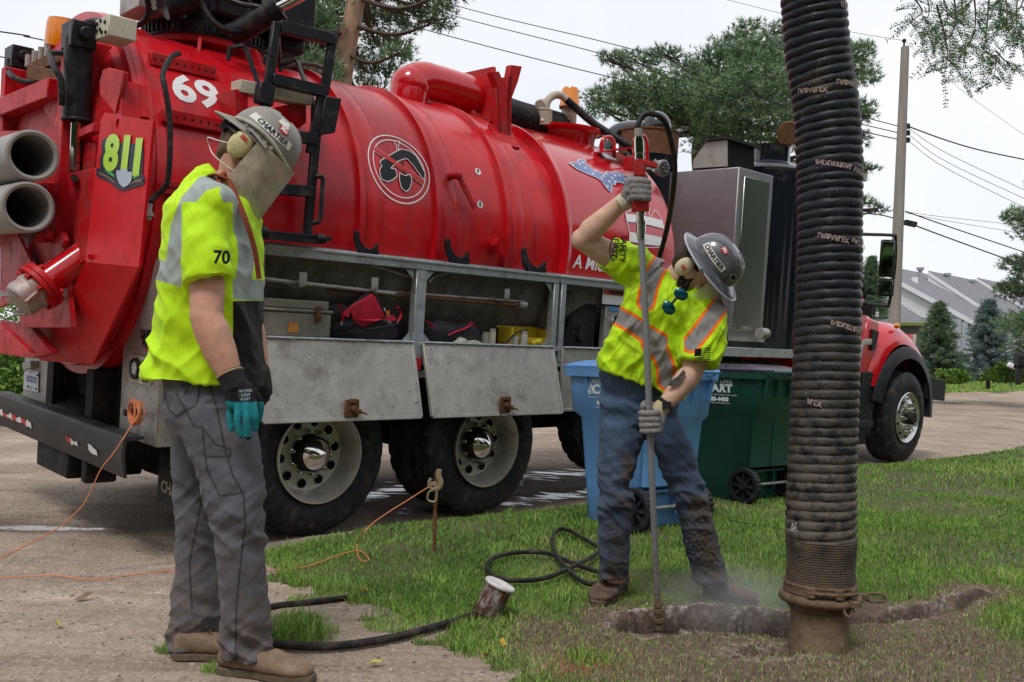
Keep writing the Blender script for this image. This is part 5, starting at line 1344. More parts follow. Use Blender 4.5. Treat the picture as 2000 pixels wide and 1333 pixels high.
for y0, y1, r in ((412, 420, .020), (420, 432, .016), (432, 440, .021), (440, 458, .019), (458, 468, .016), (264, 272, .017), (272, 288, .021), (288, 300, .022), (300, 303, .018), (303, 312, .021)): b.cyl(lx(y0), lx(y1), r, r, 14)
part(b, 'steel_couplings', CHROME, ln)
b = MB(); b.bar(lx(312), lx(345), .042, .042, (0, 1, 0)); b.bar(lx(318) + Vector((.02, 0, 0)), lx(324) + Vector((.072, 0, -.0)), .022, .022); b.tube([lx(345), lx(395)], .022, 12); b.bar(lx(388), lx(414), .066, .05, (0, 1, 0))
for dx in (-.026, .026):
    for y in (393, 409): b.cyl(lx(y) + Vector((dx, -.027, 0)), lx(y) + Vector((dx, -.033, 0)), .006, .006, 6)
part(b, 'trigger_grip', mat('grip_red', (.36, .02, .02), .45, dirt=(.2, .1, .09), damt=.3, dscale=20), ln, bevel=.006)
b = MB(); b.tube(spline([lx(335) + Vector((.055, 0, 0)), lx(322) + Vector((.075, 0, 0)), lx(312) + Vector((.06, 0, 0))], 4), .008, 8); part(b, 'trigger', STEELD, ln)
WH = mat('water_hose_black', (.014, .013, .014), .5, dirt=(.11, .085, .065), damt=.45, dscale=18, bump=.2, bscale=60)
hz = thing('water_supply_hose', G(1168, 1085), 'thin black water hose looping from the lance top down behind the bending worker', 'hose')
hp = []
for x, y, d in ((1247, 264, 3.86), (1246, 245, 3.86), (1256, 226, 3.87), (1275, 223, 3.88), (1298, 238, 3.92), (1312, 280, 3.98), (1318, 330, 4.05), (1311, 400, 4.2), (1297, 470, 4.4), (1260, 600, 4.75), (1225, 800, 4.9), (1215, 980, 4.9)): hp.append(A(x, y, d))
for x, y in ((1222, 1092), (1200, 1070), (1168, 1078), (1150, 1067), (1117, 1050), (1094, 1044), (1080, 1060), (1079, 1082), (1095, 1114), (1132, 1152), (1160, 1160), (1185, 1150)): g = G(x, y); hp.append(g + Vector((0, 0, .045 + h1(g.x, g.y))))
part(MB().tube([local(hz, p) for p in spline(hp, 10)], .0118, 10), 'hose', WH, hz)
b = MB(); b.cyl(local(hz, A(1247, 268, 3.86)), local(hz, A(1247, 252, 3.86)), .017, .017, 10); part(b, 'hose_ferrule', STEELD, hz)
def ground_line(name, pts, r, m, label, cat, lift=.0, n=10, grp=None, seg=8):
    P_ = []
    for q in pts:
        if len(q) == 3: P_.append(A(*q))
        else: g = G(*q); P_.append(Vector((g.x, g.y, h1(g.x, g.y) + r + lift)))
    P_ = spline(P_, seg)
    return rootmesh(MB().tube(P_, r, n), name, m, P_[0], label, cat, grp)
ground_line('coiled_hose', [(1185, 1082), (1150, 1105), (1117, 1124), (1069, 1144), (1020, 1150), (975, 1146), (957, 1132), (950, 1120), (961, 1105), (987, 1096), (1026, 1092), (1069, 1095), (1101, 1108), (1134, 1124), (1180, 1140)], .0115, WH, 'black hose lying in an open loop on the grass left of the bending worker', 'hose', .030)
ground_line('ground_hose', [(440, 1215), (530, 1186), (600, 1178), (690, 1167), (740, 1160)], .013, WH, 'short straight run of black hose vanishing into the grass, beside the standing worker', 'hose', .0)
ground_line('ground_hose', [(430, 1250), (510, 1270), (570, 1278), (640, 1279), (710, 1270), (780, 1254), (850, 1236), (900, 1220), (935, 1206)], .015, WH, 'long black hose bending from the standing worker boots to the brown paint can', 'hose', .006)
ground_line('thin_hose', [(1425, 1022), (1470, 1028), (1530, 1036), (1600, 1044)], .007, WH, 'thin dark hose half hidden in the grass below the green cart', 'hose', .008)
# --- orange grounding cord
oc = thing('orange_cord', TM @ T(262, 806, -.02), 'orange cord wound on the tail box hook and trailing left over the gravel', 'cord')
oc.matrix_world = TM @ Matrix.Translation(TX(262, 806, 2.17))
b = MB()
for k in range(9):
    r_ = .065 + random.uniform(-.012, .014); b.torus((random.uniform(-.025, .025), random.uniform(-.01, .01), random.uniform(-.01, .01)), (1, random.uniform(-.25, .25), random.uniform(-.2, .2)), r_, .0045, 28, 6)
part(b, 'coil', ORANGE, oc)
c_pts = [TM @ TX(268, 812, 2.13), A(250, 842, 4.98), A(222, 885, 4.92), A(197, 917, 4.9), A(172, 970, 4.88), A(150, 1000, 4.86), A(100, 1040, 4.84), A(0, 1090, 4.8), A(-60, 1115, 4.75)]
part(MB().tube([local(oc, p) for p in spline(c_pts, 8)], .0032, 6), 'trailing_run', ORANGE, oc)
gc = thing('grounding_cord', G(690, 1097), 'thin orange wire from the bronze stake clamp, curling on the grass and crossing the gravel', 'cord')
pts = [A(838, 951, 5.12), A(800, 975, 5.05), A(760, 1000, 4.95), A(725, 1025, 4.85), A(708, 1045, 4.8)]
def gp(x, y, l=.01): g = G(x, y); return Vector((g.x, g.y, h1(g.x, g.y) + l))
pts += [gp(697, 1080, .05), gp(700, 1098, .02), gp(712, 1104, .015), gp(720, 1100, .02), gp(702, 1093, .04), gp(670, 1096, .03), gp(640, 1104, .02), gp(600, 1115), gp(540, 1121), gp(480, 1120), gp(400, 1121), gp(330, 1122), gp(250, 1135), gp(190, 1141), gp(150, 1138), gp(100, 1128), gp(0, 1122), gp(-60, 1120)]
part(MB().tube([local(gc, p) for p in spline(pts, 7)], .0028, 6), 'wire', ORANGE, gc)
# --- grounding stake with clamp
SB = G(848, 1085); sk = thing('ground_stake', SB, 'rusty steel rod pushed in the grass with a bronze clamp on top', 'stake')
sl = lambda x, y, d=5.17: local(sk, A(x, y, d))
part(MB().tube([(0, 0, -.05), sl(850, 1000), sl(853, 922)], .0105, 10), 'rod', RUST, sk)
BRZ = mat('bronze_clamp', (.34, .27, .17), .5, metal=.4, dirt=(.2, .16, .11), damt=.3, dscale=20)
b = MB()
b.tube(spline([sl(858, 917, 5.14), sl(857, 930, 5.14), sl(861, 943, 5.14), sl(857, 953, 5.14), sl(848, 956, 5.14)], 5), .009, 8, flat=1.6)
b.tube(spline([sl(842, 935, 5.14), sl(838, 943, 5.14), sl(841, 953, 5.14), sl(848, 957, 5.14)], 5), .009, 8)
b.tube(spline([sl(848, 957, 5.14), sl(838, 962, 5.14), sl(835, 975, 5.14), sl(842, 980, 5.14), sl(851, 979, 5.14), sl(853, 962, 5.14), sl(849, 956, 5.14)], 5), .006, 8)
b.box(sl(845, 945, 5.15), (.05, .03, .02))
part(b, 'clamp', BRZ, sk)
# --- paint can
PB = G(950, 1206) + Vector((0, 0, .012)); pc = thing('paint_can', PB, 'small dirty can splashed brown and white lying tilted on the grass', 'can', M=Matrix.Translation(PB + Vector((0, 0, .0))) @ Matrix.Rotation(rad(23), 4, 'Y') @ Matrix.Scale(.92, 4))
part(MB().lathe((0, 0, 0), (0, 0, 1), [(0, 0), (0, .058), (.004, .060), (.142, .062), (.144, .060)], 36), 'can_body', mat('splashed_can', (.10, .045, .028), .65, dirt=(.66, .64, .64), damt=.55, dscale=26, bump=.3, bscale=50, stretch=(1, 1, .6), var=.3), pc)
part(MB().lathe((0, 0, .138), (0, 0, 1), [(0, .062), (0, .070), (.008, .072), (.014, .068), (.012, .06), (.006, .0)], 36), 'can_rim', mat('whitish_rim', (.62, .58, .58), .5, dirt=(.2, .12, .1), damt=.4, dscale=20), pc)
# --- things in the lockers
def lt(name, px, py, ly, label, cat, grp=None):
    p = T(px, py, ly); p.z = 1.287
    return thing(name, None, label, cat, grp, M=TM @ Matrix.Translation(p))
tbx = lt('tool_box', 567, 655, .09, 'scuffed grey plastic tool box in the rear locker beside the standing worker', 'toolbox')
TG = mat('tool_box_grey', (.21, .20, .165), .6, dirt=(.10, .085, .065), damt=.4, dscale=10, bump=.1)
part(MB().bb(-.27, .24, -.09, .09, 0, .155), 'box_body', TG, tbx, bevel=.012, seg=2)
b = MB(); b.bb(-.28, .25, -.1, .1, .157, .178); b.bb(-.25, .225, -.08, .08, .178, .235); part(b, 'box_lid', TG, tbx, bevel=.01, seg=2)
b = MB(); b.bb(.11, .15, -.115, -.10, .10, .20); b.bb(.115, .145, -.125, -.115, .12, .16); part(b, 'box_latch', RUST, tbx, bevel=.002)
b = MB(); b.bb(-.07, -.0, -.0945, -.091, .03, .09); part(b, 'orange_label', mat('label_orange', (.55, .24, .06), .5, dirt=(.1, .06, .03), damt=.4, dscale=40), tbx)
BAG = mat('black_nylon', (.014, .014, .02), .6, bump=.5, bscale=25, var=.3, dirt=(.08, .07, .06), damt=.3, dscale=12)
BRD = mat('red_nylon', (.42, .015, .04), .55, bump=.3, bscale=20, var=.15)
def lump(c, r, sc_, seed, n=28, m=18, amp=.12, fr=9):
    b = MB(); b.ball(c, r, n, m, sc_)
    b.v = [tuple(Vector(v) + (Vector(v) - Vector(c)).normalized() * amp * r * noise.noise(Vector(v) * fr + Vector((seed, 0, 0)))) for v in b.v]
    b.v = [(x, y, max(z, .002)) for x, y, z in b.v]
    return b
bg = lt('duffel_bag', 705, 655, .10, 'open black duffel bag with a raised bright red lining flap in the rear locker', 'bag')
part(lump((0, 0, .06), .3, (1.02, .33, .42), 1), 'bag_body', BAG, bg, smooth=60)
part(lump((-.19, .0, .14), .11, (1.1, .7, .9), 2), 'side_pocket', BAG, bg, smooth=60)
part(lump((.17, .02, .13), .10, (1.2, .7, .9), 4), 'side_pocket', BAG, bg, smooth=60)
bl = lambda x, y, ly=-.0: local(bg, TM @ T(x, y, ly))
b = MB(); fl = [(684, 600), (727, 573), (735, 582), (755, 622), (735, 628), (705, 642), (690, 625)]
q = [bl(x, y, .0 + .02 * math.sin(x * .1)) for x, y in fl]; b.prism(q, (0, .012, 0)); part(b, 'red_flap', BRD, bg, bevel=.004)
b = MB(); b.tube(spline([bl(684, 600), bl(712, 578), bl(727, 572), bl(736, 582), bl(756, 622)], 5), .008, 6); part(b, 'zip_edge', BLKM, bg)
b = MB(); b.tube(spline([bl(662, 595), bl(668, 610), bl(670, 628)], 4), .014, 6, flat=.4); b.tube(spline([bl(776, 600), bl(783, 612), bl(778, 628)], 4), .014, 6, flat=.4); b.prism([bl(670, 612, -.02), bl(684, 600, -.02), bl(682, 620, -.02), bl(674, 618, -.02)], (0, .01, 0)); b.prism([bl(752, 618, -.02), bl(768, 616, -.02), bl(776, 625, -.02), bl(758, 630, -.02)], (0, .01, 0)); part(b, 'red_trim', BRD, bg)
b = MB(); b.tube(spline([bl(670, 640, -.04), bl(690, 630, -.05), bl(712, 642, -.06), bl(740, 640, -.06), bl(770, 634, -.04)], 5), .014, 6, flat=.3); b.tube(spline([bl(650, 655, -.04), bl(700, 648, -.07), bl(760, 655, -.05)], 5), .012, 6, flat=.3); part(b, 'strap', BAG, bg)
b = MB()
for x, y in ((667, 632), (758, 628), (776, 630)): b.box(bl(x, y, -.05), (.008, .005, .025))
part(b, 'zip_pull', CHROME, bg)
for x, capc, lab in ((748, (.6, .65, .7), 'clear drink bottle with a whitish cap standing in the open duffel bag'), (757, (.75, .22, .03), 'drink bottle with an orange cap standing in the open duffel bag')):
    p = T(x, 604 + (x - 748) * .6, .06); bt = thing('drink_bottle', None, lab, 'bottle', 'bottles in the duffel bag', M=TM @ Matrix.Translation(p + Vector((0, 0, -.12))))
    part(MB().lathe((0, 0, 0), (0, 0, 1), [(0, 0), (0, .03), (.07, .031), (.09, .02), (.105, .013), (.11, .0)], 18), 'bottle_body', mat('clear_plastic', (.35, .42, .48), .15, trans=.6), bt)
    part(MB().cyl((0, 0, .105), (0, 0, .128), .017, .017, 16), 'cap', mat('cap' + str(x), capc, .4), bt)
b2 = lt('duffel_bag', 880, 662, .08, 'slumped closed black bag with dull red trim in the middle locker', 'bag')
part(lump((-.10, 0, .05), .17, (1.3, .5, .62), 7), 'bag_body', BAG, b2, smooth=60); part(lump((.12, 0, .04), .14, (1.1, .5, .8), 9), 'bag_end', BAG, b2, smooth=60)
b2l = lambda x, y, ly=-.0: local(b2, TM @ T(x, y, ly))
b = MB(); b.tube(spline([b2l(832, 628), b2l(840, 632), b2l(846, 640)], 4), .012, 6, flat=.5); b.tube(spline([b2l(875, 655), b2l(890, 648), b2l(908, 642), b2l(922, 632)], 4), .014, 6, flat=.4); b.tube(spline([b2l(918, 630), b2l(928, 640)], 4), .012, 6, flat=.5); part(b, 'red_trim', BRD, b2)
yc = lt('yellow_crate', 1025, 672, .10, 'dirty yellow plastic crate in the middle locker holding small bottles', 'crate')
YM = mat('dirty_yellow', (.50, .36, .015), .6, dirt=(.12, .09, .04), damt=.5, dscale=14)
b = MB(); b.bb(-.22, .22, -.08, .08, 0, .01); b.bb(-.22, .22, .07, .08, .01, .13); b.bb(-.22, -.20, -.08, .07, .01, .13); b.bb(.20, .22, -.08, .07, .01, .13); b.bb(-.20, .20, -.08, -.07, .01, .06); b.bb(-.235, .235, .075, .09, .12, .14); part(b, 'crate_body', YM, yc, bevel=.004)
JM = mat('grimy_pale_plastic', (.36, .34, .29), .6, dirt=(.14, .11, .08), damt=.5, dscale=18)
for i, (px, hh, rr_, ly, lab) in enumerate(((961, .115, .026, .04, 'tall grimy pale jar left of the yellow crate in the middle locker'), (1005, .07, .03, -.0, 'short grimy jar at the front of the yellow crate'), (1022, .11, .03, -.0, 'taller grimy jar standing at the front of the yellow crate'), (948, .085, .035, .09, 'dark squat can at the back of the locker behind the tall jar'))):
    jr = lt('jar', px, 672, ly, lab, 'jar', 'jars in the middle locker')
    part(MB().lathe((0, 0, 0), (0, 0, 1), [(0, 0), (0, rr_), (hh * .7, rr_), (hh * .78, rr_ * .8), (hh * .8, 0)], 20), 'jar_body', JM, jr); part(MB().cyl((0, 0, hh * .79), (0, 0, hh), rr_ * .85, rr_ * .85, 16), 'jar_lid', JM, jr)
q = [T(985, 674, -.01), T(998, 660, -.02), T(1010, 650, -.01), T(1030, 645, .03)]
rootmesh(MB().tube([TM @ p for p in spline(q, 5)], .008, 6), 'hose_end', RHOSE, TM @ q[0], 'short black hose end draped over the yellow crate', 'hose')
q = T(1048, 672, -.01); q.z = 1.287; rg = thing('glove', None, 'crumpled yellow work glove lying before the yellow crate', 'glove', M=TM @ Matrix.Translation(q)); part(lump((0, 0, .02), .05, (1.2, .6, .6), 5, amp=.4, fr=20), 'glove_body', YM, rg, smooth=60)
q = T(912, 668, -.0); q.z = 1.287; rg = thing('rag', None, 'grey rag in front of the slumped black bag', 'rag', M=TM @ Matrix.Translation(q)); part(lump((0, 0, .0), .10, (1.5, .4, .35), 6, amp=.5, fr=12), 'rag_cloth', JM, rg, smooth=60)
# ================================================================ PEOPLE
def fuse(mb, vox=.007, it=4):
    """merge overlapping closed shapes into one continuous surface"""
    me = mb.mesh('f', [], 0); o = bpy.data.objects.new('f', me); col.objects.link(o)
    m = o.modifiers.new('r', 'REMESH'); m.mode = 'VOXEL'; m.voxel_size = vox
    if it: m2 = o.modifiers.new('s', 'SMOOTH'); m2.iterations = it; m2.factor = .5
    bpy.context.view_layer.update()
    dg = bpy.context.evaluated_depsgraph_get(); e = bpy.data.meshes.new_from_object(o.evaluated_get(dg))
    bpy.data.objects.remove(o)
    return e
def warp(me, fn):
    n = len(me.vertices); co = np.empty(n * 3, np.float32); no = np.empty(n * 3, np.float32)
    me.vertices.foreach_get('co', co); me.vertices.foreach_get('normal', no)
    co = co.reshape(-1, 3); no = no.reshape(-1, 3)
    d = np.array([fn(Vector(map(float, c)), q) for c, q in zip(co, no)], np.float32)
    co = co + no * d[:, None]; me.vertices.foreach_set('co', co.ravel()); me.update()
    return co
def addattr(me, name, vals):
    a = me.attributes.new(name, 'FLOAT', 'POINT'); a.data.foreach_set('value', np.asarray(vals, np.float32))
def fin(me, name, m, parent, label=None):
    me.materials.clear()
    for x in (m if isinstance(m, list) else [m]): me.materials.append(x)
    me.polygons.foreach_set('use_smooth', np.ones(len(me.polygons), bool)); me.name = name
    o = bpy.data.objects.new(name, me); col.objects.link(o); o.parent = parent
    if label: o['label'] = label
    return o
def rings2(mb, lst, n=28, p=2.3):
    """lst: (centre, axis a, axis b) super-ellipse rings"""
    R_ = []
    for c, a, b in lst:
        row = []
        for k in range(n):
            t = 2 * PI * k / n; ct, st = math.cos(t), math.sin(t)
            row.append(c + a * (math.copysign(abs(ct) ** (2 / p), ct)) + b * (math.copysign(abs(st) ** (2 / p), st)))
        R_.append(row)
    mb.rings(R_, True)
def pxdist(co, parent, poly, k):
    """distance (metres on the cloth) from points of a garment to a traced seam line"""
    M = np.array(RC.to_3x3().transposed()); W = np.array(parent.matrix_world.translation)
    q = (co + W - np.array(CP)) @ M.T; X = 1000 + FPX * q[:, 0] / -q[:, 2]; Y = 666.5 - FPX * q[:, 1] / -q[:, 2]
    return X, Y, pdist(X, Y, poly) / k
def clothmat(name, c, attrs, rough=.75, dirt=None, damt=.2, low=None, bump=.25, bscale=160, var=.08, folds=0, dscale=8):
    m = mat(name, c, rough, dirt=dirt, damt=damt, dscale=dscale, low=low, bump=bump, bscale=bscale, var=var)
    nt = m.node_tree; b = nt.nodes['Principled BSDF']; b.inputs['Sheen Weight'].default_value = .04
    src = b.inputs['Base Color'].links[0].from_socket
    for an, stops in attrs:  # stops: list of (distance limit, colour) from the inside out, applied where distance < limit
        at = N(nt, 'ShaderNodeAttribute'); at.attribute_name = an
        for lim, cc in sorted(stops, key=lambda s: -s[0]):
            r = N(nt, 'ShaderNodeMapRange'); sf_ = .045 if an == 'mudk' else (.002 if an == 'seam' else .0012); r.inputs['From Min'].default_value = lim + sf_; r.inputs['From Max'].default_value = lim - sf_
            L(nt, at.outputs['Fac'], r.inputs['Value'])
            mm = N(nt, 'ShaderNodeMixRGB'); mm.inputs['Color2'].default_value = c4(cc); L(nt, src, mm.inputs['Color1']); L(nt, r.outputs[0], mm.inputs['Fac']); src = mm.outputs[0]
    L(nt, src, b.inputs['Base Color'])
    return m
SKIN = mat('skin', (.50, .27, .19), .5, var=.14, dscale=18, bump=.06, bscale=140, dirt=(.30, .17, .12), damt=.12)
SKINP = mat('pale_skin', (.58, .37, .27), .5, var=.12, dscale=16, bump=.06, bscale=140, dirt=(.32, .20, .14), damt=.2)
def foldn(p, a, fx, fz, seed=0.):
    q = Vector((p.x * fx, p.y * fx, p.z * fz + seed))
    n = noise.noise(q) + .5 * noise.noise(q * 2.1)
    return a * (.55 - 3.4 * min(.6, abs(n))) 
def headshape(b, c, f, up, s=1.):
    """skull, jaw, nose, brow, ears around centre c, facing f"""
    sd = f.cross(up)  # his right
    M = Matrix((sd, f, up)).transposed()
    b.ball(c + up * .02 * s - f * .012 * s, .1, 24, 18, (.76 * s, .95 * s, 1.0 * s), M)
    b.ball(c + f * .03 * s - up * .055 * s, .06, 18, 12, (.88 * s, .95 * s, 1.05 * s), M)
    b.ball(c + f * .055 * s - up * .095 * s, .034, 14, 10, (1.05 * s, .9 * s, .8 * s), M)
    b.tube([c + f * .083 * s + up * .012 * s, c + f * .100 * s - up * .010 * s, c + f * .108 * s - up * .026 * s], [.008, .011, .014], 10)
    for q in (-1, 1):
        b.ball(c + f * .098 * s - up * .030 * s + sd * .010 * q, .009, 10, 8)
        b.ball(c + f * .066 * s - up * .02 * s + sd * .042 * q, .028, 12, 10, (1, .7, .8), M)
        b.tube([c + f * .080 * s + up * .030 * s + sd * .01 * q, c + f * .078 * s + up * .034 * s + sd * .030 * q, c + f * .06 * s + up * .026 * s + sd * .050 * q], .009, 8)
        b.ball(c - f * .005 * s - up * .005 * s + sd * .078 * q, .026, 12, 10, (.35, .75, 1.15), M)
    b.tube([c + f * .088 * s - up * .062 * s - sd * .022, c + f * .096 * s - up * .060 * s, c + f * .088 * s - up * .062 * s + sd * .022], .0065, 8)
    b.tube([c + f * .087 * s - up * .073 * s - sd * .018, c + f * .094 * s - up * .073 * s, c + f * .087 * s - up * .073 * s + sd * .018], .007, 8)
def eyes(c, f, up, par, s=1.):
    sd = f.cross(up)
    for q in (-1, 1):
        p = c + f * .074 * s + up * .012 * s + sd * .031 * q
        o = part(MB().ball(p, .0125, 14, 10), 'eye', mat('eye_white', (.6, .57, .54), .2), par)
        part(MB().ball(p + f * .0075, .0062, 10, 8), 'iris', mat('iris', (.04, .03, .02), .1), o)
def hardhat(par, c, f, up, m, brim_back=True, full=False, s=1., name='hard_hat'):
    sd = f.cross(up); M = Matrix((sd, f, up)).transposed() * .90
    b = MB(); R_ = []
    n = 48
    for i in range(15):
        a = PI / 2 * i / 14; row = []
        for k in range(n):
            t = 2 * PI * k / n; ct, st = math.cos(t), math.sin(t); r = 1.0
            hh = math.sin(a); rr_ = math.cos(a) ** .8
            ridge = .004 * max(0, math.cos(2 * t)) ** 8 * math.sin(2 * a) if 0 else .0055 * math.exp(-(ct / .16) ** 2) * math.sin(min(1, a / 1.2) * PI / 2 + .3)
            p = Vector((ct * .112 * rr_, st * .138 * rr_, .125 * hh)) * s
            p += Vector((ct * .3, st * .3, 1)).normalized() * ridge
            row.append(c + M @ p)
        R_.append(row)
    b.rings(R_[:-1], False); b.add([R_[-2][k] for k in range(n)], [tuple(range(n))])
    hat = part(b, name, m, par, smooth=60)
    b = MB(); R_ = []
    for k in range(n):
        t = 2 * PI * k / n; ct, st = math.cos(t), math.sin(t)
        if full: w_ = .045 + .012 * max(0, st)
        else: w_ = .008 + (.062 * max(0, -st) ** 2.2 if brim_back else .062 * max(0, st) ** 2.2)
        dz = -.012 - w_ * .25
        R_.append([c + M @ (Vector((ct * (.112 + q * w_), st * (.138 + q * w_), dz * q + z)) * s) for q, z in ((-.0, .004), (1, .002), (1.03, -.001), (1, -.004), (0, -.003))])
    b.rings(R_, False, True); part(b, 'brim', m, hat, smooth=50)
    b = MB(); b.torus(c, up, .1, .001, 4, 4) if 0 else None
    return hat, M
def hattext(hat, M, c, s_, size, t0, h0, m, name, off=.004, rot=0., bold=.001, s=1., slope=0., right=1):
    """lettering wrapped round the dome: t0 angle about the dome, h0 elevation"""
    v, f = text_tris(s_, size, bold, sub=.012); b = MB(); P_ = []
    for x, y in v:
        x, y = x * math.cos(rot) - y * math.sin(rot), x * math.sin(rot) + y * math.cos(rot)
        t = t0 + x / .125 * right; a = h0 + y / .125 + slope * x
        rr_ = math.cos(a) ** .8
        p = Vector((math.cos(t) * (.112 * rr_ + off), math.sin(t) * (.138 * rr_ + off), .125 * math.sin(a) + off * math.sin(a))) * s; P_.append(c + M @ p)
    b.add(P_, f); return part(b, name, m, hat, smooth=0)
def hatpatch(hat, M, c, w_, h_, t0, h0, m, name, off=.0025, right=1, slope=0., rnd=0, rot=0.):
    nx_, ny_ = 12, 4; v = []; f = []
    for i in range(nx_ + 1):
        for j in range(ny_ + 1):
            x = (i / nx_ - .5) * w_; y = (j / ny_ - .5) * h_
            if rnd: y *= math.sqrt(max(0, 1 - (2 * (i / nx_ - .5)) ** 2)) if rnd == 2 else 1
            x, y = x * math.cos(rot) - y * math.sin(rot), x * math.sin(rot) + y * math.cos(rot)
            t = t0 + x / .125 * right; a = h0 + y / .125 + slope * x; rr_ = math.cos(a) ** .8
            v.append(c + M @ Vector((math.cos(t) * (.112 * rr_ + off), math.sin(t) * (.138 * rr_ + off), .125 * math.sin(a) + off * math.sin(a))))
    for i in range(nx_):
        for j in range(ny_): a = i * (ny_ + 1) + j; f.append((a, a + 1, a + ny_ + 2, a + ny_ + 1))
    return part(MB().add(v, f), name, m, hat)
def hand(fingers, thumb, wrist, palm, r=.0105, vox=.0032, extra=None):
    """palm: list of (pt, r); fingers: lists of joint points"""
    b = MB()
    for f in fingers:
        P_ = spline(f, 4); n = len(P_); b.tube(P_, [r * (1.12 - .22 * i / n) for i in range(n)], 12)
        b.ball(P_[-1], r * .9, 12, 8); b.ball(P_[0], r * 1.15, 12, 8)
    P_ = spline(thumb, 4); n = len(P_); b.tube(P_, [r * (1.35 - .3 * i / n) for i in range(n)], 12); b.ball(P_[-1], r * 1.05, 12, 8)
    for p, q, a in palm: b.tube([p, q], a, 14); b.ball(p, a if not hasattr(a, '__len__') else a[0], 12, 8); b.ball(q, a if not hasattr(a, '__len__') else a[1], 12, 8)
    return fuse(b, vox, 3)
def boot(par, heel, toe, h=.12, m=None, sole=None, w_=.052, lab=None):
    """heel, toe: ground points"""
    d = (toe - heel); Ln = d.length; d.normalize(); sd = d.cross(Vector((0, 0, 1))).normalized(); up = sd.cross(d)
    b = MB(); L_ = []
    for t, w2, z0, z1 in ((-.02, .030, .02, .085), (.06, .038, .02, .10), (.22, .040, .02, .105), (.40, .042, .02, .095), (.55, .047, .02, .085), (.72, .050, .018, .072), (.88, .046, .018, .062), (.98, .030, .02, .048), (1.0, .012, .025, .04)):
        c = heel + d * (t * Ln) + up * ((z0 + z1) / 2); L_.append((c, sd * (w2 * w_ / .052), up * ((z1 - z0) / 2)))
    rings2(b, L_, 24, 2.6)
    b.tube([heel + d * (.17 * Ln) + up * .06, heel + d * (.17 * Ln) + up * (h - .01)], [.038, .036], 18)
    me = fuse(b, .005, 3)
    warp(me, lambda p, n: .003 * noise.noise(p * 28) + .0035 * max(0, noise.noise(p * 11)))
    bo = fin(me, 'boot', m, par, lab)
    b = MB(); L_ = []
    for t, w2 in ((-.04, .034), (.05, .045), (.3, .042), (.42, .040), (.6, .050), (.8, .053), (.95, .042), (1.03, .02)):
        c = heel + d * (t * Ln); L_.append([c + sd * w2 * s - 0 * up + up * z for s, z in ((-1, 0.002), (1, 0.002), (1, .026), (-1, .026))])
    b.rings(L_, True); part(b, 'sole', sole, bo, smooth=50, bevel=.003)
    b = MB()
    for k in range(5):
        t = .34 + .075 * k; z = .127 - .012 * k - .0022 * k * k; c = heel + d * (t * Ln) + up * z
        b.tube([c - sd * .022 - up * .006, c + up * .005, c + sd * .022 + d * .012 - up * .006], .0026, 6); b.tube([c + sd * .022 - up * .006, c + up * .006, c - sd * .022 + d * .012 - up * .006], .0026, 6)
    part(b, 'laces', mat('laces', (.09, .06, .04), .8), bo)
    return bo
Z3 = Vector((0, 0, 1))

# ---------------------------------------------------------------- the standing worker
W1 = G(470, 1300); W1.z = 0
w1 = thing('person', W1, 'standing worker in a yellow and black safety shirt looking down behind a dirty face shield', 'person', 'workers')
a1 = lambda x, y, d: A(x, y, d) - W1
# body under the clothes (one continuous surface)
f1_ = Vector((.77, .04, -.64)).normalized(); u1_ = Vector((.64, .03, .77)).normalized(); s1_ = f1_.cross(u1_)
HC1 = a1(490, 297, 3.20)
b = MB(); headshape(b, HC1, f1_, u1_)
b.tube(spline([HC1 - u1_ * .04 - f1_ * .02, a1(458, 352, 3.19), a1(432, 385, 3.19), a1(430, 440, 3.18)], 4), [.058] * 4 + [.062] * 4 + [.075, .09, .1, .11, .12][:5], 20)
for sh, el, wr in (((404, 445, 3.06), (404, 622, 2.965), (452, 742, 2.95)), ((448, 450, 3.34), (478, 610, 3.42), (506, 722, 3.36))):
    S_, E_, W_ = a1(*sh), a1(*el), a1(*wr)
    b.tube([S_, S_.lerp(E_, .35), S_.lerp(E_, .7), E_, E_.lerp(W_, .25), E_.lerp(W_, .6), W_, W_ + (W_ - E_) * .15], [.050, .055, .054, .051, .055, .049, .036, .034], 20); b.ball(S_, .05, 16, 12)
    b.ball(W_ + (W_ - E_) * .25, .036, 12, 10)
rings2(b, [(a1(430, 420, 3.19), Vector((.09, 0, 0)), Vector((0, .19, 0))), (a1(420, 520, 3.19), Vector((.11, 0, 0)), Vector((0, .16, 0))), (a1(410, 700, 3.19), Vector((.10, 0, 0)), Vector((0, .13, 0))), (a1(402, 790, 3.19), Vector((.09, 0, 0)), Vector((0, .12, 0)))], 28)
for hp_, kn, an in (((405, 800, 3.10), (462, 1010, 3.07), (480, 1255, 3.10)), ((395, 800, 3.29), (385, 1010, 3.32), (378, 1250, 3.30))):
    b.tube([a1(*hp_), a1(*kn), a1(*an)], [.07, .05, .04], 18); b.ball(a1(*hp_), .07, 14, 10)
me = fuse(b, .006, 3); warp(me, lambda p, n: .0022 * noise.noise(p * 13) + .0012 * noise.noise(p * 34)); body1 = fin(me, 'body', SKIN, w1)
eyes(HC1, f1_, u1_, body1)
b = MB(); M_ = Matrix((s1_, f1_, u1_)).transposed()
b.ball(HC1 + u1_ * .012 - f1_ * .022, .1, 24, 16, (.80, .93, .95), M_); b.ball(HC1 - f1_ * .06 - u1_ * .03, .055, 18, 12, (1.1, .6, 1.1), M_)
me = fuse(b, .006, 2); warp(me, lambda p, n: .0025 * noise.noise(p * 60)); fin(me, 'hair', mat('brown_hair', (.13, .085, .055), .8, bump=.8, bscale=120, var=.3), w1)
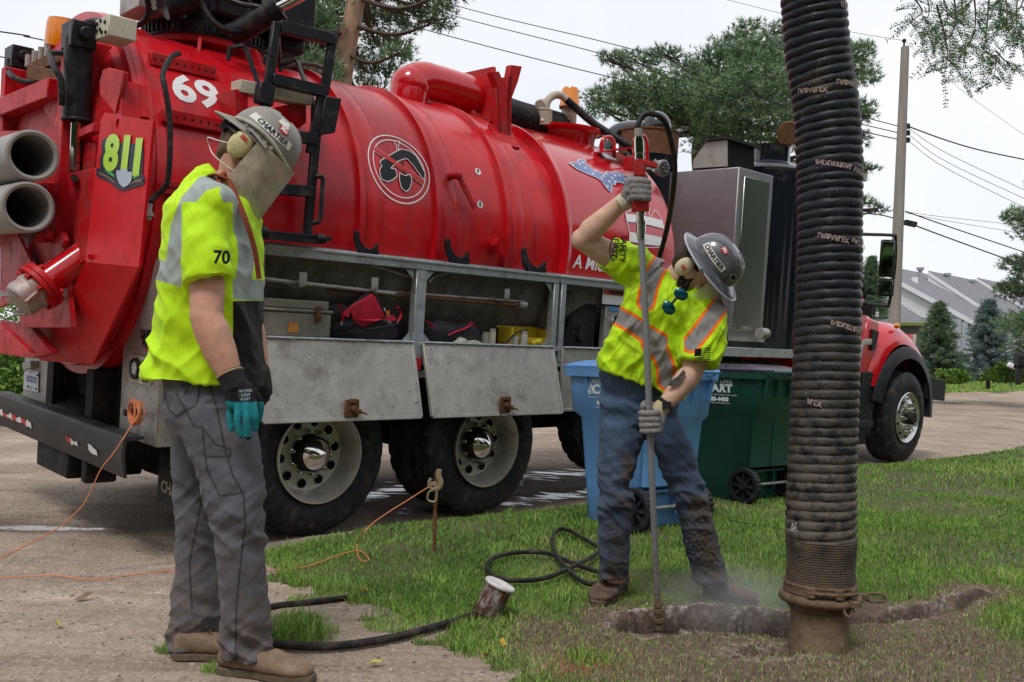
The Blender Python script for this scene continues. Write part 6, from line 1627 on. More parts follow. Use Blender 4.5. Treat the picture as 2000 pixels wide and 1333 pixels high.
# trousers
PANT = clothmat('grey_canvas', (.105, .104, .124), [('seam', [(.0040, (.045, .043, .047))])], .85, dirt=(.15, .115, .085), damt=.28, low=(-.05, .62, .75), bump=.35, bscale=220, var=.12, dscale=9)
b = MB()
X_ = Vector((1, 0, 0)); Y_ = Vector((0, 1, 0))
rings2(b, [(a1(408, 725, 3.19), X_ * .135, Y_ * .165), (a1(408, 760, 3.19), X_ * .142, Y_ * .175), (a1(412, 800, 3.19), X_ * .150, Y_ * .185), (a1(420, 850, 3.19), X_ * .13, Y_ * .175)], 32)
def leg(mb, L_, n=28, p=2.2):
    rings2(mb, [(a1(x, y, d), X_ * rx * (.88 if y < 1150 else .96), Y_ * ry) for x, y, d, rx, ry in L_], n, p)
leg(b, [(415, 790, 3.10, .135, .10), (430, 850, 3.09, .142, .105), (447, 920, 3.08, .122, .098), (463, 1000, 3.06, .104, .088), (470, 1060, 3.07, .092, .084), (474, 1130, 3.08, .084, .080), (478, 1200, 3.09, .083, .078), (479, 1250, 3.10, .088, .080), (478, 1288, 3.10, .092, .084)])
leg(b, [(400, 790, 3.28, .13, .10), (395, 870, 3.30, .115, .10), (388, 950, 3.31, .095, .09), (386, 1020, 3.31, .082, .085), (386, 1100, 3.31, .085, .082), (383, 1180, 3.30, .092, .085), (380, 1225, 3.30, .097, .09), (380, 1256, 3.29, .096, .09), (380, 1264, 3.29, .094, .088)])
me = fuse(b, .0054, 3)
def wf(p, n):
    z = p.z; k = .35 + 1.0 * math.exp(-((z - .53) / .13) ** 2) + 1.3 * math.exp(-((z - .10) / .10) ** 2) + .7 * math.exp(-((z - .95) / .10) ** 2)
    return k * (foldn(p + Vector((0, 0, p.x * .5)), .0075, 3.5, 9) + foldn(p - Vector((0, 0, p.x * .9)), .0035, 5, 13, 7.)) + .002 * noise.noise(p * 30)
co = warp(me, wf)
_, _, d1 = pxdist(co, w1, [(408, 745), (424, 800), (440, 880), (455, 930), (475, 965), (480, 1020), (470, 1100), (462, 1180), (460, 1290)], 584)
_, _, d2 = pxdist(co, w1, [(345, 770), (380, 835), (396, 835), (398, 870), (405, 920), (430, 970), (478, 962)], 584)
_, _, d3 = pxdist(co, w1, [(395, 835), (420, 868), (450, 878), (450, 892), (402, 893)], 584)
_, _, d4 = pxdist(co, w1, [(398, 955), (382, 1040), (370, 1100), (375, 1190)], 584)
_, _, d5 = pxdist(co, w1, [(318, 758), (330, 800), (345, 815), (385, 790), (392, 750)], 584)
addattr(me, 'seam', np.minimum(np.minimum(np.minimum(d1, d2), np.minimum(d3, d4)), d5))
tr1 = fin(me, 'trousers', PANT, w1)
# double stitching: raised welt
b = MB(); b.prism([a1(352, 745, 3.0), a1(368, 746, 3.0), a1(368, 757, 3.0), a1(352, 757, 3.0)], (0, .006, 0)); part(b, 'pocket_label', BLACKV, tr1)
# shirt
HIV = (.50, .80, .012); GREY1 = (.33, .38, .36)
S1M = clothmat('hi_vis_shirt', HIV, [('panel', [(.0, (.010, .010, .013))]), ('tape', [(.0, GREY1)])], .7, dirt=(.30, .42, .03), damt=.10, bump=.12, bscale=300, var=.04)
def w1sh(mb, grow=0.):
    pass
b = MB()
R1 = [(440, 350, .055, .070), (436, 362, .085, .120), (428, 385, .125, .185), (420, 420, .150, .215), (417, 470, .160, .220), (416, 540, .165, .215), (413, 600, .172, .205), (408, 660, .184, .200), (402, 710, .196, .200), (398, 748, .200, .200)]
rings2(b, [(a1(x, y, 3.19), Vector((rx * .96, 0, (-.05 if y < 380 else -.01))), Y_ * ry) for x, y, rx, ry in R1], 36, 2.3)
b.tube([a1(418, 410, 3.06), a1(402, 440, 3.03), a1(402, 480, 3.00), a1(404, 520, 2.985), a1(407, 548, 2.98)], [.085, .085, .078, .074, .076], 24)
b.ball(a1(416, 408, 3.05), .086, 20, 14)
b.tube([a1(440, 420, 3.33), a1(455, 470, 3.40), a1(470, 545, 3.43)], [.08, .078, .072], 20)
me = fuse(b, .0054, 5)
def sf1(p, n):
    z = p.z
    k = .5 + .8 * math.exp(-((z - 1.05) / .15) ** 2)
    q = Vector((p.x, p.y, p.z + p.x * .9))
    return k * foldn(q, .009, 3.5, 6.) + .6 * foldn(Vector((p.x, p.y, p.z - p.x * .7)), .0065, 6, 8, 3.) + foldn(Vector((p.x, p.y, p.z + p.x * 1.6)), .0022, 9, 11, 5.) + .0012 * noise.noise(p * 26)
co = warp(me, sf1)
X1_, Y1_, dA = pxdist(co, w1, [(308, 527), (335, 535), (378, 548), (390, 556), (420, 560), (470, 566), (530, 568)], 584)
_, _, dB = pxdist(co, w1, [(425, 352), (395, 360), (365, 395), (347, 445), (337, 520)], 584)
_, _, dC = pxdist(co, w1, [(445, 375), (462, 420), (478, 465), (482, 500), (474, 560)], 584)
W1y = np.array(A(0, 0, 3.1)).item(1)
arm = np.minimum(np.minimum(3.075 - (co[:, 1] + W1.y), (50 - np.abs(X1_ - 405)) / 584), (Y1_ - 395) / 584)
tape = np.minimum(np.minimum(dA - .034, dB - .024), dC - .027); tape = np.maximum(tape, arm)
panel = np.maximum(np.maximum(392 - X1_, 588 - Y1_), -999) / 584
panel = np.maximum(panel, arm)
addattr(me, 'tape', tape); addattr(me, 'panel', panel)
sh1 = fin(me, 'shirt', S1M, w1)
b = MB(); v, f = text_tris('70', .055, .002); o_ = a1(433, 504, 2.905)
b.add([o_ + Vector((p[0] * .9, .012 * abs(p[0]) * 10 * 0 + .10 * p[0], p[1])) for p in v], f); part(b, 'sleeve_number', BLACKV, sh1, smooth=0)
b = MB(); b.tube(spline([a1(447, 350, 3.09), a1(462, 385, 3.06), a1(480, 430, 3.05), (a1(498, 490, 3.08)), a1(506, 545, 3.10)], 5), .011, 6, flat=.25); b.tube(spline([a1(398, 350, 3.1), a1(420, 342, 3.09), a1(447, 352, 3.09)], 4), .013, 6, flat=.4); part(b, 'neck_strap', mat('red_brown_strap', (.22, .045, .02), .7), w1)
b = MB(); b.tube(spline([a1(425, 362, 3.08), a1(434, 345, 3.12), a1(450, 336, 3.19), a1(455, 345, 3.27), a1(445, 362, 3.3)], 5), .012, 8); part(b, 'collar', mat('red_collar', (.25, .06, .03), .8), w1)
# glove, fingers down
GT = mat('teal_knit', (.01, .22, .25), .7, bump=.6, bscale=300, dirt=(.03, .05, .05), damt=.4, dscale=25); GB = mat('black_knit', (.012, .012, .014), .75, bump=.5, bscale=300, dirt=(.2, .18, .15), damt=.15, dscale=30)
g = lambda x, y, d=2.93: a1(x, y, d)
me = hand([[g(452, 790, 2.945), g(449, 815, 2.935), g(452, 838, 2.93)], [g(466, 793, 2.92), g(464, 822, 2.905), g(470, 850, 2.91)], [g(482, 793, 2.915), g(482, 822, 2.90), g(485, 854, 2.91)], [g(495, 788, 2.925), g(498, 812, 2.915), g(499, 838, 2.925)]],
          [g(492, 762, 2.95), g(507, 790, 2.965), g(505, 820, 2.975)], None, [(g(456, 752), g(455, 788), [.027, .022]), (g(470, 752), g(475, 790), [.026, .022]), (g(482, 760), g(490, 788), [.022, .018])], r=.0112)
gl = fin(me, 'glove', [GT, GB], w1, 'teal and black work glove')
mi = []
for p in me.polygons: c = p.center; mi.append(1 if (c.z > g(470, 784).z or c.z < g(470, 852).z) else 0)
me.polygons.foreach_set('material_index', mi)
b = MB(); b.tube([g(448, 728, 2.95), g(456, 745, 2.945), g(463, 762, 2.94)], [.041, .040, .040], 20); part(b, 'glove_cuff', GB, gl)
b = MB(); b.torus(g(449, 731, 2.95), (g(463, 762, 2.94) - g(448, 728, 2.95)), .041, .0035, 24, 6); part(b, 'cuff_hem', mat('cuff_tan', (.35, .26, .15), .7), gl)
b = MB()
for k, s_ in enumerate(('WORK', 'GRIP', 'KNIT')): place(b, text_tris(s_, .013, .0), planefn(g(480, 764 + 8 * k, 2.885), (1, .2, .1), (-.1, 0, 1)))
part(b, 'glove_print', mat('pale_print', (.4, .55, .6), .6), gl, smooth=0)
me = hand([[g(500, 765, 3.32), g(505, 790, 3.31)], [g(512, 765, 3.30), g(515, 788, 3.3)], [g(520, 760, 3.30), g(522, 780, 3.3)], [g(524, 752, 3.32), g(527, 768, 3.3)]], [g(500, 745, 3.3), g(495, 762, 3.28)], None, [(g(508, 728, 3.34), g(512, 762, 3.32), .036)])
fin(me, 'glove', mat('muddy_black_glove', (.03, .028, .025), .8, dirt=(.15, .12, .09), damt=.5, dscale=20, bump=.5, bscale=60), w1)
BOOT = mat('dusty_leather', (.20, .135, .09), .75, dirt=(.30, .24, .18), damt=.45, dscale=12, bump=.35, bscale=60, var=.25); SOLE = mat('muddy_sole', (.12, .09, .065), .85, dirt=(.2, .15, .11), damt=.5, dscale=20, bump=.5)
def gw(x, y, o): q = G(x, y); return Vector((q.x, q.y, h1(q.x, q.y))) - o
boot(w1, gw(437, 1318, W1), gw(608, 1338, W1), m=BOOT, sole=SOLE, w_=.062, lab='nearer boot, toe to the right')
boot(w1, gw(346, 1290, W1), gw(472, 1292, W1), m=BOOT, sole=SOLE, w_=.058, lab='farther boot')
# hat, muff, shield
HAT1 = mat('dusty_grey_shell', (.21, .195, .175), .5, dirt=(.33, .27, .19), damt=.45, dscale=14, bump=.1, bscale=40, spots=((.08, .065, .05), 90, .66), coat=.15)
hc1 = HC1 + u1_ * .048 + f1_ * .012
hat, MH = hardhat(w1, hc1, f1_, u1_, HAT1, brim_back=True)
WS = mat('white_sticker', (.66, .66, .62), .5, dirt=(.35, .3, .24), damt=.3, dscale=30)
hatpatch(hat, MH, hc1, .19, .028, 0.15, .42, WS, 'name_strip', right=1)
hattext(hat, MH, hc1, 'CHARTIER', .029, 0.22, .42, BLACKV, 'name_lettering', right=1, bold=.0008)
hatpatch(hat, MH, hc1, .058, .038, .35, .98, WS, 'white_sticker', rot=.0)
hatpatch(hat, MH, hc1, .05, .03, .45, .72, mat('red_sticker', (.55, .02, .03), .4), 'red_sticker', rnd=2)
hattext(hat, MH, hc1, 'Mc', .026, .45, .72, WHITE, 'sticker_lettering', off=.0045)
b = MB(); b.tube([hc1 + MH @ Vector((.118 * math.cos(t), .145 * math.sin(t), .006 + .02 * math.cos(2 * t))) for t in [-.9 + 2.6 * k / 20 for k in range(21)]], .007, 8); b.bar(hc1 + MH @ Vector((.120, -.03, .005)), hc1 + MH @ Vector((.125, .06, -.008)), .006, .022, MH @ Vector((1, 0, 0)))
for k in range(5): b.cyl(hc1 + MH @ Vector((.12, -.05 + .03 * k, .004)), hc1 + MH @ Vector((.131, -.05 + .03 * k, .003)), .006, .006, 8)
part(b, 'visor_bracket', mat('worn_bracket', (.40, .38, .33), .4, metal=.4, dirt=(.2, .17, .12), damt=.4, dscale=30), hat)
SH = mat('dirty_clear_visor', (.46, .43, .32), .3, dirt=(.24, .205, .14), damt=.55, dscale=16, alpha=.72, var=.3, bump=.15, bscale=80, stretch=(1, 1, .7))
def shield(par, c, M, m, Lx=.225, a0=-.35, tl=.02):
    nx_, ny_ = 24, 8; v = []; f = []
    for i in range(nx_ + 1):
        t = a0 + (PI - 2 * a0) * i / nx_
        for j in range(ny_ + 1):
            q = j / ny_; edge = abs(i / nx_ - .5) * 2; dz = -.005 - Lx * q * (1 - .25 * edge ** 6)
            v.append(c + M @ Vector((math.cos(t) * (.126 - .004 * q), math.sin(t) * (.158 + tl * q), dz)))
    for i in range(nx_):
        for j in range(ny_): a = i * (ny_ + 1) + j; f.append((a, a + 1, a + ny_ + 2, a + ny_ + 1))
    return part(MB().add(v, f), 'face_shield', m, par, smooth=60)
shield(w1, hc1, MH, SH, .215, .12)
MUFF = mat('cream_muff', (.52, .47, .24), .45, dirt=(.16, .12, .07), damt=.25, dscale=22, spots=((.12, .09, .05), 120, .63))
mc = HC1 + s1_ * .092 - u1_ * .005 - f1_ * .012
b = MB(); b.ball(mc, .05, 24, 16, (.42, .78, 1.0), M_); mf_ = part(b, 'ear_muff', MUFF, w1, smooth=60)
b = MB(); b.ball(mc - s1_ * .014, .046, 20, 12, (.35, .85, 1.05), M_); part(b, 'muff_cushion', BLKM, mf_)
b = MB(); b.bar(mc + u1_ * .045 - s1_ * .0, hc1 + MH @ Vector((.118, -.02, -.005)), .012, .01); b.box(hc1 + MH @ Vector((.06, -.128, -.045)), (.03, .022, .04), MH); b.tube([hc1 + MH @ Vector((.113 * math.cos(t), .135 * math.sin(t) - .01, -.035)) for t in [-1.7 + 1.5 * k / 8 for k in range(9)]], .012, 8, flat=.4); part(b, 'headband', BLKM, w1)
b = MB(); place(b, text_tris('3M', .022, .001), planefn(mc + s1_ * .022 + u1_ * .022, f1_ - u1_ * .1, u1_)); part(b, 'muff_print', mat('muff_red', (.5, .05, .04), .5), mf_, smooth=0)
b = MB(); b.tube(spline([HC1 + s1_ * .085 - f1_ * .03 - u1_ * .02, HC1 + s1_ * .08 - f1_ * .08 - u1_ * .045, HC1 - f1_ * .12 + s1_ * .05 - u1_ * .06, HC1 - f1_ * .118 - u1_ * .075, HC1 - f1_ * .06 - u1_ * .09 + s1_ * .06, HC1 - u1_ * .085 + s1_ * .07 + f1_ * .02], 5), .0018, 5); part(b, 'glasses_cord', WHITE, w1)

# ---------------------------------------------------------------- the bending worker
W2 = G(1290, 1180); W2.z = 0
w2 = thing('person', W2, 'bending worker in a mud flecked orange and grey striped safety vest holding the lance', 'person', 'workers')
a2 = lambda x, y, d: A(x, y, d) - W2
u2_ = Vector((.70, -.46, .54)).normalized(); f2_ = Vector((.60, .06, -.80)); f2_ = (f2_ - u2_ * f2_.dot(u2_)).normalized(); s2_ = f2_.cross(u2_)
M2 = Matrix((s2_, f2_, u2_)).transposed()
hc2 = a2(1394, 514, 4.0); HC2 = hc2 - u2_ * .085 - f2_ * .02
b = MB(); headshape(b, HC2, f2_, u2_)
b.tube(spline([HC2 - u2_ * .05 - f2_ * .02, a2(1318, 545, 4.08), a2(1300, 570, 4.12)], 4), [.057] * 5 + [.065, .075, .09, .10][:4], 20)
AR = ((1232, 520, 4.12), (1136, 468, 4.02), (1218, 392, 3.93)); AL = ((1385, 620, 4.05), (1352, 728, 3.98), (1294, 796, 3.96))
for sh, el, wr in (AR, AL):
    S_, E_, W_ = a2(*sh), a2(*el), a2(*wr)
    b.tube([S_, S_.lerp(E_, .35), S_.lerp(E_, .75), E_, E_.lerp(W_, .22), E_.lerp(W_, .6), W_, W_ + (W_ - E_) * .12], [.062, .060, .053, .047, .051, .042, .031, .030], 20); b.ball(E_, .046, 14, 10); b.ball(S_, .064, 16, 12)
    b.ball(W_ + (W_ - E_) * .2, .03, 12, 10)
dsl = (a2(1300, 580, 4.1) - a2(1250, 740, 4.2)).normalized(); dx = Vector((dsl.z, 0, -dsl.x)).normalized()
rings2(b, [(a2(1305, 565, 4.12), dx * .15, Y_ * .09), (a2(1285, 640, 4.14), dx * .16, Y_ * .11), (a2(1255, 740, 4.2), dx * .13, Y_ * .09), (a2(1250, 780, 4.22), X_ * .12, Y_ * .08)], 28)
for hp_, kn, an in (((1222, 790, 4.22), (1200, 960, 4.20), (1203, 1135, 4.27)), ((1285, 795, 4.22), (1344, 960, 4.2), (1392, 1140, 4.25))):
    b.tube([a2(*hp_), a2(*kn), a2(*an)], [.065, .045, .04], 18); b.ball(a2(*hp_), .065, 14, 10)
me = fuse(b, .006, 3); warp(me, lambda p, n: .0022 * noise.noise(p * 13) + .0012 * noise.noise(p * 34)); body2 = fin(me, 'body', SKINP, w2); eyes(HC2, f2_, u2_, body2)
b = MB(); b.ball(HC2 + u2_ * .012 - f2_ * .020, .1, 24, 16, (.79, .93, .93), M2)
me = fuse(b, .006, 2); warp(me, lambda p, n: .003 * noise.noise(p * 60)); fin(me, 'hair', mat('dark_hair', (.05, .035, .028), .8, bump=.8, bscale=120, var=.3), w2)
b = MB(); b.tube([HC2 + s2_ * .064 - f2_ * .0 - u2_ * .04, HC2 + s2_ * .056 + f2_ * .03 - u2_ * .082, HC2 + f2_ * .072 - u2_ * .112, HC2 - s2_ * .056 + f2_ * .03 - u2_ * .082, HC2 - s2_ * .064 - u2_ * .04], [.024, .032, .036, .032, .024], 10)
me = fuse(b, .004, 2); warp(me, lambda p, n: .004 * noise.noise(p * 70)); fin(me, 'beard', mat('dark_beard', (.045, .03, .024), .9, bump=.9, bscale=200, var=.3), w2)
# jeans
JEAN = clothmat('blue_denim', (.055, .090, .155), [('seam', [(.002, (.02, .03, .055))]), ('mudk', [(-.012, (.085, .064, .048))])], .85, dirt=(.085, .062, .045), damt=.35, low=(-.05, .85, .9), bump=.5, bscale=120, var=.25, dscale=9)
b = MB(); Xh = Vector((1, 0, .0))
rings2(b, [(a2(1248, 738, 4.21), Vector((.175, 0, -.03)), Y_ * .125), (a2(1248, 765, 4.22), Vector((.18, 0, -.03)), Y_ * .132), (a2(1248, 800, 4.22), Vector((.178, 0, -.02)), Y_ * .13), (a2(1248, 830, 4.22), X_ * .16, Y_ * .12)], 32)
def leg2(L_): rings2(b, [(a2(x, y, d), X_ * rx, Y_ * ry) for x, y, d, rx, ry in L_], 28, 2.2)
leg2([(1218, 790, 4.22, .112, .11), (1216, 850, 4.21, .105, .105), (1206, 905, 4.20, .090, .092), (1202, 960, 4.19, .080, .085), (1200, 1020, 4.21, .075, .078), (1199, 1070, 4.24, .073, .074), (1198, 1112, 4.26, .070, .074), (1198, 1128, 4.27, .068, .072)])
leg2([(1280, 800, 4.22, .098, .11), (1305, 860, 4.21, .096, .10), (1328, 915, 4.20, .088, .09), (1346, 970, 4.19, .080, .082), (1362, 1030, 4.21, .077, .076), (1374, 1080, 4.23, .077, .075), (1385, 1122, 4.25, .080, .077), (1389, 1140, 4.25, .079, .077)])
me = fuse(b, .0054, 3)
def wf2(p, n):
    z = p.z; k = .4 + 1.1 * math.exp(-((z - .50) / .12) ** 2) + 1.0 * math.exp(-((z - .10) / .08) ** 2) + .9 * math.exp(-((z - .92) / .08) ** 2)
    mudb = max(0, min(1, (.62 - z) / .3)) * (1.0 if p.x > .02 else .35)
    return k * (foldn(p, .0080, 4, 10, 3.) + foldn(p + Vector((0, 0, p.x * .9)), .004, 6, 14, 9.)) + mudb * .004 * (noise.noise(p * 55) + noise.noise(p * 110)) + .0015 * noise.noise(p * 30)
co = warp(me, wf2)
X_p, Y_p, d1 = pxdist(co, w2, [(1270, 790), (1262, 830), (1240, 900), (1236, 960), (1232, 1110)], 440)
_, _, d2 = pxdist(co, w2, [(1178, 745), (1185, 765), (1210, 775), (1228, 770)], 440)
_, _, dj = pxdist(co, w2, [(1372, 990), (1380, 1060), (1393, 1120)], 440)
_, _, dk = pxdist(co, w2, [(1228, 900), (1222, 960), (1215, 1030), (1205, 1110)], 440)
nzv = np.array([noise.noise(Vector(map(float, c)) * 14) * .05 + noise.noise(Vector(map(float, c)) * 45) * .025 for c in co])
addattr(me, 'seam', np.minimum(d1, d2)); addattr(me, 'mudk', np.minimum(dj - .058 + nzv * .8, dk - .018 + nzv * 1.3) + np.where(co[:, 2] > .68, .05, 0))
fin(me, 'jeans', JEAN, w2)
# vest over the shirt
OR = (.90, .15, .01); SV = (.24, .235, .225)
V2M = clothmat('hi_vis_vest', HIV, [('tape', [(.044, OR), (.031, SV)]), ('seam', [(.0018, (.24, .36, .02))])], .7, dirt=(.09, .11, .02), damt=.42, bump=.25, bscale=260, var=.05, dscale=11)
b = MB()
def rg2(L_, n=36, p=2.4): rings2(b, [(a2(x, y, d), dx * rx + Vector((0, 0, sk)), Y_ * ry) for x, y, d, rx, ry, sk in L_], n, p)
rg2([(1314, 532, 4.10, .075, .075, 0), (1309, 545, 4.11, .13, .095, 0), (1302, 570, 4.11, .175, .12, 0), (1294, 605, 4.11, .19, .135, 0), (1284, 645, 4.13, .195, .140, 0), (1270, 685, 4.15, .205, .145, 0), (1258, 720, 4.17, .205, .148, -.01), (1250, 752, 4.19, .200, .150, -.02)])
S_, E_ = a2(1242, 525, 4.11), a2(1186, 494, 4.08)
b.tube([a2(1262, 545, 4.11), S_, S_.lerp(E_, .5), E_], [.11, .098, .090, .086], 24)
b.tube([a2(1355, 585, 4.08), a2(1375, 620, 4.04), a2(1372, 665, 4.01), a2(1362, 712, 3.985)], [.105, .108, .100, .090], 24)
b.ball(a2(1372, 600, 4.06), .095, 18, 12)
me = fuse(b, .0054, 5)
def sf2(p, n):
    q = Vector((p.x + p.z * .3, p.y, p.z - p.x * .8))
    return foldn(q, .011, 3.5, 6., 2.) + .7 * foldn(Vector((p.x - p.z * .5, p.y, p.z + p.x)), .008, 6, 8, 5.) + foldn(Vector((p.x, p.y, p.z - p.x * 1.5)), .0028, 9, 12, 5.) + .0015 * noise.noise(p * 26)
co = warp(me, sf2)
seg = lambda P_: pxdist(co, w2, P_, 440)[2]
X2, Y2, t1 = pxdist(co, w2, [(1312, 470), (1300, 500), (1280, 530), (1268, 560), (1262, 590)], 440)
arm2 = (X2 > 1330)
t2 = seg([(1196, 612), (1230, 630), (1262, 652), (1290, 668)])
t3 = seg([(1270, 672), (1290, 690), (1300, 715), (1302, 745)])
t4 = seg([(1412, 590), (1390, 620), (1368, 650), (1350, 672)])
tp_ = np.minimum(np.minimum(np.where(X2 > 1325, 1., t1), np.where(X2 > 1305, 1., t2)), np.minimum(np.where(X2 > 1325, 1., t3), np.where(X2 < 1335, 1., t4)))
addattr(me, 'tape', tp_)
sm = np.minimum(np.minimum(seg([(1310, 540), (1300, 600), (1282, 660), (1262, 720), (1248, 780)]), seg([(1195, 655), (1225, 668), (1240, 690), (1232, 745)])), seg([(1240, 560), (1215, 600)]))
addattr(me, 'seam', sm)
vs2 = fin(me, 'vest', V2M, w2)
b = MB(); o_ = a2(1208, 486, 3.985); ex = Vector((-.06, .1, -1)).normalized(); ey = Vector((1, .12, -.05)).normalized()
for s_, yy in (('SAFETY', .018), ('FIRST', -.016)): place(b, text_tris(s_, .034, .001), planefn(o_ + ey * yy, ex, ey))
b.tube([o_ + ex * (.055 * math.cos(t)) - ey * (.008 + .028 * math.sin(t)) for t in [k * PI / 10 for k in range(1, 10)]], .003, 4); part(b, 'sleeve_print', BLACKV, vs2, smooth=0)
b = MB(); o_ = a2(1372, 694, 3.878); ex = Vector((1, .25, .06)).normalized(); ey = Vector((.06, 0, 1)).normalized()
for k in range(7): b.add([o_ + ex * (-.035 if k > 3 else -.035) + ey * (.026 - .009 * k), o_ + ex * .036 + ey * (.030 - .009 * k), o_ + ex * .036 + ey * (.026 - .009 * k), o_ + ex * -.035 + ey * (.022 - .009 * k)], [(0, 1, 2, 3)])
b.add([o_ + ex * -.036 - ey * .004 + Vector((0, -.002, 0)), o_ + ex * -.006 - ey * .004 + Vector((0, -.002, 0)), o_ + ex * -.006 + ey * .028 + Vector((0, -.002, 0)), o_ + ex * -.036 + ey * .026 + Vector((0, -.002, 0))], [(0, 1, 2, 3)]); part(b, 'flag_print', BLACKV, vs2, smooth=0)
# tattoo
o_ = (a2(*AL[1]).lerp(a2(*AL[2]), .10)); b = MB()
tt = [(1325, 735), (1335, 722), (1340, 730), (1334, 742), (1325, 752), (1312, 756), (1304, 752), (1310, 744)]
q = [a2(x, y, 3.915 + abs(x - 1330) * .0004) for x, y in tt]; b.prism(q, (0, .004, 0)); part(b, 'tattoo', mat('tattoo_ink', (.07, .07, .075), .6, dirt=(.3, .19, .14), damt=.5, dscale=40), w2)
# gloves gripping the lance
GG = mat('grey_knit_glove', (.30, .295, .29), .9, bump=1., bscale=220, dirt=(.12, .10, .085), damt=.3, dscale=22, var=.25)
def lpt(y): return A(float(np.interp(y, [240, 460, 640, 860, 1170, 1220], [1246, 1252, 1262, 1270, 1284, 1288])), y, 3.86 + .11 * (y - 240) / 940) - W2
def grip(y0, dy, wr, side, knr=.034, r=.0125):
    """four fingers wrapped round the bar from y0 downwards, palm on the side of the wrist"""
    F = []
    for k in range(4):
        c = lpt(y0 + dy * k); sx = side
        F.append([c + Vector((sx * .030, .012, .004)), c + Vector((sx * .026, -.026, 0)), c + Vector((-sx * .004, -.036, -.002)), c + Vector((-sx * .030, -.020, -.004)), c + Vector((-sx * .031, .010, -.004)), c + Vector((-sx * .010, .026, -.004))][: 6 - (k == 3)])
    a = lpt(y0); e = lpt(y0 + 3 * dy); wv = a2(*wr)
    pal = [(a + Vector((side * .036, .012, 0)), wv, [.020, .030]), (e + Vector((side * .036, .012, 0)), wv, [.019, .030]), ((a + e) / 2 + Vector((side * .040, .012, 0)), wv, [.024, .032])]
    th = [a + Vector((side * .045, .02, -.005)), a + Vector((side * .02, .040, .026)), a + Vector((-side * .012, .036, .034)), a + Vector((-side * .022, .02, .022))]
    return hand(F, th, None, pal, r=r)
me = grip(356, 10.5, (1222, 393, 3.925), -1, r=.0145); warp(me, lambda p, n: .0018 * noise.noise(p * 90)); g2 = fin(me, 'glove', GG, w2, 'grey knit glove on the red grip')
b = MB(); b.tube([a2(1229, 388, 3.92), a2(1220, 394, 3.925), a2(1211, 400, 3.93)], [.036, .037, .036], 20); part(b, 'glove_cuff', mat('cream_cuff', (.55, .52, .38), .85, bump=.6, bscale=200), g2)
me = grip(806, 11.5, (1291, 798, 3.95), 1, r=.0128); warp(me, lambda p, n: .0018 * noise.noise(p * 90)); g3 = fin(me, 'glove', GG, w2, 'grey knit glove low on the lance')
b = MB(); b.tube([a2(1284, 806, 3.95), a2(1290, 799, 3.95), a2(1297, 791, 3.955)], [.034, .035, .034], 20); part(b, 'glove_cuff', mat('orange_hem', (.5, .42, .25), .85, bump=.6, bscale=200), g3)
b = MB(); b.torus(a2(1299, 789, 3.955), (a2(*AL[2]) - a2(*AL[1])), .034, .008, 24, 8); b.box(a2(1302, 792, 3.915), (.035, .012, .03)); part(b, 'wrist_watch', BLKM, w2)
BM = mat('mud_caked_leather', (.095, .062, .045), .8, dirt=(.24, .19, .16), damt=.35, dscale=14, bump=.8, bscale=50, var=.3)
boot(w2, gw(1212, 1152, W2), gw(1166, 1184, W2), m=BM, sole=BM, w_=.066, lab='left boot in the picture')
boot(w2, gw(1378, 1172, W2), gw(1478, 1186, W2), m=BM, sole=BM, w_=.064, lab='right boot in the picture')
HAT2 = mat('grey_shell', (.095, .10, .115), .25, dirt=(.22, .20, .18), damt=.12, dscale=20, coat=.5, spots=((.25, .22, .2), 110, .72))
hat2, MH2 = hardhat(w2, hc2, f2_, u2_, HAT2, full=True)
b = MB(); b.tube([hc2 + MH2 @ Vector((math.cos(t) * (.112 + .046 + .012 * max(0, math.sin(t))), math.sin(t) * (.138 + .046 + .012 * max(0, math.sin(t))), -.024)) for t in [2 * PI * k / 48 for k in range(48)]] + [], .0045, 6); part(b, 'rim_band', mat('pale_rim', (.42, .46, .52), .3), hat2)
hatpatch(hat2, MH2, hc2, .15, .030, -.25, .34, WS, 'name_strip'); hattext(hat2, MH2, hc2, 'CHARTIER', .028, -.25, .34, BLACKV, 'name_lettering', bold=.0008)
hatpatch(hat2, MH2, hc2, .05, .034, -.25, .85, mat('red_sticker', (.55, .02, .03), .4), 'red_sticker', rnd=2); hattext(hat2, MH2, hc2, 'Mc', .028, -.25, .85, WHITE, 'sticker_lettering', off=.0045)
hatpatch(hat2, MH2, hc2, .05, .03, .85, .4, IVORY, 'round_sticker', rnd=2); hatpatch(hat2, MH2, hc2, .04, .022, .85, .4, BLACKV, 'sticker_centre', rnd=2, off=.004)
CLR = mat('clear_visor', (.75, .78, .70), .15, alpha=.38, dirt=(.25, .25, .15), damt=.3, dscale=20)
shield(w2, hc2, MH2, CLR, .19, .3)
mc = HC2 + s2_ * .086 - u2_ * .0 - f2_ * .045
b = MB(); b.ball(mc, .042, 24, 16, (.45, .80, 1.1), M2); mf_ = part(b, 'ear_muff', mat('cream_muff_clean', (.60, .55, .36), .45, dirt=(.3, .25, .15), damt=.15, dscale=22), w2, smooth=60)
b = MB(); place(b, text_tris('3M', .02, .001), planefn(mc + s2_ * .022, f2_, u2_)); part(b, 'muff_print', mat('muff_red', (.5, .05, .04), .5), mf_, smooth=0)
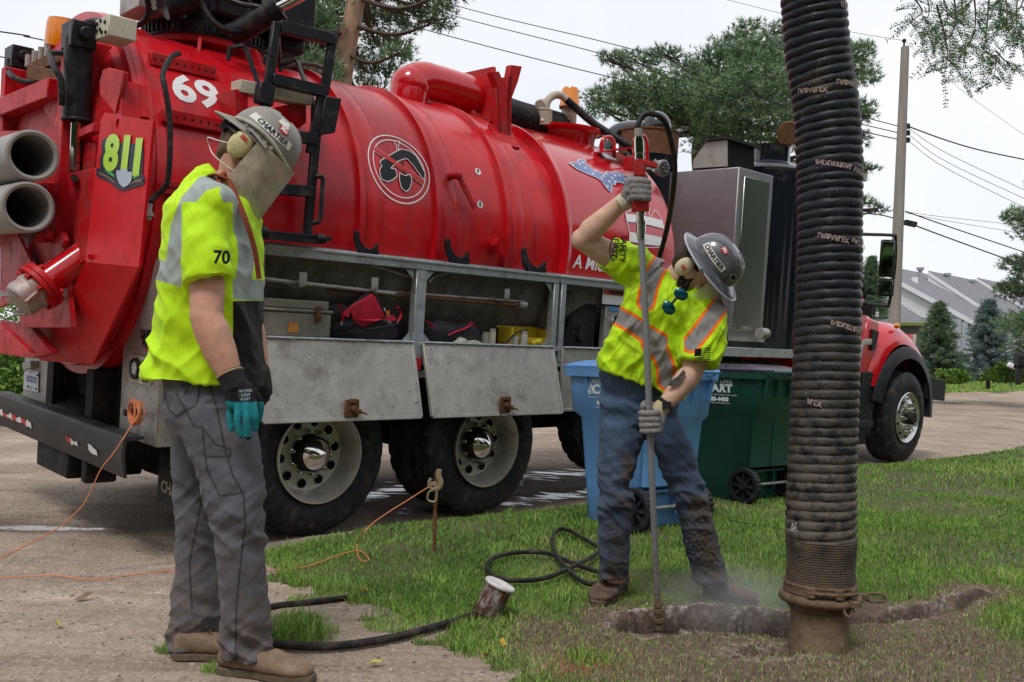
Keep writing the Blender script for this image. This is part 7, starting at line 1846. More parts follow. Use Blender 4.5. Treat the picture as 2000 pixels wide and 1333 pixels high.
# sunglasses hanging from the collar
SG = mat('teal_mirror_lens', (.004, .07, .085), .15, metal=.4)
for (x, y, rot) in ((1330, 575, .5), (1306, 602, .9)):
    c_ = a2(x, y, 3.93); b = MB(); b.ball(c_, .031, 8, 8, (1., .25, .80), Matrix.Rotation(rot, 3, 'Y')); part(b, 'sunglasses_lens', SG, w2)
b = MB(); b.tube([a2(1322, 582, 3.915), a2(1312, 594, 3.915)], .006, 6); b.tube([a2(1338, 560, 3.92), a2(1345, 548, 3.96)], .004, 6); part(b, 'sunglasses_frame', BLKM, w2)
# mist from the jet
mm, mnt, mb2 = newmat('mist'); 
for n_ in list(mnt.nodes):
    if n_.type == 'BSDF_PRINCIPLED': mnt.nodes.remove(n_)
pv = N(mnt, 'ShaderNodeVolumePrincipled'); pv.inputs['Color'].default_value = (.9, .9, .92, 1)
t_ = N(mnt, 'ShaderNodeTexCoord'); nn_ = N(mnt, 'ShaderNodeTexNoise', Scale=7., Detail=4.); L(mnt, t_.outputs['Object'], nn_.inputs['Vector'])
gd = N(mnt, 'ShaderNodeTexGradient'); gd.gradient_type = 'SPHERICAL'; mpp = N(mnt, 'ShaderNodeMapping'); mpp.inputs['Scale'].default_value = (2.6, 4.6, 5.5); L(mnt, t_.outputs['Object'], mpp.inputs['Vector']); L(mnt, mpp.outputs[0], gd.inputs['Vector'])
m1 = N(mnt, 'ShaderNodeMath', operation='MULTIPLY'); L(mnt, gd.outputs['Fac'], m1.inputs[0]); L(mnt, nn_.outputs['Fac'], m1.inputs[1]); m3 = N(mnt, 'ShaderNodeMath', operation='MULTIPLY'); L(mnt, m1.outputs[0], m3.inputs[0]); m3.inputs[1].default_value = 5.
L(mnt, m3.outputs[0], pv.inputs['Density']); L(mnt, pv.outputs[0], mnt.nodes['Material Output'].inputs['Volume'])
b = MB(); b.ball((0, 0, 0), 1, 24, 16, (.40, .22, .19)); o = b.build('water_mist', mm); o.location = G(1430, 1195) + Vector((0, -.0, .06)); tag(o, 'pale water mist drifting over the pit at the lance tip', 'mist', kind='stuff')
# ================================================================ GRASS, TREES, HOUSES, WIRES
def noisy(x, y, s, k): return vnoise(x, y, s, k)
gmt = mat('grass_blades', (.085, .17, .022), .6, var=0.)
def colattr_mat(name, stops, rough=.6, trans=.0):
    m, nt, b = newmat(name); at = N(nt, 'ShaderNodeAttribute'); at.attribute_name = 'tone'
    r = N(nt, 'ShaderNodeValToRGB'); L(nt, at.outputs['Fac'], r.inputs['Fac'])
    while len(r.color_ramp.elements) < len(stops): r.color_ramp.elements.new(.5)
    for e, (p, c) in zip(r.color_ramp.elements, stops): e.position = p; e.color = c4(c)
    L(nt, r.outputs[0], b.inputs['Base Color']); b.inputs['Roughness'].default_value = rough; b.inputs['Specular IOR Level'].default_value = .2
    return m
GRASS = colattr_mat('grass_blades', [(0, (.075, .145, .032)), (.35, (.165, .29, .052)), (.6, (.26, .40, .08)), (.8, (.38, .42, .15)), (.9, (.33, .26, .17)), (1., (.18, .13, .09))])
def blades(name, px, py, L_, W_, tone, lean=.5, label='grass', mt=None):
    n = len(px); z = height(px, py); a = rng.uniform(0, 2 * PI, n); ln = rng.uniform(.1, 1.0, n) * lean; la = rng.uniform(0, 2 * PI, n)
    wx, wy = np.cos(a) * W_ / 2, np.sin(a) * W_ / 2; lx_, ly_ = np.cos(la) * ln * L_, np.sin(la) * ln * L_; h_ = L_ * np.sqrt(np.clip(1 - ln ** 2 * .8, .08, 1))
    P0 = np.stack([px - wx, py - wy, z - .003], -1); P1 = np.stack([px + wx, py + wy, z - .003], -1)
    P2 = np.stack([px + wx * .8 + lx_ * .35, py + wy * .8 + ly_ * .35, z + h_ * .6], -1); P3 = np.stack([px - wx * .8 + lx_ * .35, py - wy * .8 + ly_ * .35, z + h_ * .6], -1)
    P4 = np.stack([px + lx_, py + ly_, z + h_], -1)
    v = np.stack([P0, P1, P2, P3, P4], 1).reshape(-1, 3); i = np.arange(n)[:, None] * 5
    f = np.concatenate([i + np.array([[0, 1, 2]]), i + np.array([[0, 2, 3]]), i + np.array([[3, 2, 4]])], 0)
    o = npobj(name, npmesh(name, v, f, mt or GRASS, False, {'tone': np.repeat(tone, 5)})); tag(o, label, 'grass', kind='stuff'); return o
bx_, by_, bL, bW, bt = [], [], [], [], []
def scatter(n, y0, y1, Lm, Wm):
    Yv = y0 + (y1 - y0) * rng.random(n) ** .85; half = Yv * .60 + .4; Xv = rng.uniform(-1, 1.3, n) * half
    m = lawnmask(Xv, Yv); u = CU * Xv + SU * Yv; v = SU * Xv - CU * Yv + 5.392
    keep = (m > .5) & (v > -5)
    mud = mudmask(Xv, Yv); keep &= rng.random(n) > mud * .62
    keep &= (holeD(Xv, Yv) > .035) & (pdist(Xv, Yv, TRENCH) > .06) & (pdist(Xv, Yv, SLOT) > .04)
    keep &= rng.random(n) < np.clip(.75 + .5 * vnoise(Xv, Yv, 2.2, 4), .25, 1.) * np.where((v < .75) & (Yv < 9), .55, 1)
    # thin out near the gravel
    Xv, Yv, mud = Xv[keep], Yv[keep], mud[keep]; k = len(Xv)
    Ls = Lm * rng.uniform(.5, 1.3, k) * (1 + .35 * vnoise(Xv, Yv, 1.1, 2)) * (1 - .35 * mud)
    t = .34 + .13 * vnoise(Xv, Yv, .9, 3) + .10 * vnoise(Xv, Yv, 5, 1) + rng.normal(0, .12, k) + .06 * np.clip((Yv - 5) / 6, 0, 1)
    dry = np.clip(1.1 * mud + .55 * np.exp(-((Yv - 3.4) / .5) ** 2) * (rng.random(k)) , 0, 1); dead = rng.random(k) < dry * .7 + .025
    t = np.where(dead, rng.uniform(.78, 1., k), np.clip(t, 0, .78))
    bx_.append(Xv); by_.append(Yv); bL.append(np.clip(Ls, .012, .2)); bW.append(np.full(k, Wm) * rng.uniform(.6, 1.3, k)); bt.append(t)
scatter(235000, 2.9, 5.2, .025, .0033); scatter(170000, 5.0, 8.2, .028, .0056); scatter(92000, 8.0, 13., .034, .010); scatter(9000, 3., 8., .020, .014); scatter(36000, 12.5, 24., .05, .022)
blades('lawn_grass', np.concatenate(bx_), np.concatenate(by_), np.concatenate(bL), np.concatenate(bW), np.concatenate(bt), .75, 'trampled green lawn grass round the pit and the carts')
bx_, by_, bL, bW, bt = [], [], [], [], []
# taller tufts at the gravel edge and the clumps in the gravel, weeds with broad leaves
def tuft(c, n, r, Lm, tone=.4, W_=.005):
    a = rng.uniform(0, 2 * PI, n); q = r * np.sqrt(rng.random(n)); bx_.append(c[0] + q * np.cos(a)); by_.append(c[1] + q * np.sin(a)); bL.append(Lm * rng.uniform(.5, 1.25, n)); bW.append(np.full(n, W_) * rng.uniform(.7, 1.3, n)); bt.append(np.clip(rng.normal(tone, .12, n), 0, .95))
for c, rx, ry in PATCH: tuft((c.x, c.y), int(420 * rx / .14), rx * .9, .035 if rx > .1 else .03, .5, .0035)
tuft(tuple(G(590, 1250))[:2], 170, .09, .12, .42, .0045); tuft(tuple(G(545, 1262))[:2], 60, .03, .10)
for k in range(70):
    p = EDGE[0].lerp(EDGE[-1], 0); i = random.randrange(len(EDGE) - 1); p = EDGE[i].lerp(EDGE[i + 1], random.random()); tuft((p.x + random.uniform(-.05, .1), p.y + random.uniform(-.08, .05)), 40, .05, random.uniform(.035, .075), random.uniform(.3, .7), .0035)
for k in range(150):
    Yc = random.uniform(3.1, 8); Xc = random.uniform(-.1, .55) * Yc
    if lawnmask(np.array([Xc]), np.array([Yc]))[0] > .5 and mudmask(np.array([Xc]), np.array([Yc]))[0] < .3: tuft((Xc, Yc), 30, .05, random.uniform(.04, .07), random.uniform(.4, .75), .005)
blades('grass_tufts', np.concatenate(bx_), np.concatenate(by_), np.concatenate(bL), np.concatenate(bW), np.concatenate(bt), .9, 'longer grass tufts along the gravel edge')
# far verge across the road
n = 70000; uu = rng.uniform(-12, 75, n); vv = -11.0 - 16 * rng.random(n) ** 1.6; Xf = CU * uu + SU * (vv - 5.392); Yf = SU * uu - CU * (vv - 5.392)
k_ = (Yf > 4) & (np.abs(Xf) < Yf * .62 + 1); Xf, Yf = Xf[k_], Yf[k_]
blades('verge_grass', Xf, Yf, rng.uniform(.06, .16, len(Xf)) , .012 + .0012 * Yf, np.clip(rng.normal(.52, .12, len(Xf)), 0, .75), .6, 'bright green verge grass on the far side of the road')
# pebbles and crumbs on the gravel, one geometry
def rubble(name, n, y0, y1, s0, s1, cols, label, mask, squash=.6):
    Yv = y0 + (y1 - y0) * rng.random(n); Xv = rng.uniform(-1, 1, n) * (Yv * .58 + .3); k = mask(Xv, Yv); Xv, Yv = Xv[k], Yv[k]; n = len(Xv)
    base = np.array([(1, 0, 0), (-.5, .87, 0), (-.5, -.87, 0), (0, 0, 1), (.3, -.3, .7), (-.2, .4, .75)]); F_ = np.array([(0, 1, 5), (0, 5, 4), (4, 5, 3), (1, 2, 5), (2, 3, 5), (2, 4, 3), (2, 0, 4)])
    s = rng.uniform(s0, s1, n) * rng.uniform(.4, 1, n); a = rng.uniform(0, 2 * PI, n); ca, sa = np.cos(a), np.sin(a)
    B = base[None] * (1 + rng.normal(0, .22, (n, 6, 3))); X2_ = B[..., 0] * ca[:, None] - B[..., 1] * sa[:, None]; Y2_ = B[..., 0] * sa[:, None] + B[..., 1] * ca[:, None]
    v = np.stack([X2_ * s[:, None] + Xv[:, None], Y2_ * s[:, None] * .8 + Yv[:, None], B[..., 2] * s[:, None] * squash + height(Xv, Yv)[:, None] - .001], -1).reshape(-1, 3)
    f = (np.arange(n)[:, None, None] * 6 + F_[None]).reshape(-1, 3)
    o = npobj(name, npmesh(name, v, f, colattr_mat(name, cols, .85), False, {'tone': np.repeat(rng.random(n), 6)})); tag(o, label, 'gravel', kind='stuff')
gm_ = lambda x, y: (lawnmask(x, y) < .5) & (SU * x - CU * y > -5.392 - 5)
rubble('loose_gravel', 52000, 2.8, 7.5, .0025, .009, [(0, (.10, .085, .07)), (.4, (.24, .20, .16)), (.8, (.36, .31, .26)), (1, (.48, .45, .41))], 'loose gravel crumbs on the driveway and road edge', gm_)
rubble('loose_stones', 3200, 2.8, 9, .007, .019, [(0, (.06, .05, .045)), (.5, (.24, .19, .15)), (1, (.46, .41, .36))], 'bigger loose stones and clods on the driveway', gm_, .5)
rubble('mud_clods', 9000, 3.0, 5.2, .004, .016, [(0, (.06, .04, .03)), (.6, (.14, .10, .075)), (1, (.22, .17, .14))], 'clods of thrown mud round the pit', lambda x, y: (mudmask(x, y) > .3) & (holeD(x, y) > .04) & (pdist(x, y, TRENCH) > .07), .8)
for k, (x, y, c_, lab) in enumerate(((1000, 1052, (.55, .42, .05), 'yellow leaf on the grass right of the stake'), (980, 1265, (.5, .30, .04), 'orange yellow leaf in the grass below the paint can'), (735, 1305, (.42, .38, .08), 'yellow green leaf on the gravel near the boots'), (925, 1048 + 140, (.20, .10, .06), 'brown leaf in the grass by the paint can'), (710, 1157, (.5, .22, .03), 'orange leaf at the end of the short hose'), (945, 1290, (.40, .2, .1), 'tan leaf on the gravel edge at the bottom'), (748, 1082, (.26, .17, .09), 'brown dead leaf on the grass left of the stake'), (810, 1090, (.10, .055, .04), 'dark dead leaf beside the foot of the stake'), (165, 1182, (.20, .13, .08), 'brown curled leaf on the gravel at left'), (1870, 946, (.2, .13, .1), 'dark leaf on the lawn right of the hose'), (112, 1237, (.42, .36, .1), 'small yellow leaf on the gravel at far left'))):
    g_ = G(x, y); s = .028 if k != 8 else .04; b = MB(); b.add([(-s, 0, .004), (-s * .3, s * .5, .012), (s * .5, s * .4, .006), (s, 0, .016), (s * .4, -s * .45, .005), (-s * .4, -s * .4, .010), (0, 0, .002)], [(0, 1, 6), (1, 2, 6), (2, 3, 6), (3, 4, 6), (4, 5, 6), (5, 0, 6)])
    o = b.build('fallen_leaf', mat('leaf%d' % k, c_, .7, var=.2, dscale=40), None); o.location = (g_.x, g_.y, h1(g_.x, g_.y) + .012); o.rotation_euler = (random.uniform(-.4, .4), random.uniform(-.4, .4), random.uniform(0, 6)); tag(o, lab, 'leaf', 'fallen leaves')

# --- foliage built from many small clumps of needles or leaves
def foliage(C, D, S, kind):
    """C centres, D pointing directions, S sizes -> verts, faces (needle fans)"""
    n = len(C); K = 9 if kind == 'needle' else 5
    D = D / np.linalg.norm(D, axis=1, keepdims=True)
    r = rng.normal(0, 1, (n, K, 3)); nd = D[:, None] * (1.0 if kind == 'needle' else .4) + r * (.55 if kind == 'needle' else .8); nd /= np.linalg.norm(nd, axis=2, keepdims=True)
    sd = np.cross(nd, rng.normal(0, 1, (n, K, 3))); sd /= np.linalg.norm(sd, axis=2, keepdims=True) + 1e-9
    Ln = S[:, None, None] * rng.uniform(.6, 1.2, (n, K, 1)); wd = Ln * (.065 if kind == 'needle' else .33)
    c = C[:, None]
    if kind == 'needle': v = np.stack([c - sd * wd, c + sd * wd, c + nd * Ln], 2).reshape(-1, 3); f = np.arange(n * K * 3).reshape(-1, 3)
    else:
        c = c + nd * Ln * .5; v = np.stack([c, c + nd * Ln * .5 + sd * wd, c + nd * Ln, c + nd * Ln * .5 - sd * wd], 2).reshape(-1, 4, 3).reshape(-1, 3); q = np.arange(n * K)[:, None] * 4; f = np.concatenate([q + np.array([[0, 1, 2]]), q + np.array([[0, 2, 3]])], 0)
    return v, f, K * (3 if kind == 'needle' else 4)
def crown(name, parent, C, D, S, m, kind='needle', tone=None):
    v, f, k = foliage(C, D, S, kind); t = rng.normal(.5, .16, len(C)) if tone is None else tone
    o = npobj(name, npmesh(name, v, f, m, False, {'tone': np.repeat(np.clip(t, 0, 1), k)}), parent); o['kind'] = 'stuff'; return o
PINE = colattr_mat('pine_needles', [(0, (.05, .09, .052)), (.45, (.125, .205, .105)), (1, (.28, .38, .20))])
SPRU = colattr_mat('spruce_needles', [(0, (.06, .10, .095)), (.5, (.14, .21, .20)), (1, (.25, .33, .33))])
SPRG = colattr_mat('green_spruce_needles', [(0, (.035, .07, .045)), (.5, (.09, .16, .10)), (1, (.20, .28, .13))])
LEAF = colattr_mat('locust_leaves', [(0, (.02, .05, .015)), (.5, (.05, .11, .03)), (1, (.10, .17, .05))])
BUSH = colattr_mat('bush_leaves', [(0, (.03, .07, .012)), (.5, (.10, .19, .03)), (1, (.20, .32, .06))])
BARKO = mat('orange_pine_bark', (.30, .185, .125), .85, dirt=(.17, .13, .10), damt=.5, dscale=5, bump=1., bscale=14, var=.35, stretch=(1, 1, .5))
BARKD = mat('dark_bark', (.085, .058, .045), .9, bump=.8, bscale=20, var=.3)
def pine(name, label, trunk_pts, trunk_r, pads, seed, bark, needle, size, dens, twig=True, cat='tree', pr=.33):
    """pads: (centre, radius, vertical squash) layers of foliage, each carried by a limb"""
    r_ = np.random.default_rng(seed); O = Vector(trunk_pts[0]); t = thing(name, O, label, cat)
    b = MB(); P_ = spline([Vector(p) - O for p in trunk_pts], 6); b.tube(P_, [trunk_r * (1 - .62 * i / len(P_)) for i in range(len(P_))], 14); part(b, 'trunk', bark, t, smooth=60)
    C, D, S, TN = [], [], [], []; lb = MB()
    for (c, R_, sq) in pads:
        c = Vector(c) - O; j = min(range(len(P_)), key=lambda i: (P_[i] - c).length + (2. if P_[i].z > c.z + .3 else 0)); a = P_[j]; mid = a.lerp(c, .5) + Vector((0, 0, -.12 * (c - a).length))
        rb = trunk_r * (.18 + .10 * min(1, (c - a).length / 4)); lb.tube(spline([a, mid, c], 5), [rb * (1 - .07 * i) for i in range(11)], 6)
        n = int(dens * R_ * R_); ph = r_.uniform(0, 2 * PI, n); cz = r_.uniform(-1, 1, n); q = R_ * (r_.random(n) ** .33)
        lum = np.array([noise.noise(Vector((math.cos(p_) * 2 + c.x, math.sin(p_) * 2 + c.y, z_ * 2 + seed))) for p_, z_ in zip(ph, cz)]); q = q * (1 + .55 * lum)
        s_ = np.sqrt(1 - cz * cz); d_ = np.stack([s_ * np.cos(ph), s_ * np.sin(ph), cz], -1); p_ = np.array(c) + d_ * q[:, None] * np.array([1, 1, sq])
        C.append(p_); dd = d_ * .8 + np.array([0, 0, .55]); D.append(dd); S.append(r_.uniform(.7, 1.2, n) * size); TN.append(np.clip(.5 + .20 * r_.standard_normal(n) + .35 * lum, 0, 1))
        for k in range(5):
            e = c + Vector(tuple(d_[k] * R_ * .8)) * 1.0; e.z = c.z + (e.z - c.z) * sq; lb.tube([c.lerp(a, .25), (c + e) / 2, e], [rb * .4, rb * .25, rb * .08], 4)
    part(lb, 'limbs', BARKD, t, smooth=60)['kind'] = 'stuff'
    crown('crown', t, np.concatenate(C), np.concatenate(D), np.concatenate(S), needle, tone=np.concatenate(TN)); return t
def pad(x, y, d, r, sq=.5): return (A(x, y, d), r, sq)
rs = random.Random(4)
# tall orange barked pine behind the tank
pads = []
for x, y, r in ((560, 20, 1.1), (610, 80, 1.0), (520, 100, .9), (480, 60, 1.), (650, 30, .9), (740, 40, .8), (760, 90, .7), (800, 30, .6), (840, 15, .55), (860, 40, .35), (740, 140, .6), (720, 175, .45), (600, 140, .8), (540, 160, .7), (700, -40, 1.2), (600, -80, 1.3), (800, -60, 1.), (500, -30, 1.2), (460, 130, .6), (780, 105, .35), (640, 110, .8), (430, 40, .9), (580, 60, .9), (690, 120, .4), (560, 110, .8), (880, -20, .5)):
    pads.append(pad(x, y, (18.4 + rs.uniform(0, 2)) if 600 < x < 770 else 17 + rs.uniform(-1.5, 2), r, .55))
for k in range(14): pads.append(pad(rs.uniform(380, 900), rs.uniform(-420, -60), 18 + rs.uniform(-1, 2), rs.uniform(.8, 1.3), .55))
pine('pine_tree', 'tall pine with orange bark rising behind the middle of the tank', [G(645, 900, .2) * 0 + A(640, 620, 17) - Z3 * 1.0, A(655, 330, 17), A(668, 150, 17), A(690, 30, 17), A(712, -80, 17), A(725, -300, 17), A(735, -440, 17)], .23, [(c_, r_ * .85, .4) for c_, r_, q_ in pads], 11, BARKO, PINE, .15, 700)
# big spreading pine in the middle distance
pads = []; D_ = 32
for x, y, r in ((1455, 60, .9), (1440, 95, 1.3), (1400, 130, 1.6), (1350, 160, 1.7), (1300, 110, .9), (1240, 120, 1.0), (1195, 115, .6), (1200, 190, 1.2), (1175, 215, .8), (1260, 180, 1.6), (1300, 210, 1.8), (1260, 240, 1.3), (1380, 210, 2.0), (1440, 190, 2.0), (1500, 150, 1.8), (1480, 100, 1.2), (1540, 110, 1.5), (1560, 200, 2.0), (1620, 140, 1.6), (1660, 110, 1.0), (1690, 90, .5), (1690, 150, .7), (1620, 220, 1.4), (1680, 210, .6), (1500, 240, 1.7), (1420, 265, 1.5), (1560, 270, 1.3), (1680, 270, .5), (1690, 225, .5), (1480, 300, .9), (1500, 340, .8), (1690, 395, .5), (1660, 350, .6), (1525, 330, .8), (1350, 240, 1.3), (1530, 60, .8), (1600, 80, 1.0), (1715, 410, .35), (1690, 330, .5)):
    pads.append(pad(x, y, D_ + rs.uniform(-3, 3), r, .6))
pine('pine_tree', 'broad dense green pine behind the steel enclosure, cut by the big hose', [A(1385, 735, D_), A(1382, 560, D_), A(1375, 400, D_), A(1365, 280, D_), A(1400, 180, D_), A(1440, 90, D_)], .36, [(c_, r_ * .80, .42) for c_, r_, q_ in pads], 12, BARKD, PINE, .20, 430)
# pine at the right edge, spruces in front of the houses
pads = [pad(x, y, 27 + rs.uniform(-1, 1), r, .5) for x, y, r in ((1995, 420, .45), (1980, 425, .35), (2010, 520, .6), (1985, 515, .45), (2000, 560, .6), (1990, 575, .5), (1965, 560, .3), (2010, 640, .7), (1990, 630, .55), (2015, 680, .6), (2040, 450, .8), (2060, 550, .9), (2050, 620, .9), (2070, 350, .8))]
pine('pine_tree', 'pine at the right edge of the view, only its left boughs showing', [A(2060, 745, 27), A(2058, 560, 27), A(2065, 380, 27)], .2, pads, 13, BARKD, PINE, .16, 700)
def spruce(cx, base, top, half, d, label, needle, seed, skew=0., tip=None):
    O = A(cx, base, d); t = thing('spruce_tree', O, label, 'tree', 'young spruces before the houses'); Ht = (base - top) / FPX * d; Rm = half / FPX * d; r_ = np.random.default_rng(seed)
    b = MB(); b.tube([(0, 0, -.3), (skew * .5, 0, Ht * .5), (skew, 0, Ht * .98)], [.07, .045, .012], 8); part(b, 'trunk', BARKD, t)
    C, D, S, TN = [], [], [], []; nb = 150
    for i in range(nb):
        h = (i + r_.random()) / nb; z = Ht * (-.01 + 1.0 * h); R_ = Rm * (1 - h) ** .8 * r_.uniform(.72, 1.12) + .04; a = i * 2.4 + r_.normal(0, .3); n = int(24 + 55 * R_ / Rm); s = r_.random(n) ** .7
        droop = -.10 * s * R_ + .16 * (s ** 3) * R_
        p_ = np.stack([np.cos(a) * R_ * s + r_.normal(0, .035, n) * (1 + s) + skew * h, np.sin(a) * R_ * s + r_.normal(0, .035, n) * (1 + s), z + droop + r_.normal(0, .018, n)], -1); C.append(p_)
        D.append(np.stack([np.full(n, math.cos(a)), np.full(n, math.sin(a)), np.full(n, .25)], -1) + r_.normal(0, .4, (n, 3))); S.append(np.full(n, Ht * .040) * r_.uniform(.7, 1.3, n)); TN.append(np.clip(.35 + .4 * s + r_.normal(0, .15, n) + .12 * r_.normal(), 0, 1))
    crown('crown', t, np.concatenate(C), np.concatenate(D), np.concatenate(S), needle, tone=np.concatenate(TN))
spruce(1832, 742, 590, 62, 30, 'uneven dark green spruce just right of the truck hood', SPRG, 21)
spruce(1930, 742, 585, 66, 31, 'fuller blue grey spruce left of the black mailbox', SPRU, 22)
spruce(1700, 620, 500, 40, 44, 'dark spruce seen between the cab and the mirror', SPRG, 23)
# locust branches hanging into the top right corner
lo = A(1960, -60, 4.6); lc = thing('locust_tree', lo, 'fine leaved branches hanging into the top right corner of the sky', 'branch'); b = MB(); C, D, S = [], [], []
sprays = [((1760, -30), (1800, 20), (1775, 45)), ((1800, -40), (1815, 25), (1785, 52)), ((1830, -40), (1850, 40), (1800, 65)), ((1860, -40), (1865, 50), (1830, 95)), ((1830, 10), (1850, 95), (1845, 150)), ((1845, 110), (1870, 135), (1880, 163)), ((1900, -40), (1905, 50), (1885, 85)), ((1935, -40), (1925, 80), (1915, 130)), ((1925, 100), (1945, 120), (1938, 165)), ((1945, 100), (1965, 120), (1990, 130)), ((1960, -40), (1965, 40), (1930, 70)), ((1990, -40), (1985, 40), (1995, 75)), ((1920, -40), (1890, 10), (1850, 30)), ((2010, -40), (1990, 20), (1950, 50)), ((1980, -40), (1940, 10), (1910, 20)), ((2020, 40), (1995, 60), (1975, 70)), ((1870, -40), (1880, 20), (1862, 60)), ((1950, -30), (1955, 30), (1962, 66)), ((1850, 60), (1825, 75), (1815, 70)), ((1905, 60), (1890, 90), (1878, 88))]
for a_, m_, e_ in sprays:
    d0 = 4.6 + rs.uniform(-.5, .5); P_ = spline([A(*a_, d0) - lo, A(*m_, d0 + rs.uniform(-.15, .15)) - lo, A(*e_, d0 + rs.uniform(-.2, .2)) - lo], 10); b.tube(P_, [.005 * (1 - .04 * i) for i in range(len(P_))], 5)
    for i in range(2, len(P_)):
        for s in range(i % 2 + (i % 4 == 0)):
            dr = Vector((rs.uniform(-1, 1), rs.uniform(-.6, .6), rs.uniform(-.9, .15))).normalized(); ll = rs.uniform(.08, .15); q0 = P_[i]; b.tube([q0, q0 + dr * ll * .5 + Vector((0, 0, -.004)), q0 + dr * ll + Vector((0, 0, -.015))], .0011, 3)
            sd_ = dr.cross(Vector((0, -1, .3))).normalized()
            for k in range(9):
                pq = q0 + dr * ll * (.15 + .1 * k) + Vector((0, 0, -.015 * (k / 9) ** 2))
                for q_ in (-1, 1): C.append(pq); D.append(sd_ * q_ + dr * .4); S.append(rs.uniform(.013, .018))
part(b, 'twigs', BARKD, lc)['kind'] = 'stuff'
C = np.array([tuple(c) for c in C]); D = np.array([tuple(d.normalized()) for d in D]); S = np.array(S); up_ = np.array([0, -1, .2]); sdv = np.cross(D, up_); sdv /= np.linalg.norm(sdv, axis=1, keepdims=True); sdv = sdv * .8 + rng.normal(0, .35, sdv.shape)
v = np.stack([C, C + D * S[:, None] * .5 + sdv * S[:, None] * .22, C + D * S[:, None], C + D * S[:, None] * .5 - sdv * S[:, None] * .22], 1).reshape(-1, 3); q = np.arange(len(C))[:, None] * 4
npobj('leaflets', npmesh('leaflets', v, np.concatenate([q + np.array([[0, 1, 2]]), q + np.array([[0, 2, 3]])], 0), LEAF, False, {'tone': np.repeat(np.clip(rng.normal(.5, .2, len(C)), 0, 1), 4)}), lc)['kind'] = 'stuff'
# bushes beyond the road on the left, weeds by the houses
def bush(x, y, d, R_, sq, label, seed, n=2600, m=BUSH, sz=.07):
    O = A(x, y, d); O.z = h1(O.x, O.y) if x < 500 else O.z; t = thing('bush', O, label, 'bush', 'bushes beyond the road'); r_ = np.random.default_rng(seed)
    ph = r_.uniform(0, 2 * PI, n); cz = r_.uniform(-.2, 1, n); s_ = np.sqrt(1 - cz * cz); q = R_ * r_.random(n) ** .4; lum = np.array([noise.noise(Vector((math.cos(a) * 2.5, math.sin(a) * 2.5, c * 2.5 + seed))) for a, c in zip(ph, cz)]); q *= 1 + .5 * lum
    d_ = np.stack([s_ * np.cos(ph), s_ * np.sin(ph), cz], -1); crown('foliage', t, d_ * q[:, None] * np.array([1, 1, sq]) + np.array([0, 0, R_ * .1]), d_, r_.uniform(.7, 1.2, n) * sz, m, 'leaf', np.clip(.5 + .2 * r_.standard_normal(n) + .4 * lum, 0, 1))
    b = MB()
    for k in range(6): a = k * 1.05; b.tube([(0, 0, -.1), (math.cos(a) * R_ * .3, math.sin(a) * R_ * .3, R_ * sq * .5)], [.02, .008], 5)
    part(b, 'stems', BARKD, t)
bush(-40, 790, 14.5, 1.5, 1.0, 'leafy bright bush beyond the bumper at the left edge', 31, 5000); bush(30, 800, 15.5, 1.1, .95, 'leafy bush behind the licence plate', 32, 3500); bush(100, 790, 17, 1.2, .9, 'bush hidden mostly behind the tail of the truck', 33, 2500); bush(-130, 790, 16, 1.8, 1., 'larger bush outside the left edge', 34, 2500)
bush(1858, 744, 29, .42, .6, 'low pale green weed clump between the two spruces', 35, 900, sz=.09); bush(1965, 742, 29, .5, .7, 'yellow green shrub right of the blue grey spruce', 36, 1000, sz=.09)

# --- houses: a stepped row, its gable end towards us
WHT = mat('white_siding', (.62, .63, .66), .6, var=.05, dirt=(.45, .45, .46), damt=.2, dscale=1.); ROOF = mat('grey_shingles', (.19, .19, .205), .9, var=.25, dscale=3, bump=.8, bscale=6, stretch=(1, 1, 3)); TRIM = mat('white_trim', (.68, .69, .72), .5); GUT = mat('grey_vent_metal', (.32, .33, .35), .5, metal=.3)
def fit_u(px, py, u):  # point on the plane u = const, along the pixel's ray
    d = ray(px, py); t = (u - (CU * CP.x + SU * CP.y)) / (CU * d.x + SU * d.y); return CP + d * t
cor = A(1896, 625, 52); u0 = CU * cor.x + SU * cor.y; pk = fit_u(1692, 516, u0); Ud = Vector((CU, SU, 0)); Vd = Vector((SU, -CU, 0)); zg = 1.0
he = thing('row_house', Vector((cor.x, cor.y, zg)), 'long white sided row house with grey roof, its gable wall behind the spruces', 'house'); HL = lambda p: Vector(p) - Vector((cor.x, cor.y, zg))
vc = cor.dot(Vd); vp = pk.dot(Vd); slope = (pk.z - cor.z) / (vp - vc)
def hp3(u, v, z): return HL(Ud * u + Vd * v + Z3 * z)
def roofz(v, dz=0.): return cor.z + slope * (v - vc) + dz
vb_ = 2 * vp - vc
def gable(u, vlo, vhi, name, dz=0., zb=None):
    b = MB(); n = 0; zz = zb if zb is not None else zg - .3
    z = zz
    while z < pk.z + dz:
        zt = z + .155; l = []
        for zq in (z, min(zt, pk.z + dz)):
            v1 = vc if zq < cor.z + dz else vc + (zq - cor.z - dz) / slope; v2 = vb_ if zq < cor.z + dz else 2 * vp - v1
            l.append((min(max(v1, vhi if vc > vp else vlo), max(v1, v2)) if 0 else v1, v2))
        (a1_, a2_), (c1_, c2_) = l
        b.add([hp3(u - .014, a1_, z), hp3(u - .014, a2_, z), hp3(u - .002, c2_, min(zt, pk.z + dz)), hp3(u - .002, c1_, min(zt, pk.z + dz)), hp3(u, a1_, z), hp3(u, a2_, z)], [(0, 1, 2, 3), (0, 4, 5, 1)]); z = zt
    o = part(b, name, WHT, he, smooth=0); o['kind'] = 'stuff'; return o
gable(u0, vp, vc, 'lap_siding')
b = MB(); zt = cor.z + .0
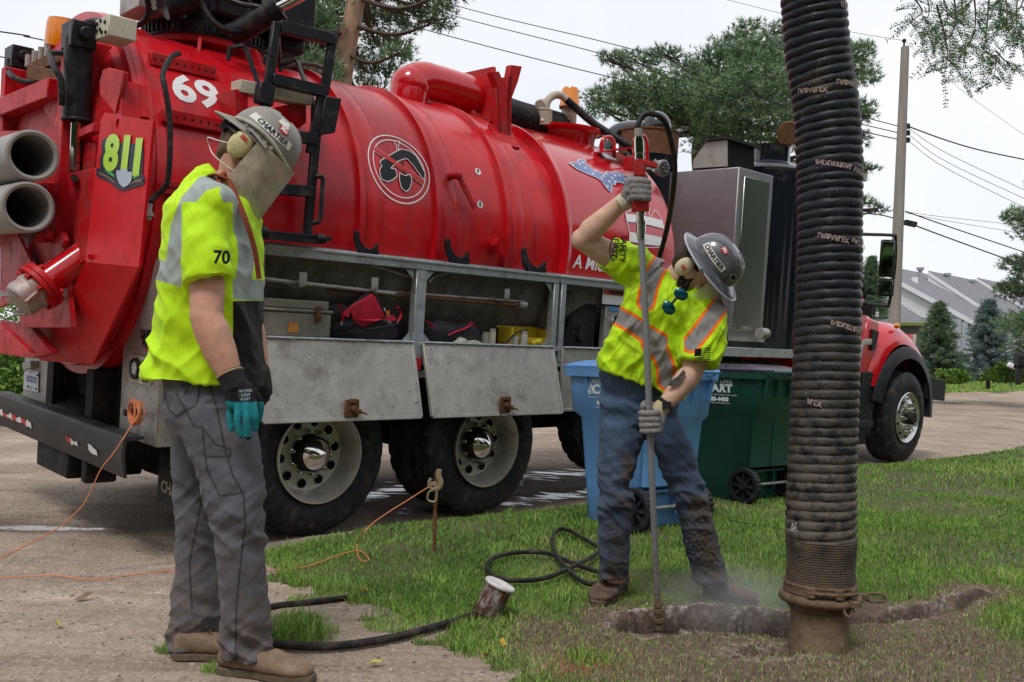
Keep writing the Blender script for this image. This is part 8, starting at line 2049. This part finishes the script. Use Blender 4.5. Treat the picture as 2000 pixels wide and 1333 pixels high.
b.prism([hp3(u0 + .01, vc, zg - .5), hp3(u0 + .01, vb_, zg - .5), hp3(u0 + .01, vb_, cor.z), hp3(u0 + .01, vp, pk.z), hp3(u0 + .01, vc, cor.z)], Ud * 40); part(b, 'house_walls', WHT, he)
def slab_roof(ua, ub, v1, z1, v2, z2, name, m=ROOF, th=.12, over=.25):
    b = MB(); b.prism([hp3(ua - over, v1, z1), hp3(ua - over, v2, z2), hp3(ua - over, v2, z2 + th), hp3(ua - over, v1, z1 + th)], Ud * (ub - ua + over)); return part(b, name, m, he)
ve = vc + (vc - vp) * .06
r1 = slab_roof(u0, u0 + 40, ve, roofz(ve), vp, pk.z + .02, 'roof'); slab_roof(u0, u0 + 40, 2 * vp - ve, roofz(ve), vp, pk.z + .02, 'roof')
b = MB(); b.bar(hp3(u0 - .28, ve, roofz(ve) - .04), hp3(u0 - .28, vp, pk.z - .02), .05, .24); b.bar(hp3(u0 - .02, vc - (vc - vp) * .06, cor.z - .06), hp3(u0 - .02, vc, cor.z - .06), .2, .35); part(b, 'rake_board', TRIM, he)
b = MB(); b.bar(hp3(u0 - .3, ve + .06, roofz(ve) - .02), hp3(u0 + 40, ve + .06, roofz(ve) - .02), .12, .14); part(b, 'gutter', TRIM, he)
# stepped upper roofs and their small gables
for k, (ua, f0, f1, dz) in enumerate(((5.5, .18, .78, .55), (15, -.05, .9, .55), (24, .18, .95, .55))):
    v1, v2 = vc + (vp - vc) * f0, vc + (vp - vc) * f1; z1, z2 = roofz(v1) + .14, roofz(v2) + dz
    o = slab_roof(u0 + ua, u0 + ua + 7.5, v1, z1, v2, z2 + .1, 'raised_roof', over=.1)
    b = MB(); b.prism([hp3(u0 + ua - .12, v1, z1 - .12), hp3(u0 + ua - .12, v2, roofz(v2) + .1), hp3(u0 + ua - .12, v2, z2 + .12)], Ud * .06); b.bar(hp3(u0 + ua - .16, v1, z1 - .02), hp3(u0 + ua - .16, v2, z2 + .06), .05, .20); part(b, 'step_trim', TRIM, o)
for px, py, h in ((1797, 552, .75), (1850, 562, .75), (1899, 572, .7), (1943, 585, .8), (1785, 553, .28), (1840, 560, .3), (1890, 570, .25), (1934, 578, .3)):
    best = None
    for i in range(200):
        d = ray(px, py); t = 40 + i * .5; p = CP + d * t
        if p.z < roofz(p.dot(Vd)) + .12 and p.dot(Vd) < vc + 1: best = p; break
    p = best or A(px, py, 62); q = HL(p); b = MB()
    if h > .5: b.cyl(q - Z3 * .4, q + Z3 * h, .13, .13, 10); b.cyl(q + Z3 * h, q + Z3 * (h + .15), .22, .22, 10); part(b, 'roof_vent', GUT, he)
    else: b.box(q + Z3 * .15, (.35, .35, .35)); part(b, 'roof_vent', TRIM, he)
mp = fit_u(1857, 665, u0 - .15); q = HL(mp); b = MB(); b.box(q, (.25, 1.2, 2.3), Matrix.Rotation(YAW, 3, 'Z')); b.box(q + Vector((.5, -.6, -.3)), (.15, .3, 2.6), Matrix.Rotation(YAW, 3, 'Z')); part(b, 'utility_box', mat('utility_grey', (.36, .38, .42), .5), he)
lr = A(1800, 625, 46); b = MB(); lo_ = thing('low_house', Vector((lr.x - 1.5, lr.y, zg)), 'low grey roofed annex just above the truck fender', 'house'); ql = lambda x, y, d: A(x, y, d) - Vector((lr.x - 1.5, lr.y, zg))
b.prism([ql(1725, 560, 47), ql(1765, 598, 46), ql(1820, 632, 45), ql(1640, 630, 45), ql(1660, 560, 47)], Vector((.5, 3.5, .3))); part(b, 'roof', ROOF, lo_)
b = MB(); b.prism([ql(1650, 634, 45.6), ql(1812, 634, 45.6), ql(1812, 735, 45.6), ql(1650, 735, 45.6)], Vector((.3, 3, 0))); part(b, 'wall', mat('grey_green_wall', (.16, .17, .15), .8), lo_)
b = MB(); b.bar(ql(1640, 632, 44.95), ql(1822, 634, 44.95), .05, .14); part(b, 'mossy_gutter', mat('moss', (.16, .20, .05), .9), lo_)
hb = thing('brick_house', A(2005, 740, 60), 'part of a farther house with brick wall behind the mailbox', 'house'); b = MB(); b.box((2., 3, 2.), (10, 5, 4), Matrix.Rotation(YAW, 3, 'Z')); part(b, 'wall', mat('tan_wall', (.34, .29, .25), .8, var=.2), hb); b = MB(); b.box((-1.2, .2, 2.2), (.4, .6, 3.2)); part(b, 'brick_corner', mat('brick_red', (.38, .12, .07), .8, var=.3), hb)
# --- mailbox, newspaper box
mb0 = A(1990, 748, 24); mbx = thing('mailbox', mb0, 'black moulded mailbox on an arched stand at the right edge', 'mailbox'); b = MB(); b.box((.12, 0, .55), (.42, .25, .22)); R_ = [[Vector((-.09 + .42 * i, .125 * math.cos(t), .66 + .10 * math.sin(t))) for t in [PI * k / 8 for k in range(9)]] for i in (0, 1)]; b.rings(R_, True); part(b, 'box_body', BLKM, mbx, smooth=50)
b = MB(); b.tube(spline([(-.02, 0, -.05), (-.02, 0, .25), (.06, 0, .40), (.3, 0, .44)], 5), .07, 10); part(b, 'stand', BLKM, mbx)
nb0 = A(1975, 752, 22); nbx = thing('newspaper_box', nb0, 'small white and black delivery box on a thin post beside the mailbox', 'mailbox'); b = MB(); b.box((0, 0, .44), (.16, .12, .10), Matrix.Rotation(.45, 3, 'Y')); part(b, 'box_body', WHITE, nbx, bevel=.01); b = MB(); b.box((.055, -.03, .42), (.08, .08, .08), Matrix.Rotation(.45, 3, 'Y')); part(b, 'box_opening', HOLE, nbx); part(MB().cyl((0, 0, -.05), (0, 0, .42), .012, .012, 6), 'post', BLKM, nbx)
# --- utility pole, insulators, wires
PD = 20.; pb_ = A(1746, 700, PD); up0 = thing('utility_pole', Vector((pb_.x, pb_.y, .4)), 'weathered grey wooden utility pole right of the big hose', 'pole'); pl_ = lambda x, y, d=PD: A(x, y, d) - Vector((pb_.x, pb_.y, .4))
b = MB(); b.tube([pl_(1742, 745), pl_(1755, 420), pl_(1768, 92)], [.128, .110, .082], 18); part(b, 'pole_shaft', mat('weathered_wood', (.27, .245, .22), .85, var=.2, dscale=2, bump=.5, bscale=10, stretch=(3, 3, .3)), up0)
b = MB(); b.cyl(pl_(1765, 112), pl_(1766, 80), .02, .02, 6); b.ball(pl_(1766, 80), .045, 10, 8); part(b, 'top_insulator', BLKM, up0)
for y in (247, 260, 274):
    b = MB(); q = pl_(1773, y); b.cyl(q - Vector((0, 0, .05)), q + Vector((0, 0, .05)), .045, .045, 10); b.torus(q, (0, 0, 1), .045, .012, 10, 5); part(b, 'spool_insulator', BLKM, up0)
b = MB(); b.box(pl_(1778, 437), (.24, .12, .10), Matrix.Rotation(.2, 3, 'Y')); part(b, 'splice_box', BLKM, up0)
def wire(pts, r, label, n=8):
    P_ = spline([A(*p) for p in pts], n); rootmesh(MB().tube(P_, r, 4), 'overhead_wire', BLKM, P_[0], label, 'wire', 'overhead wires')
wire([(560, -25, 24), (800, 50, 23), (1180, 148, 22), (1540, 225, 21), (1755, 273, PD)], .011, 'lowest of the three parallel wires running left from the pole')
wire([(680, -30, 24), (900, 35, 23), (1200, 112, 22), (1540, 208, 21), (1755, 260, PD)], .010, 'middle of the three parallel wires running left from the pole')
wire([(740, -30, 24), (960, 30, 23), (1240, 98, 22), (1540, 190, 21), (1755, 247, PD)], .010, 'topmost of the three parallel wires running left from the pole')
wire([(1400, -5, 22), (1530, 28, 21.5), (1650, 60, 21), (1766, 80, PD)], .005, 'thin wire from the pole top going up left behind the hose')
wire([(1766, 80, PD), (1880, 178, 22), (2030, 285, 24)], .005, 'thin wire falling right from the pole top')
wire([(1773, 247, PD), (1850, 275, 21), (1920, 295, 22), (2030, 318, 24)], .016, 'thick twisted wire sagging right from the upper insulator')
wire([(1773, 250, PD), (1850, 300, 21), (2030, 385, 24)], .007, 'upper slanting wire falling right from the insulators'); wire([(1773, 262, PD), (1850, 317, 21), (2030, 402, 24)], .007, 'middle slanting wire falling right from the insulators'); wire([(1773, 275, PD), (1850, 330, 21), (2030, 420, 24)], .007, 'lower slanting wire falling right from the insulators')
wire([(1768, 413, PD), (1850, 442, 21), (2030, 503, 24)], .014, 'black service cable falling right below the insulators'); wire([(1785, 440, PD), (1860, 468, 21), (2030, 530, 24)], .016, 'lowest heavy cable running right from the splice box')
wire([(1768, 414, PD), (1850, 425, 21), (2030, 444, 24)], .005, 'thin flat wire running right at mid pole'); wire([(1768, 416, PD), (1850, 432, 21), (2030, 462, 24)], .005, 'thin wire just below the flat one at mid pole')
wire([(1560, 395, 22), (1690, 398, 21), (1720, 403, 20.6), (1736, 413, 20.2), (1748, 408, PD)], .013, 'looping cable meeting the pole from the left'); wire([(1560, 412, 22), (1700, 418, 21), (1748, 427, PD)], .013, 'knotted black cable meeting the pole from the left')
wire([(-900, -60, 17), (-30, 58, 18), (50, 72, 18), (100, 82, 18.5), (260, 115, 19), (600, 190, 21)], .014, 'upper black wire at the top left behind the truck'); wire([(-900, 10, 17), (-30, 108, 18), (40, 119, 18), (200, 150, 19), (600, 230, 21)], .012, 'lower black wire at the top left behind the truck')

# --- trees behind the camera: what the paint, chrome and steel mirror
n = 22000; ctr = [(-16, -14, 5, 5), (-8, -18, 6, 6), (1, -16, 5, 5), (9, -15, 6, 5.5), (17, -12, 5.5, 5), (24, -5, 6, 5), (-22, -6, 5, 5), (23, 7, 5, 4.5), (32, 13, 6, 5.5), (38, 4, 6, 5)]
ci = rng.integers(0, len(ctr), n); cc = np.array(ctr)[ci]; d_ = rng.normal(0, 1, (n, 3)); d_ /= np.linalg.norm(d_, axis=1, keepdims=True); q = rng.random(n) ** .33
Pc = np.stack([cc[:, 0], cc[:, 1], cc[:, 2]], -1) + d_ * (q * cc[:, 3])[:, None]
v, f, k = foliage(Pc, d_, rng.uniform(.5, .9, n), 'leaf'); o = npobj('tree_line', npmesh('tree_line', v, f, LEAF, False, {'tone': np.repeat(np.clip(rng.normal(.6, .2, n), 0, 1), k)})); tag(o, 'leafy trees behind the viewer, seen only in reflections', 'trees', kind='stuff')
# --- pieces that were drawn together become parts of their own
def split_parts(o):
    bm = bmesh.new(); bm.from_mesh(o.data); seen = set(); comps = []
    for v in bm.verts:
        if v in seen: continue
        st = [v]; seen.add(v); c = []
        while st:
            a = st.pop(); c.append(a)
            for e in a.link_edges:
                w_ = e.other_vert(a)
                if w_ not in seen: seen.add(w_); st.append(w_)
        comps.append(c)
    for c in comps[1:]:
        cs = set(c); b2_ = bm.copy(); b2_.verts.ensure_lookup_table(); keep = {v.index for v in c}
        bmesh.ops.delete(b2_, geom=[v for v in b2_.verts if v.index not in keep], context='VERTS')
        me = bpy.data.meshes.new(o.data.name); b2_.to_mesh(me); b2_.free()
        for m_ in o.data.materials: me.materials.append(m_)
        me.set_sharp_from_angle(angle=rad(35)); n_ = bpy.data.objects.new(o.name.split('.')[0], me); col.objects.link(n_); n_.parent = o.parent
        for md in o.modifiers:
            m2 = n_.modifiers.new(md.name, md.type); m2.width = md.width; m2.segments = md.segments; m2.limit_method = 'ANGLE'; m2.angle_limit = md.angle_limit
    k0 = set(comps[0]); bmesh.ops.delete(bm, geom=[v for v in bm.verts if v not in k0], context='VERTS'); bm.to_mesh(o.data); bm.free()
STF = ('strap_hole', 'sidewall_lettering', 'corner_gussets', 'plate_bolts', 'port_plugs', 'stars_and_border', 'switches', 'laces', 'axle_brackets', 'stiffening_ribs', 'white_outlines', 'locker_lining', 'printed_mark', 'ladder_frame', 'lid_ribs')
SPL = ('tube_cradle', 'ladder_hinge_box', 'mirror_mount', 'door_ribs', 'hinge_plates', 'latch_plate', 'rear_top_frame', 'chassis', 'air_tanks', 'valve_shelf', 'grab_loops', 'black_ducts', 'bar_bracket', 'shelf_edge', 'lower_door_skirt', 'deck_support', 'cab_step', 'boom_turret', 'red_trim', 'strap', 'zip_pull', 'step_trim', 'handle', 'elbow_clamp', 'cap_spring', 'red_tape_remnant', 'white_tape_remnant', 'cam_lever')
for o in list(col.objects):
    nm = o.name.split('.')[0]
    if o.type == 'MESH' and o.parent is not None:
        if nm in STF: o['kind'] = 'stuff'
        elif nm in SPL: split_parts(o)
